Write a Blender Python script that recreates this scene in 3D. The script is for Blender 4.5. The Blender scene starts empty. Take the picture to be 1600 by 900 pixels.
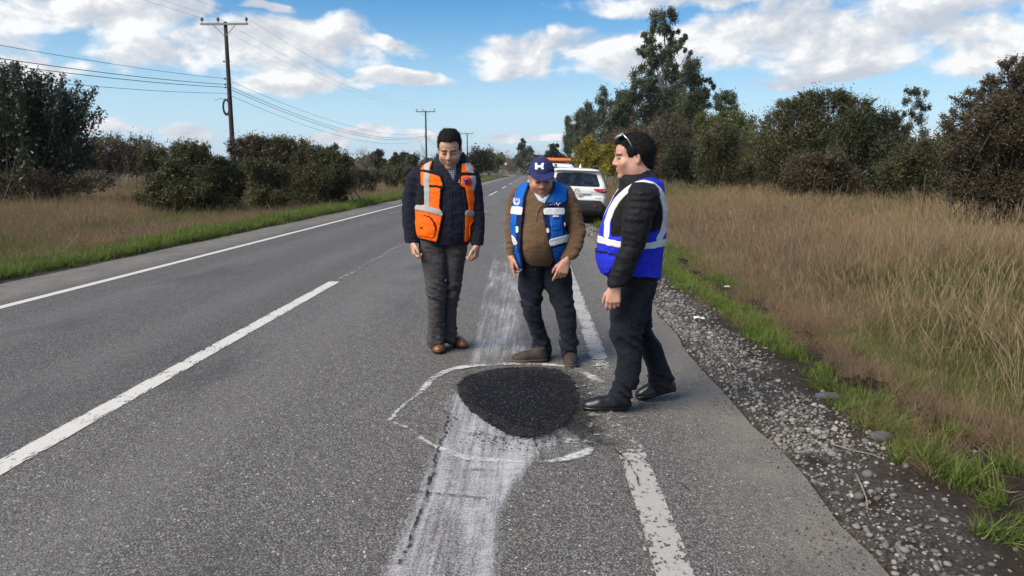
import bpy, bmesh, math, random
import numpy as np
from mathutils import Vector, Matrix

# ------------------------------------------------------------------ camera
sc = bpy.context.scene
F_PX, HOR, VPX, CAM_H = 1150.0, 268.0, 832.0, 1.5          # focal length / horizon / vanishing point in 1600x900 pixels
PITCH = math.atan((450 - HOR) / F_PX)
YAW = math.atan((VPX - 800) * math.cos(PITCH) / F_PX)
cd = bpy.data.cameras.new('camera'); cam = bpy.data.objects.new('camera', cd)
sc.collection.objects.link(cam); sc.camera = cam
cd.sensor_width = 36; cd.lens = 36 * F_PX / 1600; cd.clip_start = 0.05; cd.clip_end = 30000
cam.location = (0, 0, CAM_H); cam.rotation_euler = (math.pi / 2 - PITCH, 0, YAW)

# ------------------------------------------------------------------ light
SUN_EL, SUN_AZ = math.radians(45), math.radians(-126)       # sun behind the camera's left shoulder, behind thin cloud
sd = bpy.data.lights.new('sun', 'SUN'); sun = bpy.data.objects.new('sun', sd); sc.collection.objects.link(sun)
sd.energy = 3.6; sd.angle = math.radians(42); sd.color = (1.0, 0.90, 0.77)
sdir = Vector((math.sin(SUN_AZ) * math.cos(SUN_EL), math.cos(SUN_AZ) * math.cos(SUN_EL), math.sin(SUN_EL)))
sun.rotation_euler = sdir.to_track_quat('Z', 'Y').to_euler()
sc.view_settings.view_transform = 'Standard'; sc.view_settings.look = 'None'
sc.view_settings.exposure = 0.74; sc.view_settings.gamma = 1.0
sc.view_settings.use_curve_mapping = False
sc.cycles.use_denoising = True; sc.cycles.use_adaptive_sampling = True; sc.cycles.adaptive_threshold = 0.02
sc.cycles.max_bounces = 5; sc.cycles.diffuse_bounces = 2; sc.cycles.glossy_bounces = 2; sc.cycles.transparent_max_bounces = 12
sc.cycles.volume_bounces = 0

# ------------------------------------------------------------------ node helpers
class NT:
    def __init__(s, tree): s.t = tree; s.n = tree.nodes; s.l = tree.links
    def add(s, typ, **kw):
        n = s.n.new(typ)
        for k, v in kw.items(): setattr(n, k, v)
        return n
    def put(s, sock, v):
        if isinstance(v, bpy.types.NodeSocket): s.l.new(v, sock)
        elif v is not None: sock.default_value = v
    def math(s, op, a, b=None, c=None, clamp=False):
        n = s.add('ShaderNodeMath', operation=op, use_clamp=clamp)
        for i, v in enumerate((a, b, c)):
            if v is not None: s.put(n.inputs[i], v)
        return n.outputs[0]
    def vmath(s, op, a, b=None, c=None):
        n = s.add('ShaderNodeVectorMath', operation=op)
        for i, v in enumerate((a, b, c)):
            if v is not None: s.put(n.inputs[i], v)
        return n.outputs['Value'] if op in ('DOT_PRODUCT', 'LENGTH') else n.outputs[0]
    def noise(s, vec, scale, detail=4, rough=0.55, dist=0.0):
        n = s.add('ShaderNodeTexNoise'); s.put(n.inputs['Vector'], vec)
        n.inputs['Scale'].default_value = scale; n.inputs['Detail'].default_value = detail
        n.inputs['Roughness'].default_value = rough; n.inputs['Distortion'].default_value = dist
        return n.outputs['Fac']
    def voro(s, vec, scale, feature='F1', out='Distance'):
        n = s.add('ShaderNodeTexVoronoi', feature=feature); s.put(n.inputs['Vector'], vec)
        n.inputs['Scale'].default_value = scale
        return n.outputs[out]
    def ramp(s, fac, stops, interp='LINEAR'):
        n = s.add('ShaderNodeValToRGB'); s.put(n.inputs[0], fac); r = n.color_ramp; r.interpolation = interp
        while len(r.elements) < len(stops): r.elements.new(0.5)
        for e, (p, c) in zip(r.elements, stops):
            e.position = p; e.color = (c, c, c, 1) if isinstance(c, (int, float)) else (*c[:3], 1)
        return n.outputs[0]
    def mix(s, fac, a, b, blend='MIX'):
        n = s.add('ShaderNodeMix', data_type='RGBA', blend_type=blend)
        s.put(n.inputs[0], fac)
        for i, v in ((6, a), (7, b)):
            if isinstance(v, (tuple, list)): v = (*v[:3], 1)
            s.put(n.inputs[i], v)
        return n.outputs[2]
    def sstep(s, x, a, b):
        n = s.add('ShaderNodeMapRange', interpolation_type='SMOOTHSTEP')
        s.put(n.inputs[0], x); n.inputs[1].default_value = a; n.inputs[2].default_value = b
        return n.outputs[0]
    def sep(s, v):
        n = s.add('ShaderNodeSeparateXYZ'); s.put(n.inputs[0], v); return n.outputs
    def comb(s, x, y, z):
        n = s.add('ShaderNodeCombineXYZ')
        for i, v in enumerate((x, y, z)): s.put(n.inputs[i], v)
        return n.outputs[0]
    def bump(s, h, strength=0.3, dist=0.01):
        n = s.add('ShaderNodeBump'); s.put(n.inputs['Height'], h)
        n.inputs['Strength'].default_value = strength; n.inputs['Distance'].default_value = dist
        return n.outputs[0]

MATS = {}
def new_mat(name):
    m = bpy.data.materials.new(name); m.use_nodes = True; MATS[name] = m
    t = NT(m.node_tree); p = t.n['Principled BSDF']
    return m, t, p
def coord(t, kind='Object'):
    return t.add('ShaderNodeTexCoord').outputs[kind]
def gpos(t):
    return t.add('ShaderNodeNewGeometry').outputs['Position']
def simple_mat(name, col, rough=0.6, var=0.12, scale=20, bump=0.0, metal=0.0, spec=0.5, coat=0.0, bscale=None, emit=None):
    """plain paint / cloth / metal with a procedural mottling so that nothing is one flat value"""
    m, t, p = new_mat(name)
    v = gpos(t); nz = t.noise(v, scale, 5, 0.6)
    c0 = tuple(max(0, x * (1 - var)) for x in col); c1 = tuple(min(1, x * (1 + var)) for x in col)
    t.put(p.inputs['Base Color'], t.ramp(nz, [(0.3, c0), (0.7, c1)]))
    p.inputs['Roughness'].default_value = rough; p.inputs['Metallic'].default_value = metal
    p.inputs['Specular IOR Level'].default_value = spec; p.inputs['Coat Weight'].default_value = coat
    if bump: t.put(p.inputs['Normal'], t.bump(t.noise(v, bscale or scale * 3, 6, 0.65), bump, 0.004))
    if emit:
        p.inputs['Emission Color'].default_value = (*emit[0], 1); p.inputs['Emission Strength'].default_value = emit[1]
    return m

# ------------------------------------------------------------------ sky with broken cumulus
W = bpy.data.worlds.new('World'); sc.world = W; W.use_nodes = True
t = NT(W.node_tree); bg = t.n['Background']
sky = t.add('ShaderNodeTexSky', sky_type='NISHITA', sun_disc=False, sun_elevation=SUN_EL, sun_rotation=SUN_AZ)
sky.air_density = 1.0; sky.dust_density = 0.6; sky.ozone_density = 2.2; sky.altitude = 50
d = t.add('ShaderNodeTexCoord').outputs['Generated']
dx, dy, dz = t.sep(d)
az = t.math('ARCTAN2', dx, dy); el = t.math('ARCSINE', dz)
def px2ae(px, py):
    a = (px - 800) / F_PX; b = (450 - py) / F_PX
    v = Vector((a, 1, b)); v = Matrix.Rotation(-PITCH, 3, 'X') @ v; v = Matrix.Rotation(YAW, 3, 'Z') @ v; v.normalize()
    return math.atan2(v.x, v.y), math.asin(v.z)
warp = t.add('ShaderNodeTexNoise'); warp.inputs['Scale'].default_value = 5.5; warp.inputs['Detail'].default_value = 5
wv = t.vmath('MULTIPLY', d, (1, 1, 2.0)); t.put(warp.inputs['Vector'], wv)
wofs = t.vmath('MULTIPLY', t.vmath('SUBTRACT', warp.outputs['Color'], (0.5, 0.5, 0.5)), (0.16, 0.085, 0))
uv = t.vmath('ADD', t.comb(az, el, 0.0), wofs)
# (px, py, half width, half height): where the photograph shows its clouds
CL = [(40, 10, 120, 30), (170, 18, 110, 34), (260, 10, 80, 22), (330, 70, 120, 36), (250, 85, 110, 24), (460, 75, 120, 40), (540, 70, 70, 42),
      (480, 125, 130, 30), (600, 122, 80, 18), (610, 66, 70, 14), (90, 108, 70, 12), (30, 92, 50, 14), (290, 208, 56, 14), (420, 20, 50, 8),
      (800, 100, 85, 42), (860, 70, 130, 34), (960, 85, 150, 42), (1100, 60, 140, 46), (1240, 60, 150, 44), (1380, 50, 150, 40), (1500, 45, 140, 42),
      (1580, 60, 110, 40), (1300, 100, 130, 16), (1210, 116, 70, 9), (1560, 92, 60, 10), (1200, -20, 300, 30), (1500, -10, 260, 30), (780, 215, 46, 8), (500, 213, 60, 8),
      (560, 212, 50, 9), (160, 202, 60, 12), (850, 216, 40, 7), (1440, 205, 40, 10), (640, 216, 40, 9), (-120, 60, 140, 40), (-200, 160, 100, 20), (1800, 80, 200, 40)]
acc = None; belly = None
for (px, py, hw, hh) in CL:
    u0, v0 = px2ae(px, py); a, b = hw / F_PX * 0.92, hh / F_PX * 0.98
    q = t.vmath('MULTIPLY', t.vmath('SUBTRACT', uv, (u0, v0, 0)), (1 / a, 1 / b, 0))
    e = t.math('SUBTRACT', 1.0, t.vmath('DOT_PRODUCT', q, q))
    acc = e if acc is None else t.math('SMOOTH_MAX', acc, e, 0.35)
# the same broken cover goes on over the rest of the sky
cover = t.math('MULTIPLY', t.math('SUBTRACT', t.noise(wv, 2.3, 3, 0.5), 0.5), 7.0)
side = t.math('MAXIMUM', t.sstep(t.math('ABSOLUTE', az), 0.66, 0.95), t.sstep(el, 0.30, 0.46))
acc = t.math('MAXIMUM', t.math('MAXIMUM', acc, -1.5), t.math('SUBTRACT', t.math('MULTIPLY', t.math('ADD', cover, 2.0), side), 2.0))
sv = t.vmath('MULTIPLY', d, (1, 1, 1.7))
n1 = t.noise(sv, 12, 8, 0.57, 0.25)
n2 = t.noise(t.vmath('ADD', sv, (-0.010, 0, 0.022)), 12, 7, 0.57, 0.25)
dens = t.math('ADD', acc, t.math('MULTIPLY', t.math('SUBTRACT', n1, 0.5), 3.6))
alpha = t.sstep(dens, -0.12, 0.80)
thick = t.sstep(dens, 0.2, 2.0)
lit = t.math('ADD', t.math('MULTIPLY', t.math('SUBTRACT', n1, n2), 4.6), 0.60)
big = t.noise(t.vmath('ADD', sv, (3, 1, 7)), 5, 3, 0.5)
lit = t.math('ADD', lit, t.math('MULTIPLY', t.math('SUBTRACT', big, 0.5), 1.3))
lit = t.math('SUBTRACT', lit, t.math('MULTIPLY', thick, 0.12), clamp=True)
ccol = t.ramp(lit, [(0.0, (4.2, 4.5, 5.0)), (0.45, (5.2, 5.35, 5.7)), (0.75, (6.2, 6.25, 6.3)), (1.0, (7.4, 7.35, 7.3))])
hsv = t.add('ShaderNodeHueSaturation'); hsv.inputs['Saturation'].default_value = 1.5; hsv.inputs['Value'].default_value = 1.0
t.put(hsv.inputs['Color'], sky.outputs[0])
skyc = t.mix(t.math('MULTIPLY', t.sstep(el, 0.24, -0.02), 0.80), hsv.outputs[0], (4.0, 5.9, 7.6))   # milky air low over the horizon
fin = t.mix(t.math('MULTIPLY', alpha, 0.96), skyc, ccol)
t.put(bg.inputs[0], fin); bg.inputs[1].default_value = 0.085
W.cycles.sampling_method = 'MANUAL'; W.cycles.sample_map_resolution = 512

# ------------------------------------------------------------------ geometry helpers
C = sc.collection
RCAM = np.array(Matrix.Rotation(YAW, 3, 'Z') @ Matrix.Rotation(-PITCH, 3, 'X'))      # camera axes (x right, y forward, z up) -> world
def ray(px, py):
    return RCAM @ np.array([(px - 800) / F_PX, 1.0, (450 - py) / F_PX])
def on_ground(px, py, z=0.0):
    r = ray(px, py); k = (z - CAM_H) / r[2]; return np.array([r[0] * k, r[1] * k, z])
def at_Y(px, py, Y):
    r = ray(px, py); k = Y / r[1]; return np.array([r[0] * k, Y, CAM_H + r[2] * k])
def project(P):
    q = (np.asarray(P) - np.array([0, 0, CAM_H])) @ RCAM
    return 800 + F_PX * q[..., 0] / q[..., 1], 450 - F_PX * q[..., 2] / q[..., 1]

def link(o, parent=None):
    C.objects.link(o)
    if parent is not None:
        o.parent = parent
    return o
def mesh_np(name, V, Fs, mats, smooth=False, attr=None, mi=None):
    """V (n,3); Fs list of (m,k) face arrays"""
    me = bpy.data.meshes.new(name); V = np.asarray(V, np.float32)
    Fs = [np.asarray(f, np.int32) for f in Fs if len(f)]
    nl = sum(f.size for f in Fs); nf = sum(len(f) for f in Fs)
    me.vertices.add(len(V)); me.vertices.foreach_set('co', V.ravel())
    me.loops.add(nl); me.polygons.add(nf)
    me.loops.foreach_set('vertex_index', np.concatenate([f.ravel() for f in Fs]) if Fs else np.zeros(0, np.int32))
    tot = np.concatenate([np.full(len(f), f.shape[1], np.int32) for f in Fs]) if Fs else np.zeros(0, np.int32)
    me.polygons.foreach_set('loop_start', np.concatenate([[0], np.cumsum(tot)[:-1]]).astype(np.int32))
    me.polygons.foreach_set('use_smooth', np.full(nf, smooth))
    for m in (mats if isinstance(mats, (list, tuple)) else [mats]):
        if m is not None: me.materials.append(m)
    if mi is not None: me.polygons.foreach_set('material_index', np.asarray(mi, np.int32))
    me.update(calc_edges=True)
    if attr:
        for k, (dom, arr) in attr.items():
            arr = np.asarray(arr, np.float32)
            if arr.ndim == 1:
                a = me.attributes.new(k, 'FLOAT', dom); a.data.foreach_set('value', arr)
            else:
                a = me.attributes.new(k, 'FLOAT_COLOR', dom); a.data.foreach_set('color', np.hstack([arr, np.ones((len(arr), 1), np.float32)]).ravel())
    return me
def tag(o, label=None, cat=None, group=None, kind=None):
    if label: o['label'] = label
    if cat: o['category'] = cat
    if group: o['group'] = group
    if kind: o['kind'] = kind
    return o
def empty(name, loc, label=None, cat=None, group=None):
    o = bpy.data.objects.new(name, None); o.location = loc; o.empty_display_size = 0.2
    return tag(link(o), label, cat, group)

class MB:
    """collects shapes (world coordinates) and links them as ONE mesh object"""
    def __init__(s): s.V = []; s.F = {}; s.n = 0
    def raw(s, V, Fs):
        V = np.asarray(V, float).reshape(-1, 3)
        for f in Fs:
            f = np.asarray(f, int)
            if f.size: s.F.setdefault(f.shape[1], []).append(f + s.n)
        s.V.append(V); s.n += len(V); return s
    def box(s, c, size, rz=0.0, R=None):
        h = np.array(size) / 2
        v = np.array([[x, y, z] for x in (-1, 1) for y in (-1, 1) for z in (-1, 1)]) * h
        if R is None:
            R = np.array(Matrix.Rotation(rz, 3, 'Z'))
        v = v @ np.array(R).T + np.array(c)
        return s.raw(v, [[[0, 1, 3, 2], [4, 6, 7, 5], [0, 4, 5, 1], [2, 3, 7, 6], [0, 2, 6, 4], [1, 5, 7, 3]]])
    def tube(s, pts, rad, sides=6, cap=True):
        P = np.asarray(pts, float); n = len(P); r = np.broadcast_to(np.asarray(rad, float), (n,))
        T = np.gradient(P, axis=0) if n > 2 else np.repeat((P[1] - P[0])[None], 2, 0)
        T /= np.linalg.norm(T, axis=1, keepdims=True) + 1e-9
        up = np.array([0, 0, 1.0]) if abs(T[0][2]) < 0.9 else np.array([1.0, 0, 0])
        A = np.cross(T, up); A /= np.linalg.norm(A, axis=1, keepdims=True) + 1e-9; B = np.cross(T, A)
        th = np.arange(sides) / sides * 2 * np.pi
        V = P[:, None] + r[:, None, None] * (np.cos(th)[None, :, None] * A[:, None] + np.sin(th)[None, :, None] * B[:, None])
        i = np.arange(n - 1)[:, None] * sides; j = np.arange(sides)[None]; k = (j + 1) % sides
        q = np.stack([i + j, i + k, i + sides + k, i + sides + j], -1).reshape(-1, 4)
        s.raw(V.reshape(-1, 3), [q])
        if cap and sides > 2:
            b = s.n - n * sides
            s.F.setdefault(sides, []).append((np.arange(sides)[::-1] + b)[None]); s.F[sides].append((np.arange(sides) + b + (n - 1) * sides)[None])
        return s
    def lathe(s, prof, c=(0, 0, 0), sides=24, axis='Z', R=None):
        prof = np.asarray(prof, float); th = np.arange(sides) / sides * 2 * np.pi
        V = np.stack([prof[:, None, 0] * np.cos(th), prof[:, None, 0] * np.sin(th), np.repeat(prof[:, 1:2], sides, 1)], -1).reshape(-1, 3)
        if axis == 'X': V = V[:, [2, 0, 1]]
        if axis == 'Y': V = V[:, [1, 2, 0]]
        if R is not None: V = V @ np.array(R).T
        n = len(prof); i = np.arange(n - 1)[:, None] * sides; j = np.arange(sides)[None]; k = (j + 1) % sides
        return s.raw(V + np.array(c), [np.stack([i + j, i + k, i + sides + k, i + sides + j], -1).reshape(-1, 4)])
    def build(s, name, mat, parent=None, origin=None, smooth=False, attr=None):
        V = np.concatenate(s.V); Fs = [np.concatenate(v) for v in s.F.values()]
        o0 = np.array(origin if origin is not None else (0, 0, 0), float)
        me = mesh_np(name, V - o0, Fs, mat, smooth, attr)
        o = bpy.data.objects.new(name, me)
        link(o, parent)
        if parent is None: o.location = o0
        return o
def recalc(o):
    bm = bmesh.new(); bm.from_mesh(o.data); bmesh.ops.recalc_face_normals(bm, faces=bm.faces); bm.to_mesh(o.data); bm.free(); return o

def rand(seed): return np.random.default_rng(seed)
def hash3(i, j, k, seed=0):
    h = (i.astype(np.int64) * 374761393 + j.astype(np.int64) * 668265263 + k.astype(np.int64) * 2147483647 + seed * 974634777) & 0xffffffff
    h = ((h ^ (h >> 13)) * 1274126177) & 0xffffffff
    return ((h ^ (h >> 16)) & 0xffffff) / float(0xffffff)
def vnoise(P, seed=0):
    """value noise, -1..1"""
    P = np.asarray(P, float); I = np.floor(P).astype(np.int64); f = P - I; f = f * f * (3 - 2 * f); r = 0
    for a in (0, 1):
        for b in (0, 1):
            for c in (0, 1):
                w = (f[..., 0] if a else 1 - f[..., 0]) * (f[..., 1] if b else 1 - f[..., 1]) * (f[..., 2] if c else 1 - f[..., 2])
                r = r + w * hash3(I[..., 0] + a, I[..., 1] + b, I[..., 2] + c, seed)
    return r * 2 - 1
def fbm2(x, y, seed=0, oct=4):
    r = 0; a = 1; s = 0
    for o in range(oct):
        r = r + a * vnoise(np.stack([x * 2 ** o, y * 2 ** o, np.full_like(x, 7.3 * o)], -1), seed); s += a; a *= 0.5
    return r / s
# ------------------------------------------------------------------ terrain, road and markings
RX0, RX1 = -7.15, 1.34                                   # edges of the asphalt
def gz(X, Y):
    X = np.asarray(X, float); Y = np.asarray(Y, float)
    z = np.interp(X, [-400, -60, -25, -14, -11.5, -9.6, -8.4, -7.7, -7.2, -7.1, 1.3, 1.40, 1.8, 2.2, 2.8, 3.9, 5.2, 8, 14, 60, 400],
                  [0.0, -0.3, -0.35, -0.45, -0.5, -0.30, -0.06, 0.0, -0.02, -0.12, -0.12, -0.025, -0.05, -0.09, -0.14, -0.34, -0.30, -0.12, -0.08, 0.0, 0.0])
    w = np.clip(np.minimum(np.abs(X - 1.4), np.abs(X + 7.2)) / 2.5, 0, 1) * ((X > 1.4) | (X < -7.2))
    n = fbm2(X * 0.55, Y * 0.55, 3) * 0.10 + fbm2(X * 0.09, Y * 0.09, 5) * 0.22 * np.clip((np.abs(X + 3) - 6) / 8, 0, 1)
    return z + n * w
def axis_pts(a, b, fine0, fine1, step, grow):
    L = list(np.arange(fine0, fine1, step)); s = step; x = fine0
    lo = []
    while x > a: s *= grow; x -= s; lo.append(max(x, a))
    s = step; x = L[-1]; hi = []
    while x < b: s *= grow; x += s; hi.append(min(x, b))
    return np.array(lo[::-1] + L + hi)
gx = axis_pts(-6000, 6000, -13, 9, 0.14, 1.12)
gx = np.unique(np.sort(np.concatenate([gx, [-7.2, -7.1, 1.3, 1.4]])).round(4))
gy = axis_pts(-300, 9000, 0, 16, 0.16, 1.07)
GX, GY = np.meshgrid(gx, gy, indexing='ij')
GZ = gz(GX, GY)
n0, n1_ = GX.shape; idx = np.arange(n0 * n1_).reshape(n0, n1_)
quads = np.stack([idx[:-1, :-1], idx[1:, :-1], idx[1:, 1:], idx[:-1, 1:]], -1).reshape(-1, 4)

m, t, p = new_mat('soil'); v = gpos(t); x_, y_, z_ = t.sep(v)
soil = t.ramp(t.noise(v, 9, 7, 0.65), [(0.25, (0.012, 0.009, 0.007)), (0.55, (0.036, 0.027, 0.020)), (0.8, (0.085, 0.066, 0.05))])
grassy = t.ramp(t.noise(v, 3, 6, 0.6), [(0.3, (0.050, 0.052, 0.022)), (0.55, (0.105, 0.085, 0.048)), (0.8, (0.16, 0.125, 0.08))])
grit = t.ramp(t.noise(v, 60, 3, 0.6), [(0.35, (0.026, 0.023, 0.021)), (0.6, (0.092, 0.085, 0.074)), (0.75, (0.20, 0.19, 0.175))])
wob = t.math('MULTIPLY', t.math('SUBTRACT', t.noise(v, 1.7, 4), 0.5), 0.9)
xr = t.math('ADD', x_, wob)
far_r = t.sstep(xr, 2.6, 3.6); far_l = t.sstep(xr, -8.2, -9.0)
col = t.mix(t.math('MAXIMUM', far_r, far_l), soil, grassy)
sh = t.math('MULTIPLY', t.sstep(xr, 2.2, 1.6), t.sstep(x_, -8.3, -7.6))
col = t.mix(t.math('MULTIPLY', sh, t.sstep(t.noise(v, 5, 5), 0.32, 0.5)), col, grit)
t.put(p.inputs['Base Color'], col); p.inputs['Roughness'].default_value = 0.95; p.inputs['Specular IOR Level'].default_value = 0.15
t.put(p.inputs['Normal'], t.bump(t.noise(v, 38, 8, 0.7), 0.8, 0.03))
ground = bpy.data.objects.new('ground', mesh_np('ground', np.stack([GX, GY, GZ], -1).reshape(-1, 3), [quads], m, True)); link(ground)
ground['kind'] = 'structure'

# asphalt: chip-seal with pale stone flecks, worn wheel tracks, dusty edges
def asphalt_nodes(t, p, base0, base1, fleck, fleck_amt):
    v = gpos(t); x, y, z = t.sep(v)
    big = t.noise(t.vmath('MULTIPLY', v, (1.0, 0.16, 1)), 1.3, 4, 0.55)
    med = t.noise(v, 22, 5, 0.65)
    col = t.mix(big, base0, base1)
    col = t.mix(t.sstep(med, 0.38, 0.68), t.mix(1.0, col, (0.74, 0.74, 0.74), 'MULTIPLY'), t.mix(1.0, col, (1.22, 1.22, 1.22), 'MULTIPLY'))
    cn = t.add('ShaderNodeTexVoronoi'); t.put(cn.inputs['Vector'], v); cn.inputs['Scale'].default_value = 95
    stone = t.sep(cn.outputs['Color'])[0]
    hot = t.math('MULTIPLY', t.sstep(stone, 1 - fleck_amt, 1 - fleck_amt + 0.10), t.sstep(cn.outputs['Distance'], 0.50, 0.30))
    col = t.mix(hot, col, fleck)
    cn3 = t.add('ShaderNodeTexVoronoi'); t.put(cn3.inputs['Vector'], t.vmath('MULTIPLY', v, (1.0, 0.7, 1.0))); cn3.inputs['Scale'].default_value = 52
    col = t.mix(t.math('MULTIPLY', t.sstep(t.sep(cn3.outputs['Color'])[2], 0.95, 1.0), t.sstep(cn3.outputs['Distance'], 0.36, 0.20)), col, tuple(min(1, q * 1.3) for q in fleck))
    cn2 = t.add('ShaderNodeTexVoronoi'); t.put(cn2.inputs['Vector'], v); cn2.inputs['Scale'].default_value = 170
    st2 = t.sep(cn2.outputs['Color'])[1]
    col = t.mix(t.math('MULTIPLY', t.sstep(st2, 0.55, 1.0), 0.55), col, fleck)
    col = t.mix(t.math('MULTIPLY', t.sstep(st2, 0.45, 0.0), 0.5), col, (0.014, 0.014, 0.015))
    h = t.math('ADD', t.math('MULTIPLY', cn.outputs['Distance'], -1.0), t.math('MULTIPLY', t.noise(v, 150, 3), 0.6))
    return v, x, y, col, h
m, t, p = new_mat('asphalt')
v, x, y, col, h = asphalt_nodes(t, p, (0.064, 0.061, 0.056), (0.092, 0.087, 0.080), (0.33, 0.315, 0.29), 0.13)
lane = t.sstep(t.math('ADD', x, t.math('MULTIPLY', t.math('SUBTRACT', t.noise(v, 0.8, 3), 0.5), 0.3)), -2.9, -2.5)     # the newer far lane is darker
col = t.mix(lane, t.mix(1.0, col, (0.80, 0.80, 0.81), 'MULTIPLY'), col)
wx = t.math('SUBTRACT', x, 0.0)
dust = t.math('MAXIMUM', t.sstep(x, 0.62, 1.3), t.sstep(x, -5.95, -6.5))
dust = t.math('MULTIPLY', dust, t.ramp(t.noise(v, 2.6, 6, 0.6), [(0.3, 0.15), (0.65, 0.85)]))
col = t.mix(dust, col, (0.175, 0.158, 0.130))
def track(cx, w): return t.sstep(t.math('ABSOLUTE', t.math('SUBTRACT', x, cx)), w, w * 0.25)
tr = t.math('MAXIMUM', t.math('MAXIMUM', track(-1.95, 0.42), track(-4.9, 0.5)), track(-3.5, 0.4))
col = t.mix(t.math('MULTIPLY', t.math('MULTIPLY', tr, t.ramp(t.noise(t.vmath('MULTIPLY', v, (1, 0.3, 1)), 1.6, 5, 0.6), [(0.3, 0.2), (0.7, 1.0)])), 0.34), col, (0.155, 0.150, 0.140))
stain = t.noise(t.vmath('MULTIPLY', v, (1, 0.35, 1)), 0.9, 6, 0.62)
col = t.mix(t.math('MULTIPLY', t.sstep(stain, 0.52, 0.72), 0.62), col, (0.034, 0.034, 0.036))
t.put(p.inputs['Base Color'], col)
t.put(p.inputs['Roughness'], t.ramp(t.noise(v, 40, 3), [(0.3, 0.62), (0.7, 0.86)])); p.inputs['Specular IOR Level'].default_value = 0.42
t.put(p.inputs['Normal'], t.bump(h, 0.65, 0.006))
ry = axis_pts(-60, 420, 0, 14, 0.25, 1.07)
er = rand(8)
xl = RX0 + fbm2(ry * 1.3, ry * 0, 21) * 0.09; xr_ = RX1 + fbm2(ry * 1.6, ry * 0, 22) * 0.075 + fbm2(ry * 6, ry * 0, 25) * 0.02
def bend(Y): return -np.clip(Y - 235, 0, None) ** 2 * 0.0011        # far off, the road eases to the left
mb = MB(); bd = bend(ry)
V = np.stack([np.stack([xl + bd, ry, 0 * ry - 0.10], -1), np.stack([xl + bd, ry, 0 * ry], -1), np.stack([xr_ + bd, ry, 0 * ry], -1), np.stack([xr_ + bd + 0.015, ry, 0 * ry - 0.10], -1)], 1)
k = np.arange(len(ry) - 1)[:, None] * 4; q = np.concatenate([np.stack([k + a, k + a + 1, k + a + 5, k + a + 4], -1).reshape(-1, 4)[:, ::-1] for a in (0, 1, 2)])
mb.raw(V.reshape(-1, 3), [q]); road = mb.build('road', m); road['kind'] = 'structure'; recalc(road)

def paint_mat(name, col, wear0, wear1, scale=60, stretch=(1, 1, 1), scuff=None):
    """worn road paint: chips show the asphalt below"""
    m, t, p = new_mat(name); v = gpos(t); x, y, z = t.sep(v)
    n = t.noise(t.vmath('MULTIPLY', v, stretch), scale, 6, 0.68); n2 = t.noise(v, 3.5, 4, 0.55)
    a = t.math('ADD', n, t.math('MULTIPLY', t.math('SUBTRACT', n2, 0.5), 0.5))
    if scuff:
        s0, s1, amt = scuff
        mid, half = (s0 + s1) / 2, (s1 - s0) / 2
        a = t.math('SUBTRACT', a, t.math('MULTIPLY', t.sstep(t.math('ABSOLUTE', t.math('SUBTRACT', y, mid)), half * 1.25, half * 0.6), amt))
    ea = t.add('ShaderNodeAttribute', attribute_name='edge').outputs['Fac']
    a = t.math('SUBTRACT', a, t.math('MULTIPLY', t.math('SUBTRACT', 1.0, ea), 0.10))
    al = t.sstep(a, wear0, wear1)
    c = t.mix(t.noise(v, 14, 5), tuple(0.8 * q for q in col), col)
    c = t.mix(t.math('MULTIPLY', t.sstep(t.noise(v, 130, 3), 0.58, 0.72), 0.5), c, (0.12, 0.12, 0.12))
    t.put(p.inputs['Base Color'], c); p.inputs['Roughness'].default_value = 0.75; p.inputs['Specular IOR Level'].default_value = 0.3
    t.put(p.inputs['Alpha'], al); t.put(p.inputs['Normal'], t.bump(t.noise(v, 110, 4), 0.4, 0.004))
    return m
def strip(name, path, width, mat, z, label=None, seed=0, rough=0.0, nside=4, prof=None):
    """flat painted ribbon along path (n,2) with an 'edge' attribute that is 0 on its rim"""
    P = np.asarray(path, float); n = len(P); T = np.gradient(P, axis=0); T /= np.linalg.norm(T, axis=1, keepdims=True)
    N = np.stack([T[:, 1], -T[:, 0]], -1); w = np.broadcast_to(np.asarray(width, float), (n,))
    s = np.linspace(-1, 1, nside + 1); wob = fbm2(P[:, 0] * 7, P[:, 1] * 7, seed) * rough; wob2 = fbm2(P[:, 0] * 7, P[:, 1] * 7, seed + 9) * rough
    off = s[None] * w[:, None] / 2 + np.where(s[None] > 0, wob[:, None], wob2[:, None]) * np.abs(s[None])
    XY = P[:, None] + N[:, None] * off[..., None]
    V = np.concatenate([XY, np.full(XY.shape[:2] + (1,), z)], -1).reshape(-1, 3)
    i = np.arange(n - 1)[:, None] * (nside + 1); j = np.arange(nside)[None]
    q = np.stack([i + j, i + nside + 1 + j, i + nside + 2 + j, i + j + 1], -1).reshape(-1, 4)
    e = np.repeat((1 - np.abs(s))[None] , n, 0); e[0] = 0; e[-1] = 0
    if prof is not None: e = e * np.interp(np.linspace(0, 1, n), np.linspace(0, 1, len(prof)), prof)[:, None]
    o = bpy.data.objects.new(name, mesh_np(name, V, [q], mat, attr={'edge': ('POINT', np.clip(e * 3, 0, 1).ravel())})); link(o, road); recalc(o)
    if label: o['label'] = label
    return o
PW = (0.56, 0.55, 0.51)
m_left = paint_mat('white_edge_paint', PW, 0.20, 0.30)
m_dash = paint_mat('cracked_centre_paint', PW, 0.335, 0.375, 46, (1.5, 0.32, 1))
m_right = paint_mat('scuffed_edge_paint', (0.37, 0.365, 0.34), 0.34, 0.43, 34, (1, 0.7, 1), (3.75, 5.75, 0.24))
m_trace = paint_mat('worn_away_paint', PW, 0.56, 0.64, 30, (1.2, 0.5, 1))
m_far = paint_mat('far_paint', (0.55, 0.55, 0.53), 0.15, 0.25)
ys = axis_pts(-20, 410, 0, 20, 0.2, 1.07)
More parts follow.
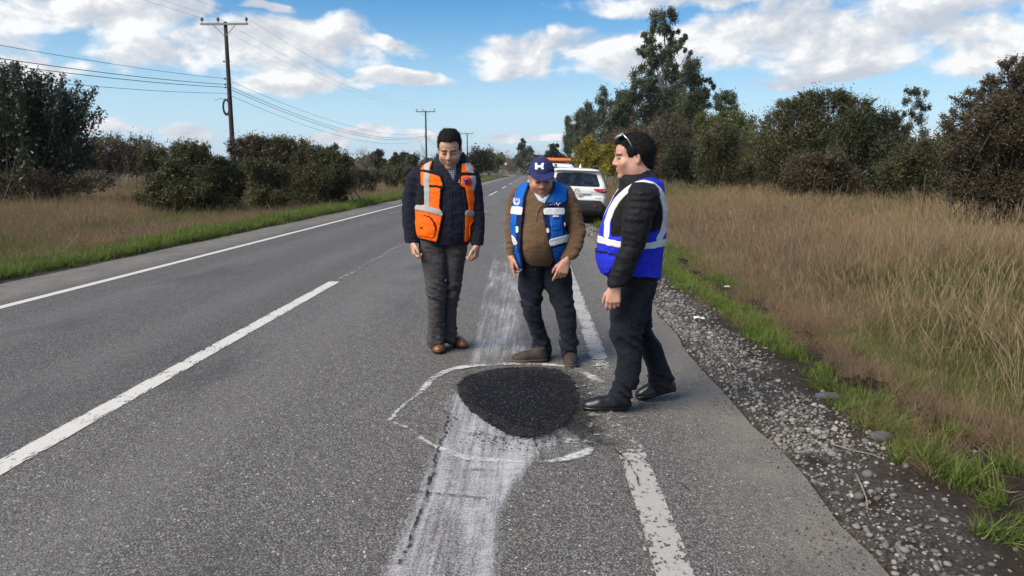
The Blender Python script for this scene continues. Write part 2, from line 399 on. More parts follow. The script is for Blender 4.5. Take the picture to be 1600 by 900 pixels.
strip('edge_line', np.stack([-5.93 + bend(ys), ys], -1), 0.135, m_left, 0.004, 'crisp white line along the far shoulder', 1, 0.004)
strip('edge_line', np.stack([0.545 + bend(ys) + 0.0 * ys, ys], -1), 0.145, m_right, 0.004, 'scuffed white line beside the patched pothole', 2, 0.008)
CX = -2.72
yd = 10.05
dash_far = on_ground(517, 440)[1]; 
for a, b in [(dash_far - 9.6, dash_far), (12.2, 15.0)] + [(27.0 + k * 20.0, 37.0 + k * 20.0) for k in range(0, 15)]:
    yy = np.linspace(a, b, 60 if b < 12 else 6)
    if a == 12.2:
        strip('centre_dash', np.stack([CX + 0 * yy, yy], -1), 0.09, m_trace, 0.004, 'almost worn away thin trace of centre line', 31, 0.02); continue
    strip('centre_dash', np.stack([CX + bend(yy), yy], -1), 0.15, m_dash if b < 30 else m_far, 0.004, None, 3, 0.006)
# lane joint: thin dark seam between the two lanes
m, t, p = new_mat('crack_black'); v = gpos(t)
p.inputs['Base Color'].default_value = (0.010, 0.010, 0.011, 1); p.inputs['Roughness'].default_value = 0.9
t.put(p.inputs['Alpha'], t.sstep(t.noise(v, 26, 5, 0.65), 0.42, 0.52)); M_CRACK = m
m, t, p = new_mat('seam_pale'); v = gpos(t)
p.inputs['Base Color'].default_value = (0.36, 0.36, 0.35, 1); p.inputs['Roughness'].default_value = 0.9
t.put(p.inputs['Alpha'], t.sstep(t.noise(v, 9, 5, 0.65), 0.46, 0.56))
yy = np.arange(dash_far + 0.2, 60, 0.3)
strip('lane_seam', np.stack([CX + 0.03 * np.sin(yy * 3), yy], -1), 0.03, m, 0.004, None, 5, 0.02)

# ---- brushed white streak, patch, chalk outline, cracks around the repaired pothole
def gpath(pts, n=60, closed=False):
    P = np.array([on_ground(*q)[:2] for q in pts]); k = np.arange(len(P)); tt = np.linspace(0, len(P) - 1, n)
    # Catmull-Rom
    Q = np.vstack([2 * P[0] - P[1], P, 2 * P[-1] - P[-2]]) if not closed else np.vstack([P[-2], P, P[1]])
    i = np.minimum(tt.astype(int), len(P) - 2); f = (tt - i)[:, None]
    a, b, c, d_ = Q[i], Q[i + 1], Q[i + 2], Q[i + 3]
    return 0.5 * (2 * b + (c - a) * f + (2 * a - 5 * b + 4 * c - d_) * f ** 2 + (3 * b - a - 3 * c + d_) * f ** 3)
m, t, p = new_mat('white_streak'); v = gpos(t); x, y, z = t.sep(v)
uvx = t.add('ShaderNodeAttribute', attribute_name='across').outputs['Fac']; edge = t.add('ShaderNodeAttribute', attribute_name='edge').outputs['Fac']
amt = t.add('ShaderNodeAttribute', attribute_name='amount').outputs['Fac']
br = t.noise(t.comb(t.math('MULTIPLY', uvx, 0.75), t.math('MULTIPLY', y, 0.02), 0.0), 48, 5, 0.62)
bl = t.noise(t.comb(t.math('MULTIPLY', uvx, 0.75), t.math('MULTIPLY', y, 0.16), 3.0), 4.2, 5, 0.6)
gr = t.noise(v, 120, 4, 0.7)
a = t.math('ADD', t.math('ADD', t.math('MULTIPLY', br, 0.55), t.math('MULTIPLY', bl, 0.85)), t.math('MULTIPLY', gr, 0.75))
a = t.math('ADD', t.math('SUBTRACT', a, 0.10), t.math('MULTIPLY', t.math('SUBTRACT', t.math('MULTIPLY', edge, amt), 1.0), 0.75))
t.put(p.inputs['Alpha'], t.math('MULTIPLY', t.sstep(a, 0.80, 1.22), 0.80))
t.put(p.inputs['Base Color'], t.ramp(t.noise(v, 16, 5), [(0.3, (0.37, 0.37, 0.385)), (0.7, (0.55, 0.55, 0.575))])); p.inputs['Roughness'].default_value = 0.85
t.put(p.inputs['Normal'], t.bump(t.noise(v, 150, 4), 0.4, 0.004))
M_STREAK = m
def streak(name, left, right, amount, label):
    n, ns = 90, 14; L, R = gpath(left, n), gpath(right, n); s = np.linspace(0, 1, ns + 1)
    XY = L[:, None] * (1 - s[None, :, None]) + R[:, None] * s[None, :, None]
    V = np.concatenate([XY, np.full(XY.shape[:2] + (1,), 0.0062 if 'film' in label else 0.0045)], -1).reshape(-1, 3)
    i = np.arange(n - 1)[:, None] * (ns + 1); j = np.arange(ns)[None]
    q = np.stack([i + j, i + ns + 1 + j, i + ns + 2 + j, i + j + 1], -1).reshape(-1, 4)
    e = np.stack([s * 9, (1 - s) * 4.5]).min(0)[None] * np.ones((n, 1)); u = np.linspace(0, 1, n)[:, None]
    e = np.clip(np.minimum(e, np.minimum(u, 1 - u) * 14), 0, 1)
    am = np.interp(u, np.linspace(0, 1, len(amount)), amount) * np.ones((1, ns + 1))
    o = bpy.data.objects.new(name, mesh_np(name, V, [q], M_STREAK, attr={'edge': ('POINT', e.ravel()), 'across': ('POINT', XY[..., 0].ravel()), 'amount': ('POINT', am.ravel())}))
    link(o, road); recalc(o); o['label'] = label
streak('white_streak', [(530, 960), (574, 880), (624, 780), (654, 700), (678, 640), (700, 600)], [(828, 960), (822, 880), (820, 800), (862, 740), (930, 690), (880, 640)],
       [1.14, 1.12, 1.10, 1.04, 1.02, 0.98], 'brushed white dust below the patch')
streak('white_streak', [(716, 585), (728, 540), (736, 500), (748, 450), (764, 400), (775, 360)], [(846, 585), (842, 540), (838, 500), (834, 450), (826, 400), (822, 360)],
       [1.0, 1.0, 0.97, 0.96, 0.86, 0.55], 'brushed white dust beyond the patch')
streak('white_streak', [(640, 730), (640, 700), (650, 660), (670, 620), (700, 590), (740, 572)], [(980, 730), (975, 700), (965, 660), (950, 620), (930, 590), (900, 572)], [0.72, 0.82, 0.86, 0.86, 0.84, 0.7], 'pale dust film inside the chalk ring')
# the patch: fresh black mix, slightly proud
m, t, p = new_mat('fresh_asphalt'); v = gpos(t)
edge = t.add('ShaderNodeAttribute', attribute_name='edge').outputs['Fac']
cn = t.add('ShaderNodeTexVoronoi'); t.put(cn.inputs['Vector'], v); cn.inputs['Scale'].default_value = 120
rnd = t.sep(cn.outputs['Color'])[0]
c = t.ramp(rnd, [(0.0, (0.003, 0.003, 0.004)), (0.65, (0.0075, 0.0075, 0.0095)), (0.92, (0.018, 0.018, 0.022)), (1.0, (0.085, 0.085, 0.09))])
dusty = t.math('MULTIPLY', t.sstep(t.noise(v, 7, 6, 0.65), 0.40, 0.72), t.sstep(edge, 0.85, 0.1))
c = t.mix(t.math('MULTIPLY', dusty, 0.5), c, (0.06, 0.058, 0.056))
t.put(p.inputs['Base Color'], c); p.inputs['Roughness'].default_value = 0.8; p.inputs['Specular IOR Level'].default_value = 0.14
t.put(p.inputs['Normal'], t.bump(t.math('MULTIPLY', cn.outputs['Distance'], -1.0), 0.9, 0.009))
soft = t.add('ShaderNodeAttribute', attribute_name='soft').outputs['Fac']
aa = t.math('ADD', t.noise(v, 55, 5, 0.7), t.math('SUBTRACT', t.math('MULTIPLY', edge, t.math('ADD', 1.0, t.math('MULTIPLY', t.math('SUBTRACT', 1.0, soft), 5.0))), 0.50))
t.put(p.inputs['Alpha'], t.sstep(aa, 0.20, 0.34))
out = gpath([(710, 598), (732, 584), (765, 576), (800, 573), (840, 572), (875, 576), (900, 590), (912, 612), (915, 636), (905, 660), (885, 678), (858, 690), (835, 692), (808, 688), (784, 681), (762, 668), (742, 654), (724, 638), (711, 618), (710, 598)], 200, True)
sf = np.interp(np.linspace(0, 1, 200), [0, 0.15, 0.22, 0.34, 0.60, 0.66, 0.94, 1], [0.9, 0.75, 0.85, 1.0, 1.0, 0.8, 0.75, 0.9])
cen = out.mean(0); nr = 16; rr = np.linspace(0.0, 1, nr + 1)[1:]
rag = 1 + 0.02 * fbm2(out[:, 0] * 9, out[:, 1] * 9, 4)
XY = cen + (out - cen)[None] * rr[:, None, None] * rag[None, :, None]
Zp = 0.0078 + 0.006 * (1 - rr[:, None] ** 4) + 0.002 * fbm2(XY[..., 0] * 14, XY[..., 1] * 14, 6)
V = np.concatenate([[[*cen, 0.0138]], np.concatenate([XY, Zp[..., None]], -1).reshape(-1, 3)])
n = 200; j = np.arange(n); k = (j + 1) % n
tri = np.stack([np.zeros(n, int), 1 + j, 1 + k], -1); i = np.arange(nr - 1)[:, None] * n + 1
q = np.stack([i + j, i + n + j, i + n + k, i + k], -1).reshape(-1, 4)
ed = np.concatenate([[1], np.repeat(np.clip((1 - rr) * 2.2, 0, 1), n)]); sv_ = np.concatenate([[0.5], np.tile(sf, nr)])
o = bpy.data.objects.new('asphalt_patch', mesh_np('asphalt_patch', V, [tri, q], m, True, attr={'edge': ('POINT', ed), 'soft': ('POINT', sv_)})); link(o, road); recalc(o)
o['label'] = 'round fresh black asphalt patch filling the pothole'
# tar and grit worked into the road around it
m, t, p = new_mat('tar_stain'); v = gpos(t); edge = t.add('ShaderNodeAttribute', attribute_name='edge').outputs['Fac']
a = t.math('ADD', t.noise(v, 48, 6, 0.72), t.math('ADD', t.math('MULTIPLY', edge, 0.42), t.math('MULTIPLY', t.math('SUBTRACT', t.noise(v, 5, 3), 0.5), 0.5)))
p.inputs['Base Color'].default_value = (0.012, 0.012, 0.015, 1); p.inputs['Roughness'].default_value = 0.8; p.inputs['Specular IOR Level'].default_value = 0.25
t.put(p.inputs['Alpha'], t.math('MULTIPLY', t.sstep(a, 0.55, 0.95), 0.72))
out2 = gpath([(690, 592), (725, 577), (800, 570), (870, 570), (925, 588), (950, 625), (955, 665), (975, 700), (940, 712), (900, 690), (850, 706), (800, 692), (758, 668), (722, 636), (690, 592)], 120, True)
cen2 = out2.mean(0); XY = cen2 + (out2 - cen2)[None] * np.linspace(0, 1, 7)[1:, None, None]; V = np.concatenate([[[*cen2, 0.0072]], np.concatenate([XY, np.full(XY.shape[:2] + (1,), 0.0072)], -1).reshape(-1, 3)])
j = np.arange(120); k = (j + 1) % 120; i = np.arange(5)[:, None] * 120 + 1
o = bpy.data.objects.new('tar_stain', mesh_np('tar_stain', V, [np.stack([0 * j, 1 + j, 1 + k], -1), np.stack([i + j, i + 120 + j, i + 120 + k, i + k], -1).reshape(-1, 4)], m, attr={'edge': ('POINT', np.concatenate([[1], np.repeat(np.clip((1 - np.linspace(0, 1, 7)[1:]) * 2.2, 0, 1), 120)]))})); link(o, road); recalc(o)
# sprayed chalk ring round it
m, t, p = new_mat('chalk_white'); v = gpos(t); edge = t.add('ShaderNodeAttribute', attribute_name='edge').outputs['Fac']
a = t.math('ADD', t.noise(v, 26, 7, 0.74), t.math('MULTIPLY', edge, 0.36)); a = t.math('ADD', a, t.math('MULTIPLY', t.math('SUBTRACT', t.noise(v, 4.5, 3), 0.5), 0.75))
t.put(p.inputs['Alpha'], t.math('MULTIPLY', t.sstep(a, 0.66, 1.02), 0.85)); p.inputs['Roughness'].default_value = 0.85
t.put(p.inputs['Base Color'], t.ramp(t.noise(v, 60, 4), [(0.3, (0.42, 0.42, 0.41)), (0.7, (0.68, 0.68, 0.66))])); t.put(p.inputs['Normal'], t.bump(t.noise(v, 150, 4), 0.4, 0.004))
ring = gpath([(608, 660), (628, 636), (650, 620), (664, 606), (676, 593), (700, 580), (735, 573), (780, 570), (830, 570), (880, 574), (915, 584), (940, 600)], 140)
strip('chalk_ring', ring, np.interp(np.linspace(0, 1, 140), [0, 0.3, 0.5, 0.8, 1], [0.05, 0.08, 0.11, 0.09, 0.14]), m, 0.0085, 'upper half of the white chalk ring', 12, 0.02, prof=[0.28, 0.4, 0.55, 0.8, 0.95, 0.95, 0.9, 0.65, 0.4])
ring = gpath([(608, 660), (640, 672), (664, 690), (690, 703), (730, 717), (770, 721), (820, 724), (870, 721), (905, 712), (925, 700)], 120)
strip('chalk_ring', ring, np.interp(np.linspace(0, 1, 120), [0, 0.3, 0.5, 0.8, 0.9, 1], [0.05, 0.05, 0.10, 0.07, 0.12, 0.08]), m, 0.0085, 'lower half of the white chalk ring', 14, 0.02, prof=[0.2, 0.28, 0.38, 0.65, 0.8, 0.6, 0.4, 0.5, 0.9, 0.45])
m_sc, t, p = new_mat('scuffed_chalk'); v = gpos(t); edge = t.add('ShaderNodeAttribute', attribute_name='edge').outputs['Fac']
a = t.math('ADD', t.noise(v, 26, 7, 0.72), t.math('MULTIPLY', edge, 0.10)); a = t.math('ADD', a, t.math('MULTIPLY', t.math('SUBTRACT', t.noise(v, 6, 3), 0.5), 0.6))
t.put(p.inputs['Alpha'], t.math('MULTIPLY', t.sstep(a, 0.60, 0.82), 0.75)); p.inputs['Roughness'].default_value = 0.85
t.put(p.inputs['Base Color'], t.ramp(t.noise(v, 60, 4), [(0.3, (0.40, 0.40, 0.39)), (0.7, (0.62, 0.62, 0.60))]))
for k, (a, b, w) in enumerate([((905, 600), (960, 690), 0.22), ((880, 700), (940, 660), 0.16)]):
    P_ = gpath([a, ((a[0] + b[0]) / 2 + 12, (a[1] + b[1]) / 2), b], 30)
    o = strip('chalk_scuff', P_, w, m_sc, 0.0095 + 0.002 * k, None, 40 + k, 0.06)
for k, pts in enumerate([[(700, 652), (696, 672), (690, 690), (683, 712), (678, 735), (668, 765), (663, 790), (650, 820), (640, 850), (625, 885)],
                         [(700, 655), (706, 662), (698, 680)], [(684, 642), (700, 648), (716, 660)], [(712, 676), (740, 680), (768, 682)],
                         [(735, 736), (775, 738), (812, 735)], [(1030, 740), (1062, 758), (1080, 772)], [(960, 705), (985, 728), (1000, 760)], [(640, 770), (700, 776), (760, 782)],
                         [(838, 692), (842, 708), (848, 726)]]):
    P_ = gpath(pts, 12 * len(pts)); jit = fbm2(P_[:, 0] * 30, P_[:, 1] * 30, 50 + k) * 0.02; P_ = P_ + np.stack([jit, -jit * 0.5], -1)
    strip('crack', P_, 0.011 if k == 0 else 0.006, M_CRACK, 0.0105 + 0.0004 * k, None, 60 + k, 0.007)

# ---- far hills
m = simple_mat('hill_green', (0.05, 0.06, 0.045), 0.95, 0.35, 0.01)
for (px0, px1, top, Y, sd_) in [(255, 350, 221, 2600, 1), (330, 470, 224, 3000, 2), (90, 300, 231, 2200, 3), (420, 900, 246, 2500, 4), (-300, 150, 236, 2400, 5)]:
    a, b = at_Y(px0, top, Y), at_Y(px1, top, Y); n = 40; u = np.linspace(0, 1, n); H = a[2]
    prof = np.sin(np.pi * u) ** 0.7 * H * (0.85 + 0.2 * fbm2(u * 4, u * 0, sd_)); w = np.linspace(-1, 1, 13)
    X = a[0] + (b[0] - a[0]) * u; V = np.stack([np.repeat(X[:, None], 13, 1), Y + w[None] * (b[0] - a[0]) * 0.35 + 0 * X[:, None], prof[:, None] * (1 - w[None] ** 2) - 3], -1)
    i = np.arange(n - 1)[:, None] * 13; j = np.arange(12)[None]
    o = bpy.data.objects.new('hill', mesh_np('hill', V.reshape(-1, 3), [np.stack([i + j, i + 13 + j, i + 14 + j, i + 1 + j], -1).reshape(-1, 4)], m, True)); link(o); o['kind'] = 'structure'; recalc(o)
# ------------------------------------------------------------------ vegetation
def leaf_mat(name, stops, rough=0.55, trans=0.25):
    m, t, p = new_mat(name)
    r = t.add('ShaderNodeAttribute', attribute_name='rnd').outputs['Fac']
    c = t.ramp(r, stops)
    t.put(p.inputs['Base Color'], c); p.inputs['Roughness'].default_value = rough; p.inputs['Specular IOR Level'].default_value = 0.35
    tr = t.add('ShaderNodeBsdfTranslucent'); t.put(tr.inputs[0], t.mix(1.0, c, (1.3, 1.35, 0.8), 'MULTIPLY'))
    mx = t.add('ShaderNodeMixShader'); mx.inputs[0].default_value = trans
    t.l.new(p.outputs[0], mx.inputs[1]); t.l.new(tr.outputs[0], mx.inputs[2]); t.l.new(mx.outputs[0], t.n['Material Output'].inputs[0])
    return m
def bark_mat(name, c0, c1):
    m, t, p = new_mat(name); v = gpos(t)
    t.put(p.inputs['Base Color'], t.ramp(t.noise(t.vmath('MULTIPLY', v, (1, 1, 0.25)), 9, 6, 0.65), [(0.3, c0), (0.7, c1)]))
    p.inputs['Roughness'].default_value = 0.9; t.put(p.inputs['Normal'], t.bump(t.noise(v, 25, 5), 0.6, 0.02)); return m
LEAF = {
    'euc': leaf_mat('eucalyptus_leaf', [(0.0, (0.0258, 0.0372, 0.0198)), (0.6, (0.0677, 0.0837, 0.0435)), (1.0, (0.1612, 0.1783, 0.0988))]),
    'olive': leaf_mat('olive_leaf', [(0.0, (0.029, 0.0326, 0.0132)), (0.6, (0.0758, 0.0744, 0.0316)), (1.0, (0.1693, 0.1519, 0.0725))]),
    'green': leaf_mat('green_leaf', [(0.0, (0.0484, 0.0651, 0.0132)), (0.6, (0.1096, 0.1318, 0.0264)), (1.0, (0.2096, 0.2093, 0.0501))]),
    'brown': leaf_mat('brown_leaf', [(0.0, (0.0322, 0.0279, 0.0171)), (0.6, (0.0838, 0.0667, 0.0408)), (1.0, (0.1773, 0.1395, 0.0896))]),
    'rust': leaf_mat('rust_leaf', [(0.0, (0.0564, 0.031, 0.0158)), (0.6, (0.1209, 0.0697, 0.0343)), (1.0, (0.1934, 0.1318, 0.0659))]),
    'yellow': leaf_mat('yellow_leaf', [(0.0, (0.0718, 0.069, 0.0078)), (0.5, (0.2033, 0.1725, 0.0156)), (1.0, (0.4066, 0.322, 0.0391))]),
    'dark': leaf_mat('dark_leaf', [(0.0, (0.0161, 0.0217, 0.0092)), (0.6, (0.0355, 0.0434, 0.0184)), (1.0, (0.0806, 0.0868, 0.0395))]),
    'grey': leaf_mat('grey_twig', [(0.0, (0.0608, 0.052, 0.0398)), (0.6, (0.1149, 0.1001, 0.0774)), (1.0, (0.1893, 0.169, 0.1326))]),
    'glossy': leaf_mat('glossy_dark_leaf', [(0.0, (0.0161, 0.0232, 0.0145)), (0.6, (0.0355, 0.0465, 0.029)), (1.0, (0.0838, 0.0961, 0.0659))], 0.38),
}
BARK = {'grey': bark_mat('grey_bark', (0.06, 0.05, 0.043), (0.17, 0.15, 0.13)), 'dark': bark_mat('dark_bark', (0.02, 0.016, 0.013), (0.06, 0.05, 0.04)),
        'pale': bark_mat('pale_bark', (0.12, 0.10, 0.085), (0.30, 0.27, 0.23))}
def leaves_mesh(name, Cc, size, mat, rng, droop=0.0, aspect=0.42, up=0.0, rnd=None):
    """one pointed leaf per centre"""
    n = len(Cc); A = rng.normal(size=(n, 3)); A[:, 2] += up * 1.5 - droop * 1.5; A /= np.linalg.norm(A, axis=1, keepdims=True)
    B = np.cross(A, rng.normal(size=(n, 3))); B /= np.linalg.norm(B, axis=1, keepdims=True) + 1e-9
    s = (np.broadcast_to(size, (n,)) * rng.uniform(0.6, 1.35, n))[:, None]; N = np.cross(A, B)
    V = np.stack([Cc - A * s * 0.42 + B * s * aspect * 0.55, Cc + A * s * 0.62 + N * s * 0.08, Cc - A * s * 0.42 - B * s * aspect * 0.55], 1).reshape(-1, 3)
    q = np.arange(n * 3).reshape(n, 3)
    r = rng.random(n) if rnd is None else np.clip(rnd + rng.normal(0, 0.09, n), 0, 1)
    return mesh_np(name, V, [q], mat, False, attr={'rnd': ('FACE', r)})
def curve_pts(a, b, rng, n=6, sag=0.0, wob=0.08):
    a, b = np.asarray(a, float), np.asarray(b, float); u = np.linspace(0, 1, n)[:, None]; L = np.linalg.norm(b - a)
    P = a + (b - a) * u; P[:, 2] += sag * L * (u[:, 0] * (1 - u[:, 0])) * 4
    w = rng.normal(size=(n, 3)) * wob * L * np.sin(np.pi * u); return P + w
def plant(name, label, cat, Y, base, lobes, leaf, nleaf, size, bark='dark', seed=0, group=None, droop=0.0, up=0.0, trunk_r=0.12, stems=1, sub=26, depth=0.8,
          twigs=0, fill=0.35, ztop=None, spread=0.33, twig_r=0.012, spikes=None, parts=('trunk', 'crown')):
    """base: (px, py) of the stem foot; lobes: (px, py, rx, ry[, weight]) of the crown as seen in the photograph, all at depth Y"""
    rng = rand(seed); b = at_Y(base[0], base[1], Y); b[2] = gz(b[0], Y) - 0.05; k = Y / F_PX
    root = empty(name, b, label, cat, group)
    LC = []; 
    for L in lobes:
        c = at_Y(L[0], L[1], Y); rx, rz = L[2] * k, L[3] * k; ryy = (rx + rz) / 2 * depth; c[1] += rng.normal() * ryy * 0.5
        LC.append((c, np.array([rx, ryy, rz]), (L[4] if len(L) > 4 else 1.0)))
    wts = np.array([l[1][0] * l[1][2] * l[2] for l in LC]); wts /= wts.sum()
    pts = []; rn = []; tw = MB(); nt = 0
    for (c, r, w_), w in zip(LC, wts):
        nl = max(30, int(nleaf * w)); ns = max(5, int(sub * (r[0] * r[2] / (np.mean([q[1][0] * q[1][2] for q in LC]))) ** 0.7))
        dirs = rng.normal(size=(ns, 3)); dirs /= np.linalg.norm(dirs, axis=1, keepdims=True); rad = rng.uniform(fill, 1.0, ns)[:, None] ** 0.6
        sc_ = c + dirs * rad * r; tone = rng.uniform(0.12, 0.75, ns)
        pick = rng.integers(0, ns, nl); sg = r.min() * spread * rng.uniform(0.5, 1.2, ns)
        q = sc_[pick] + rng.normal(size=(nl, 3)) * sg[pick][:, None] * np.array([1, 1, 1 + 0.9 * up + 0.5 * droop])
        pts.append(q); rn.append(tone[pick])
        for s_ in range(min(ns, twigs)):
            tw.tube(curve_pts(c - (0, 0, r[2] * 0.6), sc_[s_] + dirs[s_] * r * 0.25, rng, 4, wob=0.07), np.linspace(twig_r * 1.6, twig_r * 0.5, 4), 3, False); nt += 1
    if spikes is None: spikes = int(9 * min(1, up * 2.2)) if stems > 1 else 0
    for (c, r, w_) in LC:                                     # loose shoots breaking the outline
        for s_ in range(spikes):
            a_ = rng.uniform(-1.25, 1.25); b_ = rng.uniform(-1, 1); p0 = c + r * np.array([math.sin(a_) * 0.8, b_ * 0.6, math.cos(a_) * 0.75]); e_ = c + r * np.array([math.sin(a_) * 1.15, b_ * 0.8, math.cos(a_) * 1.05]) + np.array([rng.normal() * 0.08, 0, rng.uniform(0.1, 0.42) * r[2]])
            q = curve_pts(p0, e_, rng, 4, wob=0.05); tw.tube(q, np.linspace(twig_r * 0.7, twig_r * 0.25, 4), 3, False); nt += 1
            nl = max(6, int(nleaf / 900)); uu = rng.random(nl); pts.append(np.stack([np.interp(uu, np.linspace(0, 1, 4), q[:, j]) for j in range(3)], -1) + rng.normal(size=(nl, 3)) * size * 0.5); rn.append(np.full(nl, rng.uniform(0.45, 0.95)))
    P = np.concatenate(pts); R_ = np.concatenate(rn)
    ok = P[:, 2] > gz(P[:, 0], P[:, 1]) + 0.03; P = P[ok]; R_ = R_[ok]
    # trunk and limbs
    tm = MB(); zt = max(c[2] for c, r, w in LC)
    order = sorted(LC, key=lambda l: -l[2] * l[1][0])
    if stems == 1:
        top = max(LC, key=lambda l: l[0][2])[0]; tp = curve_pts(b, top, rng, 9, wob=0.02); tm.tube(tp, np.linspace(trunk_r, trunk_r * 0.18, 9), 8)
        for c, r, w in LC:
            h = np.clip((c[2] - b[2]) / (top[2] - b[2] + 1e-6) - 0.22, 0.12, 0.92); s_ = tp[int(h * 8)]
            tm.tube(curve_pts(s_, c + (0, 0, r[2] * 0.3), rng, 5, 0.06, 0.05), np.linspace(trunk_r * (1 - h) * 0.55 + trunk_r * 0.10, trunk_r * 0.07, 5), 5, False)
    else:
        for i in range(stems):
            c, r, w = LC[i % len(LC)]; s_ = b + np.array([rng.normal() * 0.35 * stems ** 0.4, rng.normal() * 0.35, 0])
            s_[0] += (c[0] - b[0]) * 0.45; s_[2] = gz(s_[0], s_[1]) - 0.05
            tm.tube(curve_pts(s_, c + rng.normal(size=3) * r * 0.4 + (0, 0, r[2] * 0.5), rng, 6, 0.02, 0.05), np.linspace(trunk_r, trunk_r * 0.15, 6), 5, False)
    if nt: tm.raw(np.concatenate(tw.V), [np.concatenate(v) for v in tw.F.values()])
    o = tm.build(parts[0], BARK[bark], None); o.parent = root; o.data.transform(Matrix.Translation(-Vector(b)))
    me = leaves_mesh(parts[1], P - b, size, LEAF[leaf], rng, droop, up=up, rnd=R_); cr = bpy.data.objects.new(parts[1], me); link(cr, root)
    return root

G_EUC = 'tall trees along the right verge'
plant('eucalyptus_tree', 'tallest eucalyptus with airy feathery top above the right hand thicket', 'tree', 105, (1042, 258),
      [(1038, 34, 24, 16), (1014, 52, 13, 12), (1060, 58, 14, 12), (1008, 76, 11, 12, .7), (1046, 74, 18, 10, .8), (1068, 66, 9, 9, .7), (1074, 84, 8, 8, .6), (1012, 104, 16, 16), (1040, 104, 22, 16),
       (998, 130, 17, 16), (1034, 134, 26, 20), (1058, 112, 10, 10, .7), (984, 152, 15, 15), (1014, 162, 28, 20), (1048, 162, 24, 22), (976, 190, 18, 22), (1008, 200, 30, 26), (1046, 200, 26, 26), (990, 230, 28, 22), (1040, 235, 36, 22), (968, 172, 16, 16), (1070, 176, 18, 18), (1064, 140, 14, 14), (960, 205, 18, 20), (1076, 210, 20, 22), (1024, 84, 16, 14)],
      'euc', 80000, 0.30, 'grey', 11, G_EUC, droop=0.5, trunk_r=0.36, sub=15, spread=0.24, fill=0.5)
plant('eucalyptus_tree', 'slim eucalyptus with rounded tufts leaning beside the tallest one', 'tree', 98, (1078, 262),
      [(1080, 104, 12, 11), (1086, 128, 10, 10), (1072, 122, 9, 9), (1090, 150, 12, 10), (1078, 165, 14, 14)], 'euc', 11000, 0.28, 'grey', 12, G_EUC, droop=0.5, trunk_r=0.2, sub=12, spread=0.45)
plant('conifer_tree', 'dark spiky conifer with drooping side branches under the tallest eucalyptus', 'tree', 94, (1086, 264),
      [(1102, 126, 13, 5), (1106, 140, 11, 5), (1092, 150, 16, 7), (1100, 164, 14, 6), (1078, 175, 16, 10), (1090, 190, 18, 12), (1070, 200, 18, 14), (1088, 215, 22, 16)], 'dark', 18000, 0.26, 'dark', 13, G_EUC, droop=0.2, trunk_r=0.2, sub=16)
plant('eucalyptus_tree', 'small flat topped eucalyptus on a bare stem above green bushes', 'tree', 92, (1136, 262),
      [(1128, 152, 13, 6), (1140, 158, 11, 6), (1120, 166, 7, 5), (1144, 172, 9, 6), (1130, 176, 9, 6)], 'euc', 4500, 0.26, 'pale', 14, G_EUC, droop=0.4, trunk_r=0.14, sub=9, spread=0.55)
for i, (bx, Y, lob, lab) in enumerate([
    (948, 150, [(946, 142, 7, 10), (940, 158, 9, 10), (952, 166, 10, 12), (938, 180, 11, 14), (956, 188, 14, 14), (942, 206, 16, 16), (958, 216, 16, 18), (940, 232, 16, 14)], 'pointed dark eucalyptus standing next to the tallest stand'),
    (972, 128, [(972, 152, 10, 12), (964, 168, 10, 12), (976, 178, 14, 16), (966, 200, 16, 16), (980, 212, 16, 18), (970, 236, 18, 16)], 'dense eucalyptus pressed against the tallest one'),
    (922, 165, [(920, 168, 5, 8), (916, 182, 8, 10), (926, 192, 9, 12), (918, 208, 11, 12), (926, 224, 12, 14)], 'thin eucalyptus with a ragged top in the roadside row'),
    (904, 190, [(907, 176, 6, 9), (902, 192, 7, 10), (908, 206, 9, 12), (902, 222, 10, 12)], 'slender pointed eucalyptus second from the end of the row'),
    (890, 205, [(889, 190, 5, 9), (892, 204, 7, 10), (887, 218, 7, 12), (892, 232, 9, 12)], 'slender eucalyptus ending the roadside row')]):
    plant('eucalyptus_tree', lab, 'tree', Y, (bx, 262), lob, 'euc', 13000, 0.36, 'pale', 20 + i, G_EUC, droop=0.5, trunk_r=0.25, sub=14, spread=0.36)
G_SHR = 'shrubs of the right hand thicket'
plant('shrub', 'brown leafless thicket at the foot of the tallest eucalyptus', 'shrub', 72, (1040, 268),
      [(1010, 225, 26, 22), (1045, 210, 28, 24), (1075, 225, 24, 22), (1030, 245, 40, 20), (1070, 250, 34, 20), (990, 245, 24, 18)], 'brown', 30000, 0.17, 'grey', 31, G_SHR, up=0.5, stems=14, trunk_r=0.06, twigs=10, sub=24)
plant('shrub', 'rust brown shrub behind the parked white car', 'shrub', 80, (985, 268), [(965, 220, 16, 12), (985, 214, 14, 14), (975, 240, 24, 18), (1000, 235, 16, 16)], 'rust', 7000, 0.20, 'grey', 32, G_SHR, up=0.4, stems=8, trunk_r=0.05, twigs=6)
plant('shrub', 'yellowish green rounded bush between brown thickets', 'shrub', 62, (1130, 275),
      [(1110, 188, 20, 12), (1140, 186, 24, 12), (1165, 192, 18, 12), (1125, 205, 34, 16), (1160, 212, 26, 18), (1115, 225, 26, 20), (1145, 232, 34, 22)], 'green', 30000, 0.14, 'dark', 33, G_SHR, stems=8, trunk_r=0.06, twigs=4)
plant('shrub', 'olive green conical bush with upright tips by the dry grass', 'shrub', 46, (1125, 292),
      [(1130, 210, 20, 14), (1115, 228, 22, 18), (1145, 232, 24, 20), (1105, 252, 20, 18), (1130, 258, 32, 22), (1160, 258, 22, 22), (1120, 278, 28, 14)], 'olive', 32000, 0.115, 'dark', 34, G_SHR, up=0.8, stems=10, trunk_r=0.04, twigs=8)
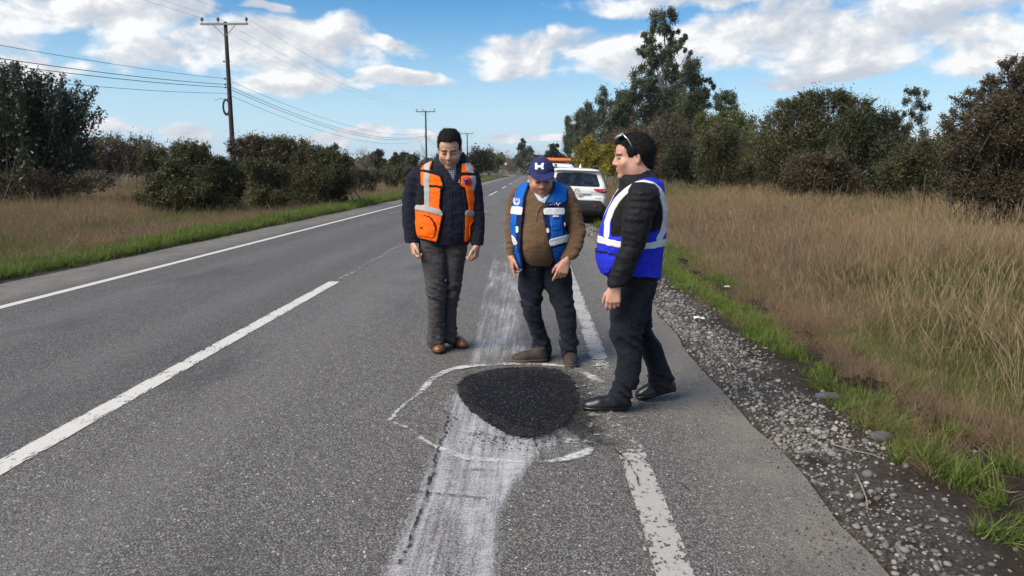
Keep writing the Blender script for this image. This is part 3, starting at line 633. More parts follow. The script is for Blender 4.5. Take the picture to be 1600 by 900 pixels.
plant('shrub', 'low dark green shrub beside the conical bush', 'shrub', 52, (1070, 285), [(1060, 240, 18, 18), (1080, 250, 22, 18), (1055, 262, 22, 16), (1085, 272, 24, 12)], 'dark', 18000, 0.12, 'dark', 35, G_SHR, up=0.5, stems=8, trunk_r=0.04, twigs=6)
plant('shrub', 'broad dark brownish thicket with twiggy top in mid field', 'shrub', 37, (1290, 306),
      [(1228, 176, 22, 14, .6), (1262, 164, 24, 15), (1300, 160, 28, 14), (1336, 172, 24, 13), (1215, 205, 24, 24), (1252, 200, 34, 28), (1300, 196, 40, 26), (1205, 240, 26, 28), (1250, 245, 40, 34), (1300, 245, 40, 34), (1270, 278, 60, 20)],
      'olive', 75000, 0.10, 'dark', 36, G_SHR, up=0.55, stems=22, trunk_r=0.03, twigs=14, sub=30)
plant('shrub', 'glossy dark green bush with upright tips right of the thicket', 'shrub', 34, (1360, 310),
      [(1352, 186, 22, 14), (1385, 194, 22, 14), (1330, 210, 26, 22), (1368, 214, 34, 22), (1404, 218, 18, 18), (1345, 245, 34, 28), (1385, 248, 30, 28), (1370, 278, 46, 20)],
      'dark', 52000, 0.10, 'dark', 37, G_SHR, up=0.8, stems=14, trunk_r=0.045, twigs=10, sub=28)
plant('shrub', 'mound of grey leafless twigs in front of the dark thicket', 'shrub', 29, (1280, 325), [(1262, 258, 26, 14), (1300, 252, 28, 14), (1245, 280, 26, 16), (1285, 280, 36, 18), (1325, 282, 26, 16)], 'brown', 30000, 0.08, 'grey', 38, G_SHR, up=0.3, stems=16, trunk_r=0.015, twigs=14)
plant('eucalyptus_tree', 'thin see-through young eucalyptus standing alone between two thickets', 'tree', 58, (1432, 285),
      [(1424, 142, 10, 5), (1440, 146, 9, 5), (1414, 158, 7, 5), (1432, 162, 9, 6), (1446, 168, 7, 5), (1420, 178, 8, 6), (1438, 186, 9, 7), (1424, 202, 9, 7), (1440, 208, 8, 7), (1430, 226, 9, 9)], 'euc', 3800, 0.17, 'grey', 39, G_EUC, droop=0.6, trunk_r=0.06, sub=7, spread=0.45)
plant('shrub', 'yellowish olive bush low in front of the thin eucalyptus', 'shrub', 25, (1440, 330), [(1425, 246, 26, 18), (1460, 235, 24, 18), (1485, 225, 20, 16), (1410, 272, 30, 18), (1455, 272, 34, 22), (1490, 262, 26, 24)], 'olive', 40000, 0.070, 'dark', 40, G_SHR, up=0.4, stems=12, trunk_r=0.018, twigs=8)
plant('shrub', 'tall dark brown thicket with pale leaf tips at the field edge', 'shrub', 17.5, (1560, 365),
      [(1572, 112, 18, 14, .6), (1596, 118, 20, 22, .7), (1548, 135, 14, 13, .5), (1516, 158, 18, 14, .5), (1546, 165, 26, 20, .7), (1590, 165, 36, 28), (1490, 190, 18, 14, .7), (1520, 200, 28, 24), (1565, 205, 36, 30), (1620, 210, 40, 40), (1500, 235, 26, 26), (1545, 250, 40, 34), (1600, 260, 40, 40), (1510, 285, 34, 24), (1570, 300, 46, 24), (1630, 310, 40, 30)],
      'brown', 95000, 0.052, 'dark', 41, G_SHR, up=0.35, droop=0.1, stems=26, trunk_r=0.018, twigs=14, sub=30)
plant('shrub', 'dark green bush buried in the tall thicket at the field edge', 'shrub', 19.5, (1590, 355), [(1560, 230, 34, 28), (1600, 190, 34, 30), (1640, 240, 40, 40), (1590, 270, 44, 34)], 'dark', 45000, 0.06, 'dark', 42, G_SHR, stems=12, trunk_r=0.02, twigs=6)
plant('shrub', 'low olive scrub filling the gap beside the rounded green bush', 'shrub', 52, (1185, 290), [(1180, 228, 22, 16), (1205, 236, 20, 18), (1170, 254, 26, 16), (1200, 262, 28, 16), (1185, 278, 34, 12)], 'olive', 20000, 0.12, 'dark', 45, G_SHR, up=0.5, stems=10, trunk_r=0.03, twigs=8)
plant('shrub', 'rust tinged scrub low between the leafless thicket and conical bush', 'shrub', 56, (1020, 285), [(1000, 250, 22, 16), (1030, 256, 26, 14), (1015, 270, 34, 10), (1050, 268, 24, 12)], 'rust', 14000, 0.13, 'dark', 46, G_SHR, up=0.5, stems=10, trunk_r=0.03, twigs=8)
plant('shrub', 'low brown scrub in the gap behind the thin young eucalyptus', 'shrub', 40, (1425, 300), [(1410, 240, 18, 14), (1440, 250, 22, 14), (1470, 240, 18, 16), (1430, 268, 34, 14)], 'brown', 16000, 0.10, 'dark', 47, G_SHR, up=0.5, stems=10, trunk_r=0.03, twigs=8)
G_YEL = 'yellow flowering shrubs behind the parked car'
plant('flowering_shrub', 'yellow flowering shrub rising behind the white car roof', 'shrub', 58, (926, 272), [(920, 228, 14, 10), (908, 242, 13, 12), (932, 244, 16, 14), (920, 258, 22, 12)], 'yellow', 6500, 0.15, 'dark', 43, G_YEL, up=0.3, stems=8, trunk_r=0.03, twigs=6)
plant('flowering_shrub', 'smaller yellow flowering shrub nearer the man in profile', 'shrub', 55, (958, 276), [(950, 236, 9, 10), (962, 250, 12, 12), (950, 262, 14, 10)], 'yellow', 3500, 0.15, 'dark', 44, G_YEL, up=0.3, stems=6, trunk_r=0.03, twigs=6)

# ---- left of the road
def shoot_tree(name, label, cat, Y, base, tips, leaf, seed, size=0.2, per=120, start=0.38):
    """many upright shoots fanning from one foot, leaves along their upper part"""
    rng = rand(seed); b = at_Y(base[0], base[1], Y); b[2] = gz(b[0], Y) - 0.05; root = empty(name, b, label, cat)
    tm = MB(); L = []; R_ = []
    for (px, py) in tips:
        tip = at_Y(px, py, Y); tip[1] += rng.normal() * 1.1
        s_ = b + np.array([(tip[0] - b[0]) * rng.uniform(0.15, 0.5), rng.normal() * 0.6, 0]); s_[2] = gz(s_[0], s_[1]) - 0.05
        mid = s_ * 0.5 + tip * 0.5 + np.array([(tip[0] - s_[0]) * 0.10, 0, 0.1]); u = np.linspace(0, 1, 9)[:, None]
        P = s_ * (1 - u) ** 2 + mid * 2 * u * (1 - u) + tip * u ** 2 + rng.normal(size=(9, 3)) * 0.05 * np.sin(np.pi * u)
        tm.tube(P, np.linspace(0.055, 0.008, 9), 5, False)
        n = int(per * rng.uniform(0.7, 1.3)); uu = start + (1 - start) * rng.random(n) ** 0.8; q = np.stack([np.interp(uu, u[:, 0], P[:, k]) for k in range(3)], -1)
        w = 0.34 * (1.08 - uu) + 0.07; L.append(q + rng.normal(size=(n, 3)) * w[:, None] * np.array([1, 1, 0.8])); R_.append(np.full(n, rng.uniform(0.15, 0.7)))
    o = tm.build('trunk', BARK['dark']); o.parent = root; o.data.transform(Matrix.Translation(-Vector(b)))
    P = np.concatenate(L); link(bpy.data.objects.new('crown', leaves_mesh('crown', P - b, size, LEAF[leaf], rng, up=0.55, rnd=np.concatenate(R_))), root); return root
rg = rand(77); tips = []
prof = [(-170, 130), (-120, 96), (-60, 82), (0, 88), (20, 86), (40, 104), (58, 100), (72, 110), (84, 122), (98, 122), (108, 134), (124, 138), (136, 158), (142, 178)]
for i in range(175):
    x_ = rg.uniform(-175, 144); y_ = np.interp(x_, [q[0] for q in prof], [q[1] for q in prof]); tips.append((x_, y_ + abs(rg.normal()) * 16 + (0 if rg.random() < 0.35 else rg.uniform(0, 105))))
shoot_tree('broadleaf_tree', 'dark bushy tree of upright leafy shoots beside the far verge', 'tree', 31, (12, 318), tips, 'glossy', 51, 0.15, 300)
G_L = 'shrubs beyond the far verge'
plant('shrub', 'twiggy leafless shrub at the foot of the upright leafy tree', 'shrub', 30, (95, 322), [(60, 285, 40, 20, .4), (110, 290, 36, 16, .5), (20, 290, 40, 20, .4), (150, 285, 30, 14, .4)], 'brown', 7000, 0.10, 'grey', 52, G_L, up=0.3, stems=22, trunk_r=0.02, twigs=12)
plant('shrub', 'wide brown leafless thicket in the field behind the leafy tree', 'shrub', 58, (185, 290), [(140, 240, 30, 16), (175, 232, 30, 18), (215, 236, 28, 18), (250, 246, 26, 14), (160, 256, 44, 14), (225, 258, 40, 14)], 'brown', 26000, 0.15, 'grey', 50, G_L, up=0.4, stems=18, trunk_r=0.04, twigs=10)
plant('bramble_bush', 'dark rounded bramble mound nearest the leafy upright tree', 'shrub', 27, (275, 335), [(268, 262, 28, 14), (250, 282, 24, 18), (285, 285, 34, 24), (270, 305, 40, 18), (310, 298, 24, 16), (235, 308, 24, 14), (300, 318, 40, 12), (262, 330, 44, 12), (320, 332, 30, 10)], 'olive', 30000, 0.085, 'dark', 53, G_L, stems=10, trunk_r=0.03, twigs=6, spread=0.3)
plant('bramble_bush', 'small dark bramble mound under the near utility pole', 'shrub', 27.5, (346, 325), [(345, 256, 16, 9), (330, 275, 20, 16), (358, 280, 22, 20), (345, 300, 26, 14), (345, 322, 36, 14)], 'dark', 20000, 0.085, 'dark', 54, G_L, stems=8, trunk_r=0.03, twigs=6)
plant('shrub', 'olive shrub behind the bramble mounds', 'shrub', 36, (310, 315), [(285, 238, 24, 12), (315, 240, 26, 12), (300, 256, 40, 16), (240, 250, 30, 14)], 'olive', 15000, 0.12, 'grey', 55, G_L, up=0.5, stems=10, trunk_r=0.03, twigs=8)
plant('shrub', 'large dark bush with loose twigs right of the near utility pole', 'shrub', 31, (400, 325), [(378, 230, 22, 10), (400, 224, 18, 9), (425, 234, 20, 12), (385, 242, 28, 18), (420, 250, 30, 20), (395, 272, 36, 22), (425, 290, 30, 20), (395, 312, 40, 18)], 'brown', 42000, 0.08, 'grey', 56, G_L, up=0.5, stems=16, trunk_r=0.03, twigs=12)
plant('shrub', 'greenish bush with loose top beside the large dark bush', 'shrub', 31, (455, 322), [(440, 226, 20, 10), (466, 234, 20, 12), (490, 244, 20, 12), (455, 246, 30, 18), (485, 258, 28, 20), (460, 280, 34, 20), (500, 282, 24, 20), (470, 308, 40, 14)], 'olive', 32000, 0.08, 'grey', 57, G_L, up=0.5, stems=14, trunk_r=0.03, twigs=10)
plant('shrub', 'low olive bush tapering down towards the dry bank', 'shrub', 33, (515, 318), [(512, 246, 18, 10), (530, 256, 18, 14), (515, 274, 26, 18), (540, 280, 18, 14), (512, 298, 26, 14), (525, 308, 30, 8)], 'olive', 16000, 0.095, 'grey', 58, G_L, up=0.4, stems=10, trunk_r=0.03, twigs=8)
plant('bramble_bush', 'blackish bramble mound in front of the large dark bush', 'shrub', 27, (415, 335), [(405, 262, 22, 12), (428, 272, 20, 14), (410, 286, 30, 18), (415, 308, 36, 14)], 'olive', 19000, 0.085, 'dark', 59, G_L, stems=8, trunk_r=0.03, twigs=6)
plant('shrub', 'dry brown scrub on the bank just past the last olive bush', 'shrub', 47, (572, 300), [(556, 274, 18, 10), (578, 276, 20, 9), (565, 290, 28, 9)], 'brown', 9000, 0.10, 'grey', 48, G_L, up=0.6, stems=10, trunk_r=0.02, twigs=8)
plant('shrub', 'dull green scrub along the bank towards the second utility pole', 'shrub', 62, (622, 290), [(606, 270, 18, 8), (632, 270, 18, 8), (618, 280, 28, 8)], 'olive', 8000, 0.13, 'grey', 49, G_L, up=0.6, stems=8, trunk_r=0.02, twigs=8)
def bare_tree(name, label, Y, base, top, width, seed, group=None, trunk_r=0.16, levels=4, mat='grey'):
    rng = rand(seed); b = at_Y(base[0], base[1], Y); b[2] = gz(b[0], Y) - 0.05; tz = at_Y(top[0], top[1], Y); H = tz[2] - b[2]; W_ = width * Y / F_PX; root = empty(name, b, label, 'tree', group)
    tm, cm = MB(), MB()
    def grow(p0, d, L, r, lev):
        e = p0 + d * L; P = curve_pts(p0, e, rng, 4, wob=0.05); (tm if lev < 2 else cm).tube(P, np.linspace(r, r * 0.55, 4), 5 if lev < 2 else 3, False)
        if lev >= levels: return
        for k in range(4 if lev else 5):
            dd = d * 0.75 + rng.normal(size=3) * np.array([W_ / H, W_ / H, 0.35]) * 1.05; dd[2] = abs(dd[2]) * 0.8 + 0.18; dd /= np.linalg.norm(dd)
            grow(P[rng.integers(1, 4)], dd, L * rng.uniform(0.55, 0.8), r * 0.5, lev + 1)
    grow(b, np.array([0, 0, 1.0]), H * 0.36, trunk_r, 0)
    for m_, nm in ((tm, 'trunk'), (cm, 'crown')):
        o = m_.build(nm, BARK[mat]); o.parent = root; o.data.transform(Matrix.Translation(-Vector(b)))
    return root
G_B = 'leafless trees on the skyline'
bare_tree('leafless_tree', 'round leafless grey tree alone on the left skyline', 130, (562, 262), (562, 212), 42, 61, G_B, 0.16, 5)
bare_tree('leafless_tree', 'pale leafless tree just left of the second utility pole', 120, (678, 262), (676, 212), 26, 62, G_B, 0.10, 4)
for i, (x_, top_, w_, Y) in enumerate([(165, 198, 40, 85), (185, 206, 34, 88), (205, 206, 34, 90), (222, 210, 30, 92), (150, 208, 30, 86)]):
    bare_tree('leafless_tree', 'one of the grey leafless trees behind the upright leafy tree', Y, (x_, 265), (x_, top_), w_, 63 + i, 'leafless trees behind the leafy tree', 0.10, 5)
for i, (x_, top_, w_, Y) in enumerate([(748, 230, 30, 210), (766, 224, 34, 220), (785, 226, 34, 215), (800, 228, 30, 360), (842, 216, 34, 330), (858, 220, 30, 190), (873, 224, 26, 180)]):
    bare_tree('leafless_tree', 'one of the grey leafless trees where the road meets the skyline', Y, (x_, 264), (x_, top_), w_, 70 + i, 'leafless trees at the end of the road', 0.2, 5)
G_F = 'dark evergreen trees on the skyline'
for i, (x_, lob, Y, lab) in enumerate([
    (518, [(518, 234, 10, 8), (512, 244, 12, 9), (526, 246, 10, 8), (518, 256, 18, 10)], 110, 'dark round evergreen left of the lone leafless tree'),
    (588, [(590, 240, 7, 6), (584, 250, 9, 8), (594, 254, 10, 8)], 140, 'dark evergreen just right of the lone leafless tree'),
    (625, [(618, 246, 10, 6), (632, 244, 10, 6), (626, 254, 16, 8), (645, 250, 12, 8)], 150, 'low dark evergreens left of the second utility pole'),
    (735, [(735, 250, 14, 10), (752, 246, 18, 12), (745, 260, 24, 10), (760, 256, 10, 10)], 160, 'dark green roadside bush below the third utility pole'),
    (822, [(818, 222, 4, 6), (816, 234, 7, 8), (826, 240, 8, 10), (814, 250, 10, 10), (828, 254, 10, 8)], 360, 'dark pointed conifer above the end of the road'),
    (866, [(868, 232, 6, 8), (862, 246, 9, 10), (872, 250, 10, 10)], 170, 'dark conifer beside the end of the eucalyptus row')]):
    plant('evergreen_tree', lab, 'tree', Y, (x_, 266), lob, 'dark', 5000, Y * 0.0030, 'dark', 80 + i, G_F, trunk_r=0.12, sub=12)
plant('flowering_shrub', 'yellowish bush beside the far left bend of the road', 'shrub', 190, (772, 265), [(764, 244, 10, 6), (780, 250, 9, 7), (770, 256, 14, 7)], 'green', 4500, 0.42, 'dark', 90, None, stems=6, trunk_r=0.05, twigs=3)
# a far wood that reads as one mass closes the horizon
rng = rand(5); n = 90000
xpx = rng.uniform(-500, 2100, n); Yd = rng.uniform(240, 520, n)
hpx = 15 + 12 * (fbm2(xpx / 38, xpx * 0, 9) + 1) * 0.5 + 8 * (fbm2(xpx / 9, xpx * 0, 10))
hpx = np.where((xpx > 700) & (xpx < 1000), hpx + 6, hpx)
P = np.stack([(xpx - VPX) / F_PX * Yd, Yd, CAM_H + (hpx * rng.random(n) ** 0.6 - 4) / F_PX * Yd], -1)
P = P[(np.abs(P[:, 0] + 3 - bend(P[:, 1])) > 9)]
for lab, sel, mt in (('distant brown and grey wood along the horizon', slice(0, None, 2), 'brown'), ('distant dark green wood along the horizon', slice(1, None, 2), 'dark')):
    o = bpy.data.objects.new('far_wood', leaves_mesh('far_wood', P[sel], 1.5, LEAF[mt], rng, aspect=0.7, rnd=np.clip(0.5 + 0.4 * fbm2(P[sel, 0] * 0.1, P[sel, 1] * 0.1, 3), 0, 1))); link(o); tag(o, lab, 'wood', kind='stuff')
# ------------------------------------------------------------------ grass (instanced tufts), gravel, clods
def grass_mat(name, stops, tip, trans=0.3):
    m, t, p = new_mat(name)
    r = t.add('ShaderNodeAttribute', attribute_name='rnd').outputs['Fac']; h = t.add('ShaderNodeAttribute', attribute_name='h').outputs['Fac']
    oi = t.add('ShaderNodeObjectInfo').outputs['Random']
    c = t.ramp(t.math('ADD', t.math('MULTIPLY', r, 0.6), t.math('MULTIPLY', oi, 0.4)), stops)
    c = t.mix(t.math('MULTIPLY', h, 0.6), c, tip)
    t.put(p.inputs['Base Color'], c); p.inputs['Roughness'].default_value = 0.7; p.inputs['Specular IOR Level'].default_value = 0.2
    tr = t.add('ShaderNodeBsdfTranslucent'); t.put(tr.inputs[0], c); mx = t.add('ShaderNodeMixShader'); mx.inputs[0].default_value = trans
    t.l.new(p.outputs[0], mx.inputs[1]); t.l.new(tr.outputs[0], mx.inputs[2]); t.l.new(mx.outputs[0], t.n['Material Output'].inputs[0]); return m
GM = {'straw': grass_mat('straw_grass', [(0.0, (0.11, 0.075, 0.036)), (0.5, (0.235, 0.165, 0.085)), (1.0, (0.40, 0.30, 0.165))], (0.33, 0.245, 0.14)),
      'rust': grass_mat('russet_grass', [(0.0, (0.085, 0.055, 0.032)), (0.5, (0.185, 0.125, 0.075)), (1.0, (0.31, 0.225, 0.145))], (0.25, 0.18, 0.115)),
      'green': grass_mat('green_grass', [(0.0, (0.034, 0.055, 0.010)), (0.5, (0.085, 0.130, 0.024)), (1.0, (0.19, 0.23, 0.06))], (0.17, 0.21, 0.05)),
      'olive': grass_mat('olive_grass', [(0.0, (0.035, 0.045, 0.012)), (0.5, (0.088, 0.100, 0.030)), (1.0, (0.19, 0.19, 0.07))], (0.16, 0.16, 0.06))}
def tuft(name, mat, n, h, spread, lean, width, seed, heads=0.0):
    rng = rand(seed); V = []; Q = []; T3 = []; HH = []; RR = []; ns = 3; c = 0
    for i in range(n):
        a = rng.uniform(0, 2 * np.pi); b = np.array([np.cos(a), np.sin(a), 0]); p0 = rng.normal(size=3) * spread; p0[2] = 0
        L = h * rng.uniform(0.45, 1.15); ln = lean * rng.uniform(0.2, 1.4); w = width * rng.uniform(0.7, 1.3); s = np.array([-b[1], b[0], 0])
        tw = rng.uniform(-0.8, 0.8); s = s * np.cos(tw) + b * np.sin(tw); r = rng.random()
        for k in range(ns):
            u = k / ns; ctr = p0 + b * ln * L * u ** 1.8 + np.array([0, 0, L * u * (1 - 0.25 * ln * u)]); ww = w * (1 - u * 0.75)
            V += [ctr - s * ww, ctr + s * ww]; HH += [u, u]
        V.append(p0 + b * ln * L + np.array([0, 0, L * (1 - 0.25 * ln)])); HH.append(1.0)
        for k in range(ns - 1): Q.append([c + 2 * k, c + 2 * k + 1, c + 2 * k + 3, c + 2 * k + 2]); RR.append(r)
        T3.append([c + 2 * ns - 2, c + 2 * ns - 1, c + 2 * ns]); c += 2 * ns + 1
        if rng.random() < heads:                                   # a seed head
            e = V[-1]; d_ = (b * ln * 0.6 + np.array([0, 0, 1.0])); d_ /= np.linalg.norm(d_)
            for sg in (s, np.cross(d_, s)):
                V += [e - d_ * L * 0.16, e + sg * w * 1.25 - d_ * L * 0.05, e + d_ * L * 0.05, e - sg * w * 1.25 - d_ * L * 0.05]; HH += [1, 1, 1, 1]; Q.append([c, c + 1, c + 2, c + 3]); RR.append(min(1, r + 0.2)); c += 4
    me = mesh_np(name, np.array(V), [np.array(Q), np.array(T3)], mat, False)
    at = me.attributes.new('rnd', 'FLOAT', 'FACE'); at.data.foreach_set('value', np.array(RR + [0.5] * len(T3), np.float32))
    at = me.attributes.new('h', 'FLOAT', 'POINT'); at.data.foreach_set('value', np.array(HH, np.float32))
    return me
def scatter(name, label, cat, meshes, P, scale, rng, tilt=0.12, kind='stuff', flat=False):
    col = bpy.data.collections.new(name + '_kit')
    for i, me in enumerate(meshes):
        col.objects.link(bpy.data.objects.new(f'{name}_kit_{i:02d}', me))
    n = len(P); me = bpy.data.meshes.new(name); me.vertices.add(n); me.vertices.foreach_set('co', np.asarray(P, np.float32).ravel())
    rot = np.stack([rng.normal(size=n) * tilt, rng.normal(size=n) * tilt, rng.uniform(0, 2 * np.pi, n)], -1).astype(np.float32)
    a = me.attributes.new('rot', 'FLOAT_VECTOR', 'POINT'); a.data.foreach_set('vector', rot.ravel())
    s3 = np.asarray(scale, np.float32); s3 = np.repeat(s3[:, None], 3, 1) if s3.ndim == 1 else s3
    a = me.attributes.new('scl', 'FLOAT_VECTOR', 'POINT'); a.data.foreach_set('vector', s3.ravel())
    a = me.attributes.new('pick', 'INT', 'POINT'); a.data.foreach_set('value', rng.integers(0, len(meshes), n).astype(np.int32))
    ng = bpy.data.node_groups.new(name, 'GeometryNodeTree')
    ng.interface.new_socket('Geometry', in_out='INPUT', socket_type='NodeSocketGeometry'); ng.interface.new_socket('Geometry', in_out='OUTPUT', socket_type='NodeSocketGeometry')
    gi, go = ng.nodes.new('NodeGroupInput'), ng.nodes.new('NodeGroupOutput'); ip = ng.nodes.new('GeometryNodeInstanceOnPoints'); ci = ng.nodes.new('GeometryNodeCollectionInfo')
    ci.inputs['Collection'].default_value = col; ci.inputs['Separate Children'].default_value = True; ci.inputs['Reset Children'].default_value = True
    def nattr(nm, ty):
        q = ng.nodes.new('GeometryNodeInputNamedAttribute'); q.data_type = ty; q.inputs['Name'].default_value = nm; return q.outputs['Attribute']
    ng.links.new(gi.outputs[0], ip.inputs['Points']); ng.links.new(ci.outputs[0], ip.inputs['Instance']); ip.inputs['Pick Instance'].default_value = True
    ng.links.new(nattr('pick', 'INT'), ip.inputs['Instance Index']); ng.links.new(nattr('scl', 'FLOAT_VECTOR'), ip.inputs['Scale'])
    er_ = ng.nodes.new('FunctionNodeEulerToRotation'); ng.links.new(nattr('rot', 'FLOAT_VECTOR'), er_.inputs[0]); ng.links.new(er_.outputs[0], ip.inputs['Rotation'])
    ng.links.new(ip.outputs[0], go.inputs[0])
    o = bpy.data.objects.new(name, me); link(o); md = o.modifiers.new('scatter', 'NODES'); md.node_group = ng
    return tag(o, label, cat, kind=kind)
K = {'straw': [tuft('straw', GM['straw'], 46, 0.80, 0.10, 0.70, 0.0025, s, 0.18) for s in range(5)],
     'rust': [tuft('rust', GM['rust'], 50, 0.70, 0.10, 0.85, 0.0027, 10 + s, 0.2) for s in range(5)],
     'olive': [tuft('olive', GM['olive'], 46, 0.55, 0.09, 0.75, 0.0036, 20 + s, 0.05) for s in range(4)],
     'green': [tuft('green', GM['green'], 40, 0.17, 0.06, 0.85, 0.0036, 30 + s) for s in range(5)],
     'clump': [tuft('clump', GM['green'], 70, 0.30, 0.05, 0.85, 0.0052, 40 + s) for s in range(3)]}
def points(n, x0, x1, y0, y1, rng, fall=1.0):
    """denser towards the camera: density ~ 1/Y^fall"""
    u = rng.random(n)
    if fall == 1.0: Y = y0 * (y1 / y0) ** u
    else: Y = (y0 ** (1 - fall) + u * (y1 ** (1 - fall) - y0 ** (1 - fall))) ** (1 / (1 - fall))
    return np.stack([rng.uniform(x0, x1, n), Y], -1)
def field(XY, grow0=8.0, gmax=2.2):
    Z = gz(XY[:, 0], XY[:, 1]); s = np.clip((XY[:, 1] / grow0) ** 0.45, 1.0, gmax)
    return np.concatenate([XY, Z[:, None] - 0.015], -1), s
rng = rand(101)
def sel(XY, a, b, seed, f=0.35):
    v = fbm2(XY[:, 0] * f, XY[:, 1] * f * 0.6, seed) + rng.normal(size=len(XY)) * 0.12; return (v > a) & (v <= b)
# right hand field
def right_field(n):
    Y = 1.6 * (90 / 1.6) ** rng.random(n); X = 2.6 + (3.9 + Y * 0.62) * rng.random(n) ** 1.15
    XY = np.stack([X, Y], -1); e = 2.95 + 0.30 * fbm2(Y * 0.5, Y * 0, 71) + rng.normal(size=n) * 0.12 - np.clip((Y - 12) * 0.02, 0, 0.5)
    return XY[X > e]
XY = right_field(52000)
v = 1.25 * fbm2(XY[:, 0] * 0.55, XY[:, 1] * 0.32, 3) + rng.normal(size=len(XY)) * 0.13
lowx = (XY[:, 0] < 5.2 + rng.normal(size=len(XY)) * 0.5) | ((XY[:, 1] < 9 + rng.normal(size=len(XY)) * 2) & (rng.random(len(XY)) < 0.6))
rust = np.where(lowx, v > 0.06, v > 0.34); olive = np.where(lowx, v < 0.03, v < 0.02); straw = ~(rust | olive)
for nm, msk, lab, sz in (('tall_grass', straw, 'tall straw coloured dry grass filling the field beside the road', 1.0), ('tall_grass', rust, 'reddish brown dead grass leaning over the verge', 0.95), ('tall_grass', olive, 'olive green rough grass mixed into the dry field', 0.9)):
    P, s = field(XY[msk], 9); key = 'straw' if msk is straw else 'rust' if msk is rust else 'olive'
    edge_ = np.clip((P[:, 0] - 2.2) / 2.2, 0.40, 1.0); hgt = rng.uniform(0.55, 1.05, len(s)) * sz * edge_ * np.clip(0.82 + 0.55 * (fbm2(P[:, 0] * 0.6, P[:, 1] * 0.45, 8)), 0.35, 1.15); s = s * rng.uniform(0.7, 1.2, len(s)) * edge_; hz = hgt / s
    scatter(nm, lab, 'grass', K[key], P, np.stack([s, s, s * hz], -1), rng, 0.30)
# green verge, broken by bare soil
Y = 2.0 * (70 / 2.0) ** rng.random(26000); X = 1.85 + 1.75 * rng.random(26000); XY = np.stack([X, Y], -1)
g = fbm2(X * 1.6, Y * 1.1, 15) + 0.30 * np.clip((Y - 7) / 6, -0.75, 1) - 0.42 * (Y < 4.4) - 1.2 * np.clip(2.15 - X, 0, 1) + rng.normal(size=len(X)) * 0.16 - 0.7 * np.exp(-((X - 2.65 - 0.1 * np.sin(Y)) / 0.2) ** 2) * (Y < 18) + 0.35 * np.exp(-((X - 2.3) / 0.18) ** 2)
XY = XY[(g > 0.13) & (rng.random(len(g)) < np.clip(XY[:, 1] / 9, 0.22, 1))]; P, s = field(XY, 7, 2.2); scatter('verge_grass', 'short bright green grass along the gravel shoulder', 'grass', K['green'], P, s * rng.uniform(0.25, 0.8, len(s)), rng, 0.3)
Q = np.array([on_ground(*q, -0.12)[:2] for q in [(1548, 800), (1590, 830), (1520, 775), (1440, 725), (1415, 735), (1470, 745), (1390, 690), (1595, 740), (1580, 860), (1500, 690), (1300, 620), (1360, 640), (1440, 620), (1250, 560)]])
Q = np.repeat(Q, 3, 0) + rng.normal(size=(len(Q) * 3, 2)) * 0.06; P, s = field(Q); scatter('grass_clump', 'long bladed green grass clumps sprouting from the bare soil', 'grass', K['clump'], P, rng.uniform(0.25, 0.75, len(s)), rng, 0.3)
n = 3600; Y = 2.4 * (16 / 2.4) ** rng.random(n); X = 2.0 + 1.3 * rng.random(n); XY = np.stack([X, Y], -1); XY = XY[(fbm2(X * 1.9, Y * 1.3, 77) > 0.02) & (rng.random(n) < np.clip((X - 1.9) / 1.2, 0.1, 1))]; P, s = field(XY)
scatter('dead_grass', 'short withered grass lying over the bare soil of the verge', 'grass', K['rust'], P, rng.uniform(0.12, 0.42, len(s)), rng, 0.55)
# left verge and bank
Y = 7.0 * (140 / 7.0) ** rng.random(30000); X = -7.45 - 1.5 * rng.random(30000) ** 1.1; XY = np.stack([X, Y], -1)
g = fbm2(X * 1.0, Y * 0.6, 17) + rng.normal(size=len(X)) * 0.15 + 0.12 - 0.9 * np.clip(-8.2 - X, 0, 1); XY = XY[g > 0]; P, s = field(XY, 10, 2.6)
scatter('verge_grass', 'short green grass strip along the far side of the road', 'grass', K['green'], P, s * rng.uniform(0.4, 1.3, len(s)), rng, 0.3)
n = 34000; Y = 8.0 * (130 / 8.0) ** rng.random(n); X = -8.4 - (2.6 + Y * 0.62) * rng.random(n) ** 1.1; XY = np.stack([X, Y], -1)
v = 1.2 * fbm2(X * 0.45, Y * 0.25, 23) + rng.normal(size=n) * 0.13; lowx = X > -11.6 + rng.normal(size=n) * 0.4
rust = np.where(lowx, v > -0.06, v > 0.10); olive = ~rust & (v < -0.08); straw = ~(rust | olive)
for msk, key, lab in ((straw, 'straw', 'dry straw grass on the bank across the road'), (rust, 'rust', 'reddish brown dead grass on the bank across the road'), (olive, 'olive', 'dull olive rough grass on the bank across the road')):
    P, s = field(XY[msk], 11, 2.4); scatter('bank_grass', lab, 'grass', K[key], P, np.stack([s, s, rng.uniform(0.6, 1.4, len(s)) * np.clip((-7.9 - P[:, 0]) / 2.4, 0.35, 1)], -1), rng, 0.2)

# bleached single stalks standing above the field, and bent ones at its edge
KS = [tuft('stalk', grass_mat('bleached_stalk', [(0.0, (0.19, 0.135, 0.078)), (1.0, (0.36, 0.275, 0.17))], (0.32, 0.245, 0.15)), 5, 1.0, 0.10, 0.35, 0.0032, 60 + s, 0.7) for s in range(4)]
XY = right_field(9000); XY = XY[rng.random(len(XY)) < np.clip(XY[:, 1] / 14, 0.12, 1)]; P, s = field(XY, 9, 2.0); s = rng.uniform(0.7, 1.1, len(s)) * np.clip((P[:, 0] - 2.0) / 2.2, 0.4, 1.0); scatter('dry_stalks', 'bleached seed stalks standing above the dry field', 'grass', KS, P, s, rng, 0.28)
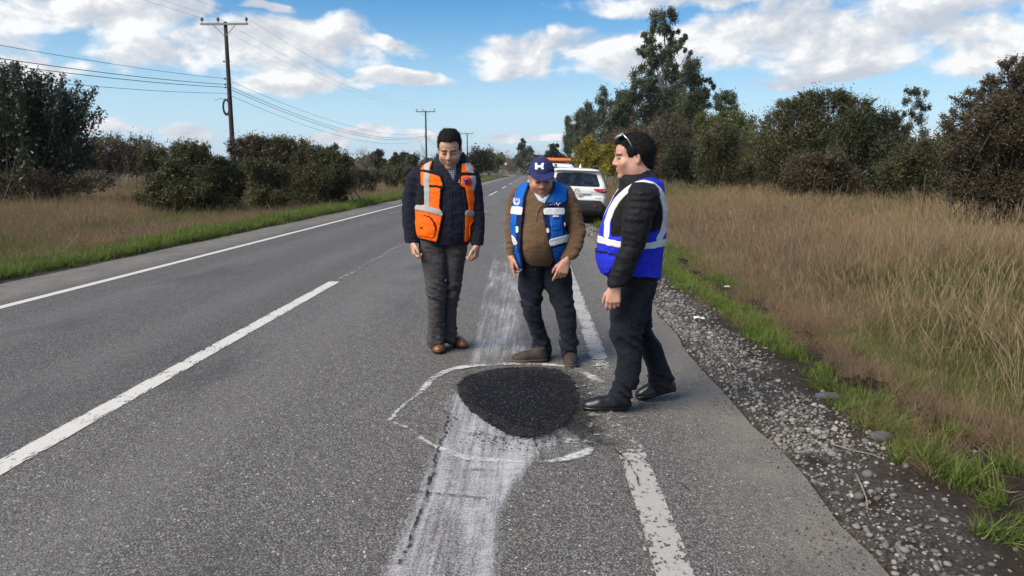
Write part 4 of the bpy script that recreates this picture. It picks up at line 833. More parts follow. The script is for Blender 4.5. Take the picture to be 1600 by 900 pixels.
# ---- stones
m, t, p = new_mat('river_stone'); v = gpos(t); oi = t.add('ShaderNodeObjectInfo').outputs['Random']
c = t.ramp(oi, [(0.0, (0.065, 0.062, 0.058)), (0.35, (0.125, 0.12, 0.11)), (0.65, (0.195, 0.186, 0.168)), (0.88, (0.27, 0.255, 0.228)), (1.0, (0.38, 0.365, 0.335))])
c = t.mix(t.math('MULTIPLY', t.noise(v, 45, 5), 0.55), c, (0.10, 0.092, 0.08)); t.put(p.inputs['Base Color'], c); p.inputs['Roughness'].default_value = 0.8
t.put(p.inputs['Normal'], t.bump(t.noise(v, 130, 4), 0.25, 0.004)); M_STONE = m
def stone_mesh(seed, mat, rough=0.16):
    rng = rand(seed); bm = bmesh.new(); bmesh.ops.create_icosphere(bm, subdivisions=2, radius=1.0)
    V = np.array([v.co for v in bm.verts]); fl = np.array([1, rng.uniform(0.65, 0.95), rng.uniform(0.45, 0.7)])
    r = 1 + rough * vnoise(V * 1.4 + seed * 3.1, seed) + rough * 0.5 * vnoise(V * 3 + seed, seed)
    for v, q in zip(bm.verts, V * r[:, None] * fl): v.co = q
    for f in bm.faces: f.smooth = True
    me = bpy.data.meshes.new('stone'); bm.to_mesh(me); bm.free(); me.materials.append(mat); return me
STM = [stone_mesh(s, M_STONE) for s in range(8)]
m_grit = simple_mat('dark_grit', (0.045, 0.041, 0.036), 0.9, 0.5, 60)
GRM = [stone_mesh(20 + s, m_grit, 0.3) for s in range(3)]
rng = rand(303)
n = 28000; Y = 2.2 * (60 / 2.2) ** rng.random(n); X = 1.34 + np.abs(rng.normal(size=n)) * 0.34
keep = (X < 3.6) & (rng.random(n) < np.clip(np.where(Y < 3.9, 0.14, 0.8) * (0.45 + 0.75 * (fbm2(X * 2.2, Y * 1.3, 31) > -0.05)), 0, 1) * np.clip(1.5 - (X - 1.4) * 1.1, 0.10, 1)) & (X > 1.36 + 0.05 * fbm2(Y * 1.7, Y * 0, 33))
XY = np.stack([X, Y], -1)[keep]; sz = 0.0074 * np.exp(rng.normal(size=len(XY)) * 0.48) * np.clip((XY[:, 1] / 5) ** 0.35, 1, 2.2); sz = np.clip(sz, 0.004, 0.03)
P = np.concatenate([XY, (gz(XY[:, 0], XY[:, 1]) + sz * 0.28)[:, None]], -1)
scatter('gravel', 'grey rounded gravel along the asphalt edge', 'gravel', STM, P, sz, rng, 0.25)
n = 1300; Y = 2.6 * (14 / 2.6) ** rng.random(n); X = 1.34 - np.abs(rng.normal(size=n)) * 0.22; XY = np.stack([X, Y], -1); XY = XY[(fbm2(XY[:, 0] * 2, XY[:, 1] * 1.2, 37) > -0.1) & (X > 0.5)]
sz = rng.uniform(0.002, 0.006, len(XY)); scatter('loose_grit', 'dark loose grit scattered over the asphalt edge', 'grit', GRM, np.concatenate([XY, (sz * 0.4)[:, None]], -1), sz, rng, 0.5)
a_ = rng.uniform(-2.2, 1.9, 900); r_ = 1 + np.abs(rng.normal(size=900)) * 0.16; XY = cen + np.stack([np.cos(a_) * 0.42, np.sin(a_) * 0.72], -1) * r_[:, None] * np.where((a_ > -2.0) & (a_ < 1.2), 1, 0.97)[:, None]
sz = rng.uniform(0.002, 0.0055, 900); scatter('loose_grit', 'loose black chippings round the asphalt patch', 'grit', GRM, np.concatenate([XY, (sz * 0.4 + 0.007)[:, None]], -1), sz, rng, 0.5)
SP = [(1412, 728, 8), (1405, 760, 7), (1432, 756, 7), (1393, 860, 12), (1412, 862, 10), (1397, 880, 11), (1407, 888, 8), (1450, 826, 12), (1482, 836, 8), (1466, 843, 5), (1462, 868, 9), (1345, 802, 8), (1333, 793, 9), (1343, 810, 7), (1325, 760, 9), (1337, 752, 6),
      (1330, 770, 8), (1375, 777, 8), (1320, 742, 7), (1290, 758, 7), (1283, 742, 6), (1312, 738, 7), (1345, 721, 8), (1328, 724, 8), (1341, 728, 7), (1355, 700, 6), (1365, 705, 7), (1293, 708, 7), (1262, 690, 7), (1240, 678, 6), (1232, 690, 7),
      (1215, 682, 8), (1228, 619, 11), (1243, 640, 8), (1262, 642, 8), (1308, 645, 10), (1292, 640, 7), (1366, 636, 8), (1396, 646, 10), (1404, 644, 9), (1414, 645, 9), (1455, 678, 8), (1487, 684, 8), (1420, 690, 7), (1520, 905, 9), (1480, 790, 8), (1496, 808, 9), (1500, 818, 8), (1558, 870, 9),
      (1530, 868, 7), (1578, 893, 8), (1150, 606, 7), (1180, 610, 6), (1165, 625, 7), (1195, 640, 7), (1205, 655, 7), (1220, 655, 8), (1185, 590, 6), (1140, 585, 6), (1170, 575, 5), (1245, 612, 6), (1270, 665, 6), (1300, 690, 7), (1290, 672, 6),
      (1255, 720, 6), (1272, 715, 6), (1300, 782, 7), (1312, 790, 8), (1340, 820, 8), (1352, 830, 7), (1370, 842, 8), (1360, 812, 6), (1385, 790, 6), (1420, 800, 6), (1440, 785, 5), (1465, 760, 6), (1430, 775, 5), (1200, 600, 7), (1212, 612, 7), (1222, 634, 6), (1236, 648, 6), (1190, 622, 6)]
G_ST = 'stones lying loose on the right shoulder'
for i, (px, py, r) in enumerate(SP):
    z = -0.06; q = on_ground(px, py, z); z = float(gz(q[0], q[1])); q = on_ground(px, py, z); z = float(gz(q[0], q[1])); s = r / F_PX * q[1] * 0.49
    o = bpy.data.objects.new('stone', STM[i % 8]); link(o); o.location = (q[0], q[1], z + s * 0.22); o.scale = (s, s * rng.uniform(0.7, 1.0), s * rng.uniform(0.7, 1.0)); o.rotation_euler = (rng.normal() * 0.2, rng.normal() * 0.2, rng.uniform(0, 6.28))
    tag(o, 'pale rounded river stone lying on the dark soil of the right shoulder', 'stone', G_ST)
for (px, py, r, lab) in [(1375, 692, 20, 'largest dark flat stone half sunk between grass tufts on the shoulder'), (1292, 628, 20, 'flat dark grey stone at the gravel edge below the soil mound')]:
    q = on_ground(px, py, -0.1); s = r / F_PX * q[1]; o = bpy.data.objects.new('stone', stone_mesh(90 + px, simple_mat(f'dark_stone_{px}', (0.075, 0.075, 0.08), 0.85, 0.3, 30, 0.3), 0.25)); link(o); o.location = (q[0], q[1], float(gz(q[0], q[1])) + s * 0.2); o.scale = (s, s * 0.7, s * 0.8); tag(o, lab, 'stone')
# ---- clods of turned soil
m, t, p = new_mat('turned_soil'); v = gpos(t)
t.put(p.inputs['Base Color'], t.ramp(t.noise(v, 28, 7, 0.7), [(0.3, (0.009, 0.0065, 0.005)), (0.6, (0.034, 0.024, 0.017)), (0.85, (0.10, 0.072, 0.05))])); p.inputs['Roughness'].default_value = 0.95; p.inputs['Specular IOR Level'].default_value = 0.1
t.put(p.inputs['Normal'], t.bump(t.noise(v, 80, 7, 0.75), 0.9, 0.02)); M_CLOD = m
def clod(px, py, rpx, rz, label, seed, zg=-0.1, stretch=0.7, group=None):
    q = on_ground(px, py, zg); s = rpx / F_PX * q[1]; bm = bmesh.new(); bmesh.ops.create_icosphere(bm, subdivisions=4, radius=1.0); V = np.array([v.co for v in bm.verts])
    r = 1 + 0.32 * vnoise(V * 1.7 + seed * 5.3, seed) + 0.26 * vnoise(V * 3.7 + seed, seed) + 0.20 * vnoise(V * 8 + seed, seed) + 0.12 * vnoise(V * 17 + seed, seed)
    W_ = V * r[:, None] * np.array([s, s * stretch, rz])
    for v_, w in zip(bm.verts, W_): v_.co = w
    me = bpy.data.meshes.new('soil_clod'); bm.to_mesh(me); bm.free(); me.materials.append(M_CLOD); o = bpy.data.objects.new('soil_clod', me); link(o)
    o.location = (q[0], q[1], float(gz(q[0], q[1])) - rz * 0.15); return tag(o, label, 'soil clod', group)
G_C = 'clods of turned soil along the verge'
clod(1362, 612, 34, 0.11, 'biggest reddish brown soil mound beside pale stones on the verge', 1, group=G_C)
clod(1440, 650, 50, 0.06, 'flat spread of dark turned soil beyond the pale stones', 2, stretch=1.0, group=G_C)
clod(1195, 485, 34, 0.06, 'long dark soil clod below a pale green sprout', 3, group=G_C)
clod(1115, 437, 24, 0.06, 'dark soil clod beside a small white scrap', 4, group=G_C); clod(1080, 425, 14, 0.05, 'small dark clod between two larger ones on the verge', 5, group=G_C)
clod(1060, 408, 14, 0.08, 'dark soil clod next to the man in the royal blue vest', 6, group=G_C)
clod(1330, 600, 14, 0.07, 'reddish clod touching the biggest soil mound', 7, group=G_C); clod(1510, 660, 40, 0.05, 'dark earth strip under leaning russet grass', 8, stretch=0.8, group=G_C); clod(1250, 520, 16, 0.05, 'soil clod among green grass below the long clod', 9, group=G_C)
G_CL = 'clods of turned soil on the far verge'
clod(520, 322, 11, 0.16, 'dark soil heap on the far green verge', 11, 0, group=G_CL); clod(372, 346, 8, 0.10, 'small brown clod lying on the far green verge', 12, 0, group=G_CL); clod(486, 328, 10, 0.09, 'low grassy clod beside the far soil heap', 13, 0, group=G_CL)
m_scrap = simple_mat('white_scrap', (0.62, 0.62, 0.60), 0.6, 0.1, 40)
def scrap(px, py, r, seed, lab, zg=-0.1):
    q = on_ground(px, py, zg); s = r / F_PX * q[1]; z = float(gz(q[0], q[1])); rg_ = rand(seed); u = np.linspace(-1, 1, 7); A, B = np.meshgrid(u, u, indexing='ij'); h = 0.4 * vnoise(np.stack([A * 1.7, B * 1.7, A * 0 + seed], -1), seed)
    V = np.stack([A * s, B * s * 0.7, (h + 0.5) * s], -1).reshape(-1, 3); i = np.arange(6)[:, None] * 7; j = np.arange(6)[None]
    o = bpy.data.objects.new('litter_scrap', mesh_np('litter_scrap', V, [np.stack([i + j, i + 7 + j, i + 8 + j, i + j + 1], -1).reshape(-1, 4)], m_scrap, True)); link(o); o.location = (q[0], q[1], z + 0.01)
    md = o.modifiers.new('thick', 'SOLIDIFY'); md.thickness = 0.004; tag(o, lab, 'litter')
scrap(1136, 448, 4, 1, 'small white scrap on the dark clod by the verge'); scrap(1561, 612, 7, 2, 'crumpled white scrap caught in the russet grass'); scrap(508, 328, 5, 3, 'white scrap beside the far soil heap', 0)
scrap(1092, 502, 8, 4, 'flattened whitish scrap lying on the gravel shoulder', -0.05)
# ---- dry twigs on the soil
m_tw = simple_mat('dry_twig', (0.22, 0.18, 0.14), 0.85, 0.3, 60)
def twig(pts, r, lab):
    P = np.array([on_ground(px, py, -0.07) for px, py in pts]); P[:, 2] = gz(P[:, 0], P[:, 1]) + 0.008 + r; mb = MB(); mb.tube(P, np.linspace(r, r * 0.5, len(P)), 6); o = mb.build('dry_twig', m_tw, None, P[0], True); tag(o, lab, 'twig')
twig([(1336, 752), (1342, 766), (1348, 780), (1353, 795), (1354, 808)], 0.006, 'bent dry twig lying among pale stones'); twig([(1300, 704), (1330, 712), (1360, 716), (1378, 722)], 0.004, 'thin straight twig lying on the dark soil')
twig([(1530, 745), (1550, 757), (1580, 764), (1600, 760)], 0.005, 'dry brown stalk lying behind the long grass clump')
# ------------------------------------------------------------------ utility poles, wires, road signs
m_pole = simple_mat('weathered_pole', (0.035, 0.031, 0.028), 0.9, 0.35, 12, 0.5)
m_steel = simple_mat('galvanised_steel', (0.20, 0.205, 0.21), 0.5, 0.2, 20, 0, 0.6)
m_insul = simple_mat('dark_porcelain', (0.045, 0.035, 0.032), 0.3, 0.2, 30)
m_wire = simple_mat('wire_black', (0.06, 0.06, 0.065), 0.6, 0.2, 10)
m_coil = simple_mat('black_cable', (0.012, 0.012, 0.013), 0.55, 0.2, 10)
POLES = []
def utility_pole(Y, px, top_y, label, full=True):
    tp = at_Y(px, top_y, Y); b = np.array([tp[0], Y, float(gz(tp[0], Y)) - 0.1]); H = tp[2] - b[2]
    root = empty('utility_pole', b, label, 'utility pole', 'wooden utility poles along the far side'); mb = MB(); u = np.linspace(0, 1, 8)
    mb.tube(np.stack([0.0 * u, 0 * u, u * H], -1), 0.15 - 0.055 * u, 12); o = mb.build('pole', m_pole, root, smooth=True)
    W_ = 2.55; zc = H - 0.14
    mb = MB(); mb.box((0.0, -0.14, zc), (W_, 0.10, 0.10)); mb.build('crossarm', m_pole if not full else m_steel, root)
    for s in (-1, 1):
        mb = MB(); mb.tube([(s * 0.62, -0.15, zc - 0.04), (0.02 * s, -0.13, zc - 0.62)], 0.018, 6); mb.build('brace', m_steel, root)
    for xi in (-1.20, -0.33, 1.20):
        mb = MB(); mb.lathe([(0.0, 0.30), (0.045, 0.29), (0.06, 0.26), (0.035, 0.235), (0.085, 0.21), (0.09, 0.185), (0.04, 0.165), (0.075, 0.14), (0.07, 0.12), (0.02, 0.11), (0.018, 0.0)], (xi, -0.14, zc + 0.045), 12); mb.build('insulator', m_insul, root, smooth=True)
    for k, dz in enumerate((2.05, 2.95, 3.25, 3.40)):
        mb = MB(); mb.lathe([(0.03, -0.05), (0.055, -0.03), (0.03, 0.0), (0.055, 0.03), (0.03, 0.05)], (-0.20, 0, H - dz), 10); mb.tube([(-0.26, 0, H - dz - 0.01), (0.16, 0, H - dz - 0.01)], 0.018, 6); mb.build('side_bracket', m_steel, root, smooth=True)
    if full:
        mb = MB(); th = np.linspace(0, 2 * np.pi, 33); 
        for k in range(5):
            mb.tube(np.stack([-0.20 + (0.155 + 0.015 * k) * np.cos(th), 0.02 * (k - 2) + 0 * th, H - 4.45 + (0.36 + 0.02 * k) * np.sin(th)], -1), 0.040, 6, False)
        mb.build('cable_coil', m_coil, root, smooth=True)
        mb = MB(); mb.tube([(-0.2, 0, H - 4.05), (-0.5, -0.1, H - 4.0), (-0.75, -0.15, H - 4.12)], 0.012, 5); mb.build('loose_wire', m_coil, root)
    POLES.append((b, H, zc)); return root
utility_pole(-20, -1e-9 + 0, 0, 'unseen') if False else None
utility_pole(40.7, 352, 34, 'nearest dark wooden utility pole with a black cable coil')
utility_pole(100, 665, 173, 'second utility pole rising behind the man in the orange vest', False)
utility_pole(160, 730, 208, 'most distant utility pole above the roadside bushes', False)
b1, H1, z1 = POLES[0]; b2 = POLES[1][0]; step = b2 - b1
prev = b1 - step * np.array([1, 1, 0])
def wire(off, zoff, r, label, group, sag=1.0):
    P = []
    pts = [np.array([prev[0], prev[1], b1[2] + H1])] + [np.array([b[0], b[1], b[2] + H]) for b, H, z in POLES] + [np.array([POLES[2][0][0] + 1, 220, POLES[2][0][2] + POLES[2][1]])]
    for a, b in zip(pts[:-1], pts[1:]):
        u = np.linspace(0, 1, 24)[:-1]; q = a + (b - a) * u[:, None] + np.array([off, -0.14 if zoff > -1 else 0, zoff]); q[:, 2] -= sag * 4 * u * (1 - u); P.append(q)
    P = np.concatenate(P + [pts[-1][None] + np.array([off, 0, zoff])]); mb = MB(); mb.tube(P, r, 5, False); o = mb.build('overhead_wire', m_wire, None, P[0], True); tag(o, label, 'wire', group)
for off in (-1.20, -0.33, 1.20): wire(off, 0.17, 0.005, 'thin bare conductor carried on the crossarm insulators', 'thin upper conductors', 0.9)
wire(-0.22, -2.95, 0.009, 'uppermost of the thick cables on the side brackets', 'thick lower cables', 1.15)
wire(-0.22, -3.25, 0.014, 'thick cable fixed to the middle side bracket', 'thick lower cables', 1.3); wire(-0.20, -3.40, 0.014, 'thick cable just below the middle bracket', 'thick lower cables', 1.35)
wire(-0.22, -3.72, 0.010, 'lowest cable above the black coil', 'thick lower cables', 1.45)
# round sign on its post by the far bend, and the back of another
m_red, m_white = simple_mat('sign_red', (0.45, 0.03, 0.03), 0.5, 0.1), simple_mat('sign_white', (0.62, 0.62, 0.60), 0.5, 0.08)
def sign(px, py, Y, label, face):
    c = at_Y(px, py, Y); b = np.array([c[0], Y, float(gz(c[0], Y))]); h = c[2] - b[2]; root = empty('road_sign', b, label, 'road sign')
    mb = MB(); mb.box((0, 0.03, h * 0.5 + 0.15), (0.07, 0.05, h + 0.3)); mb.build('post', m_steel, root)
    if face:
        mb = MB(); mb.lathe([(0.0, 0.0), (0.46, 0.0), (0.46, 0.012), (0.0, 0.012)], (0, -0.02, h), 28, 'Y'); mb.build('rim', m_red, root)
        mb = MB(); mb.lathe([(0.0, 0.0), (0.33, 0.0), (0.33, -0.004), (0.0, -0.004)], (0, -0.021, h), 28, 'Y'); mb.build('panel', m_white, root)
    else:
        mb = MB(); mb.box((0, -0.02, h), (0.62, 0.02, 0.75)); mb.build('panel', m_steel, root)
sign(790, 256, 212, 'round red and white road sign beside the far lane', True)
sign(823, 258, 335, 'small grey sign panel near the end of the road', False)
# ------------------------------------------------------------------ implicit-surface modelling kit (for bodies, clothes, car shells)
def cinterp(x, xs, ys):
    """smooth (Catmull-Rom) interpolation through a table"""
    xs = np.asarray(xs, float); ys = np.asarray(ys, float); o = np.argsort(xs); xs, ys = xs[o], ys[o]
    m = np.gradient(ys, xs) if len(xs) > 2 else np.full(2, (ys[-1] - ys[0]) / (xs[-1] - xs[0]))
    x = np.clip(x, xs[0], xs[-1]); i = np.clip(np.searchsorted(xs, x) - 1, 0, len(xs) - 2); h = xs[i + 1] - xs[i]; u = (x - xs[i]) / h
    return (1 + 2 * u) * (1 - u) ** 2 * ys[i] + u * (1 - u) ** 2 * h * m[i] + u * u * (3 - 2 * u) * ys[i + 1] + u * u * (u - 1) * h * m[i + 1]
class SDF:
    def __init__(s, xs, ys, zs):
        s.ax = [np.asarray(a, np.float32) for a in (xs, ys, zs)]; s.D = np.full([len(a) for a in s.ax], 0.6, np.float32)
    @classmethod
    def box(cls, lo, hi, h): return cls(*[np.arange(a, b + h, h) for a, b in zip(lo, hi)])
    def sl(s, lo, hi):
        r = []
        for a, l, h in zip(s.ax, lo, hi):
            i, j = np.searchsorted(a, l), np.searchsorted(a, h); r.append(slice(max(0, i - 1), min(len(a), j + 1)))
        return tuple(r)
    def grid(s, S): return [a[q] for a, q in zip(s.ax, S)]
    def pts(s, S):
        x, y, z = s.grid(S); return x[:, None, None], y[None, :, None], z[None, None, :]
    def join(s, S, d, k):
        D = s.D[S]
        if k > 0:
            h = np.clip(0.5 + 0.5 * (D - d) / k, 0, 1); s.D[S] = D + (d - D) * h - k * h * (1 - h)
        else: s.D[S] = np.minimum(D, d)
    def cut(s, S, d, k):
        D = s.D[S]
        if k > 0:
            h = np.clip(0.5 - 0.5 * (D + d) / k, 0, 1); s.D[S] = D + (-d - D) * h + k * h * (1 - h)
        else: s.D[S] = np.maximum(D, -d)
    def op(s, lo, hi, f, k, sub):
        S = s.sl(lo, hi)
        if any(q.stop - q.start < 1 for q in S): return s
        d = f(*s.pts(S)).astype(np.float32); (s.cut if sub else s.join)(S, d, k); return s
    def cone(s, a, b, ra, rb, k=0.02, sub=False, flat=False):
        a, b = np.asarray(a, float), np.asarray(b, float); ba = b - a; L2 = ba @ ba; m = max(ra, rb) + k + 0.03
        def f(x, y, z):
            px, py, pz = x - a[0], y - a[1], z - a[2]; t_ = (px * ba[0] + py * ba[1] + pz * ba[2]) / L2; tc = np.clip(t_, 0, 1 if not flat else 1.3)
            d = np.sqrt((px - tc * ba[0]) ** 2 + (py - tc * ba[1]) ** 2 + (pz - tc * ba[2]) ** 2) - (ra + (rb - ra) * np.clip(tc, 0, 1))
            if flat: d = np.maximum(d, (t_ - 1) * math.sqrt(L2))
            return d
        return s.op(np.minimum(a, b) - m, np.maximum(a, b) + m, f, k, sub)
    def ell(s, c, r, R=None, k=0.02, sub=False):
        c, r = np.asarray(c, float), np.broadcast_to(np.asarray(r, float), (3,)); R = np.eye(3) if R is None else np.asarray(R); m = r.max() + k + 0.03
        def f(x, y, z):
            px, py, pz = x - c[0], y - c[1], z - c[2]
            q = [(px * R[0, i] + py * R[1, i] + pz * R[2, i]) for i in range(3)]
            k0 = np.sqrt(sum((q[i] / r[i]) ** 2 for i in range(3))); k1 = np.sqrt(sum((q[i] / r[i] ** 2) ** 2 for i in range(3))) + 1e-9
            return k0 * (k0 - 1) / k1
        return s.op(c - m, c + m, f, k, sub)
    def rows(s, T, k=0.03, grow=0.0, sub=False, capk=0.012, e=2.2, scale=1.0):
        """T rows (z, cx, cy, half width, half depth): an upright tube with traced outline"""
        T = np.asarray(sorted(T), float); z0, z1 = T[0, 0] - grow * 0, T[-1, 0] + grow * 0; m = 0.05 + k + grow
        lo = [(T[:, 1] - T[:, 3]).min() - m, (T[:, 2] - T[:, 4]).min() - m, z0 - m]; hi = [(T[:, 1] + T[:, 3]).max() + m, (T[:, 2] + T[:, 4]).max() + m, z1 + m]
        def f(x, y, z):
            c = [cinterp(z, T[:, 0], T[:, j]) for j in (1, 2, 3, 4)]; A = np.maximum(c[2] * scale + grow, 0.006); B = np.maximum(c[3] * scale + grow, 0.006)
            q = (np.abs((x - c[0]) / A) ** e + np.abs((y - c[1]) / B) ** e) ** (1 / e); g = np.sqrt(((x - c[0]) / A ** 2) ** 2 + ((y - c[1]) / B ** 2) ** 2) + 1e-6
            d = q * (q - 1) / np.maximum(g, 1e-3); d = np.where(q < 0.25, -np.minimum(A, B) * 0.8, d)
            w = np.maximum(z - z1, z0 - z); h = np.clip(0.5 - 0.5 * (w - d) / capk, 0, 1); return w + (d - w) * h + capk * h * (1 - h)
        return s.op(lo, hi, f, k, sub)
    def ruffle(s, fn, band=0.05):
        """displace the surface: fn(P) metres outward, only near the surface"""
        M = np.abs(s.D) < band; I = np.argwhere(M); P = np.stack([s.ax[j][I[:, j]] for j in range(3)], -1).astype(float); s.D[M] -= fn(P).astype(np.float32); return s
    def mesh(s):
        D = s.D; Sg = D < 0; n = D.shape
        c = [Sg[i:n[0] - 1 + i, j:n[1] - 1 + j, k:n[2] - 1 + k] for i in (0, 1) for j in (0, 1) for k in (0, 1)]
        cnt = sum(q.astype(np.int8) for q in c); act = (cnt > 0) & (cnt < 8); I = np.argwhere(act); idm = np.full(act.shape, -1, np.int32); idm[act] = np.arange(len(I))
        corner = [(i, j, k) for i in (0, 1) for j in (0, 1) for k in (0, 1)]
        val = np.stack([D[I[:, 0] + a, I[:, 1] + b, I[:, 2] + d] for a, b, d in corner], -1)
        acc = np.zeros((len(I), 3)); num = np.zeros(len(I))
        for p in range(8):
            for q in range(p + 1, 8):
                dd = np.subtract(corner[q], corner[p])
                if np.abs(dd).sum() != 1: continue
                v0, v1 = val[:, p], val[:, q]; x = (v0 < 0) != (v1 < 0); t_ = np.where(x, v0 / np.where(x, v0 - v1, 1), 0)
                acc += np.where(x[:, None], np.array(corner[p]) + t_[:, None] * dd, 0); num += x
        pos = I + acc / np.maximum(num, 1)[:, None]
        V = np.stack([np.interp(pos[:, j], np.arange(n[j]), s.ax[j]) for j in range(3)], -1)
        F = []
        for axn in range(3):
            o1, o2 = [(1, 2), (2, 0), (0, 1)][axn]; sh = [slice(1, -1)] * 3; sh[axn] = slice(0, -1); sh2 = [slice(1, -1)] * 3; sh2[axn] = slice(1, None)
            A, B = Sg[tuple(sh)], Sg[tuple(sh2)]; E = np.argwhere(A != B); fl = A[tuple(E.T)]; base = E + 1; base[:, axn] -= 1
            def cell(d1, d2):
                q = base.copy(); q[:, o1] += d1; q[:, o2] += d2; return idm[q[:, 0], q[:, 1], q[:, 2]]
            Q = np.stack([cell(-1, -1), cell(0, -1), cell(0, 0), cell(-1, 0)], -1); Q[~fl] = Q[~fl][:, ::-1]; F.append(Q[(Q >= 0).all(1)])
        F = np.concatenate(F); return V, F
def vnormals(V, F):
    a = np.cross(V[F[:, 2]] - V[F[:, 0]], V[F[:, 3]] - V[F[:, 1]]); N = np.zeros_like(V)
    for k in range(4): np.add.at(N, F[:, k], a)
    return N / (np.linalg.norm(N, axis=1, keepdims=True) + 1e-12)
def peel(V, F, N, vmask, off, thick=0.006, smooth=4):
    """a raised patch of surface: faces whose corners lie in the mask, lifted along the normal and given an edge"""
    f = F[vmask[F].sum(1) >= 3]
    if not len(f): return None
    E = np.concatenate([f[:, [0, 1]], f[:, [1, 2]], f[:, [2, 3]], f[:, [3, 0]]]); key = np.sort(E, 1); u, inv, cn = np.unique(key, axis=0, return_inverse=True, return_counts=True); bd = E[cn[inv.ravel()] == 1]
    W = V + N * off
    for _ in range(smooth):
        s = np.zeros_like(W); c = np.zeros(len(W)); np.add.at(s, bd[:, 0], W[bd[:, 1]]); np.add.at(s, bd[:, 1], W[bd[:, 0]]); np.add.at(c, bd[:, 0], 1); np.add.at(c, bd[:, 1], 1)
        g = c > 0; W[g] = 0.5 * W[g] + 0.5 * s[g] / c[g][:, None]
    used = np.unique(f); mp = np.full(len(V), -1); mp[used] = np.arange(len(used)); bu = np.unique(bd); mb_ = np.full(len(V), -1); mb_[bu] = len(used) + np.arange(len(bu))
    VV = np.concatenate([W[used], (W - N * (thick + 0.004))[bu]]); wall = np.stack([mp[bd[:, 1]], mp[bd[:, 0]], mb_[bd[:, 0]], mb_[bd[:, 1]]], -1)
    return VV, np.concatenate([mp[f], wall])
def in_poly(x, y, poly):
    r = np.zeros(x.shape, bool); n = len(poly)
    for i in range(n):
        (x0, y0), (x1, y1) = poly[i], poly[(i + 1) % n]
        if y0 == y1: continue
        c = ((y0 > y) != (y1 > y)) & (x < (x1 - x0) * (y - y0) / (y1 - y0) + x0); r ^= c
    return r
def dist_line(x, y, pts):
    d = np.full(x.shape, 1e9)
    for (x0, y0), (x1, y1) in zip(pts[:-1], pts[1:]):
        vx, vy = x1 - x0, y1 - y0; t_ = np.clip(((x - x0) * vx + (y - y0) * vy) / (vx * vx + vy * vy + 1e-9), 0, 1); d = np.minimum(d, np.hypot(x - x0 - t_ * vx, y - y0 - t_ * vy))
    return d
def poly_sd(x, y, poly):
    d = dist_line(x, y, list(poly) + [poly[0]]); return np.where(in_poly(x, y, poly), -d, d)
SPLIT = {'reflective_tape', 'orange_panel', 'blue_panel', 'zip', 'emblem', 'shirt_collar', 'pocket', 'pouch', 'tail_light', 'side_window', 'sill_cladding'}
def components(V, F):
    lab = np.arange(len(V))
    while True:
        m_ = lab[F].min(1); new = lab.copy()
        for k in range(F.shape[1]): np.minimum.at(new, F[:, k], m_)
        new = new[new]
        if (new == lab).all(): break
        lab = new
    fl = lab[F[:, 0]]; out = []
    for u in np.unique(fl):
        f = F[fl == u]; us = np.unique(f); mp = np.full(len(V), -1); mp[us] = np.arange(len(us)); out.append((V[us], mp[f]))
    return out
def child(name, VF, mat, parent, origin, label=None, smooth=True, attr=None):
    if VF is None: return None
    if name in SPLIT:
        cs = components(*VF); big = [c for c in cs if len(c[1]) >= 10]; o = None
        for c in big: o = child_one(name, c, mat, parent, origin, label, smooth)
        return o
    return child_one(name, VF, mat, parent, origin, label, smooth, attr)
def child_one(name, VF, mat, parent, origin, label=None, smooth=True, attr=None):
    o = bpy.data.objects.new(name, mesh_np(name, VF[0] - np.asarray(origin), [VF[1]], mat, smooth, attr)); link(o, parent)
    if label: o['label'] = label
    return o
# ------------------------------------------------------------------ parked vehicles
def paint(name, col, rough=0.28):
    m, t, p = new_mat(name); v = gpos(t); x, y, z = t.sep(v)
    dirt = t.math('MULTIPLY', t.sstep(z, 0.75, 0.25), t.ramp(t.noise(v, 9, 6), [(0.35, 0.1), (0.7, 0.7)]))
    c = t.mix(dirt, t.mix(t.noise(v, 4, 4), tuple(q * 0.93 for q in col), col), (0.22, 0.19, 0.15))
    t.put(p.inputs['Base Color'], c); p.inputs['Roughness'].default_value = rough; p.inputs['Coat Weight'].default_value = 0.6; p.inputs['Coat Roughness'].default_value = 0.08; return m
m_car = paint('white_car_paint', (0.66, 0.66, 0.65))
m_clad = simple_mat('black_plastic', (0.022, 0.022, 0.024), 0.6, 0.25, 20)
m_glass, t, p = new_mat('tinted_glass'); p.inputs['Base Color'].default_value = (0.012, 0.015, 0.016, 1); p.inputs['Roughness'].default_value = 0.06; p.inputs['Specular IOR Level'].default_value = 0.6
v = gpos(t); t.put(p.inputs['Base Color'], t.ramp(t.noise(v, 3.5, 2), [(0.4, (0.008, 0.010, 0.011)), (0.75, (0.035, 0.04, 0.042))]))
m_tail = simple_mat('tail_lamp_red', (0.36, 0.012, 0.012), 0.15, 0.25, 25, coat=1.0)
m_tailc = simple_mat('tail_lamp_clear', (0.75, 0.22, 0.12), 0.15, 0.2, 25, coat=1.0)
m_tyre = simple_mat('tyre_rubber', (0.018, 0.018, 0.019), 0.85, 0.3, 30, 0.4); m_rim = simple_mat('alloy_rim', (0.35, 0.35, 0.36), 0.35, 0.1, 20, 0, 0.9)
m_plate = simple_mat('plate_white', (0.58, 0.58, 0.56), 0.5, 0.05, 20); m_ink = simple_mat('plate_ink', (0.015, 0.015, 0.017), 0.6, 0.1, 20); m_chrome = simple_mat('chrome', (0.6, 0.6, 0.61), 0.18, 0.05, 10, 0, 1.0)
m_orange = simple_mat('beacon_orange', (0.72, 0.16, 0.03), 0.25, 0.15, 12, coat=0.6)
m_in = simple_mat('pale_interior_paper', (0.42, 0.50, 0.47), 0.7, 0.2, 12)
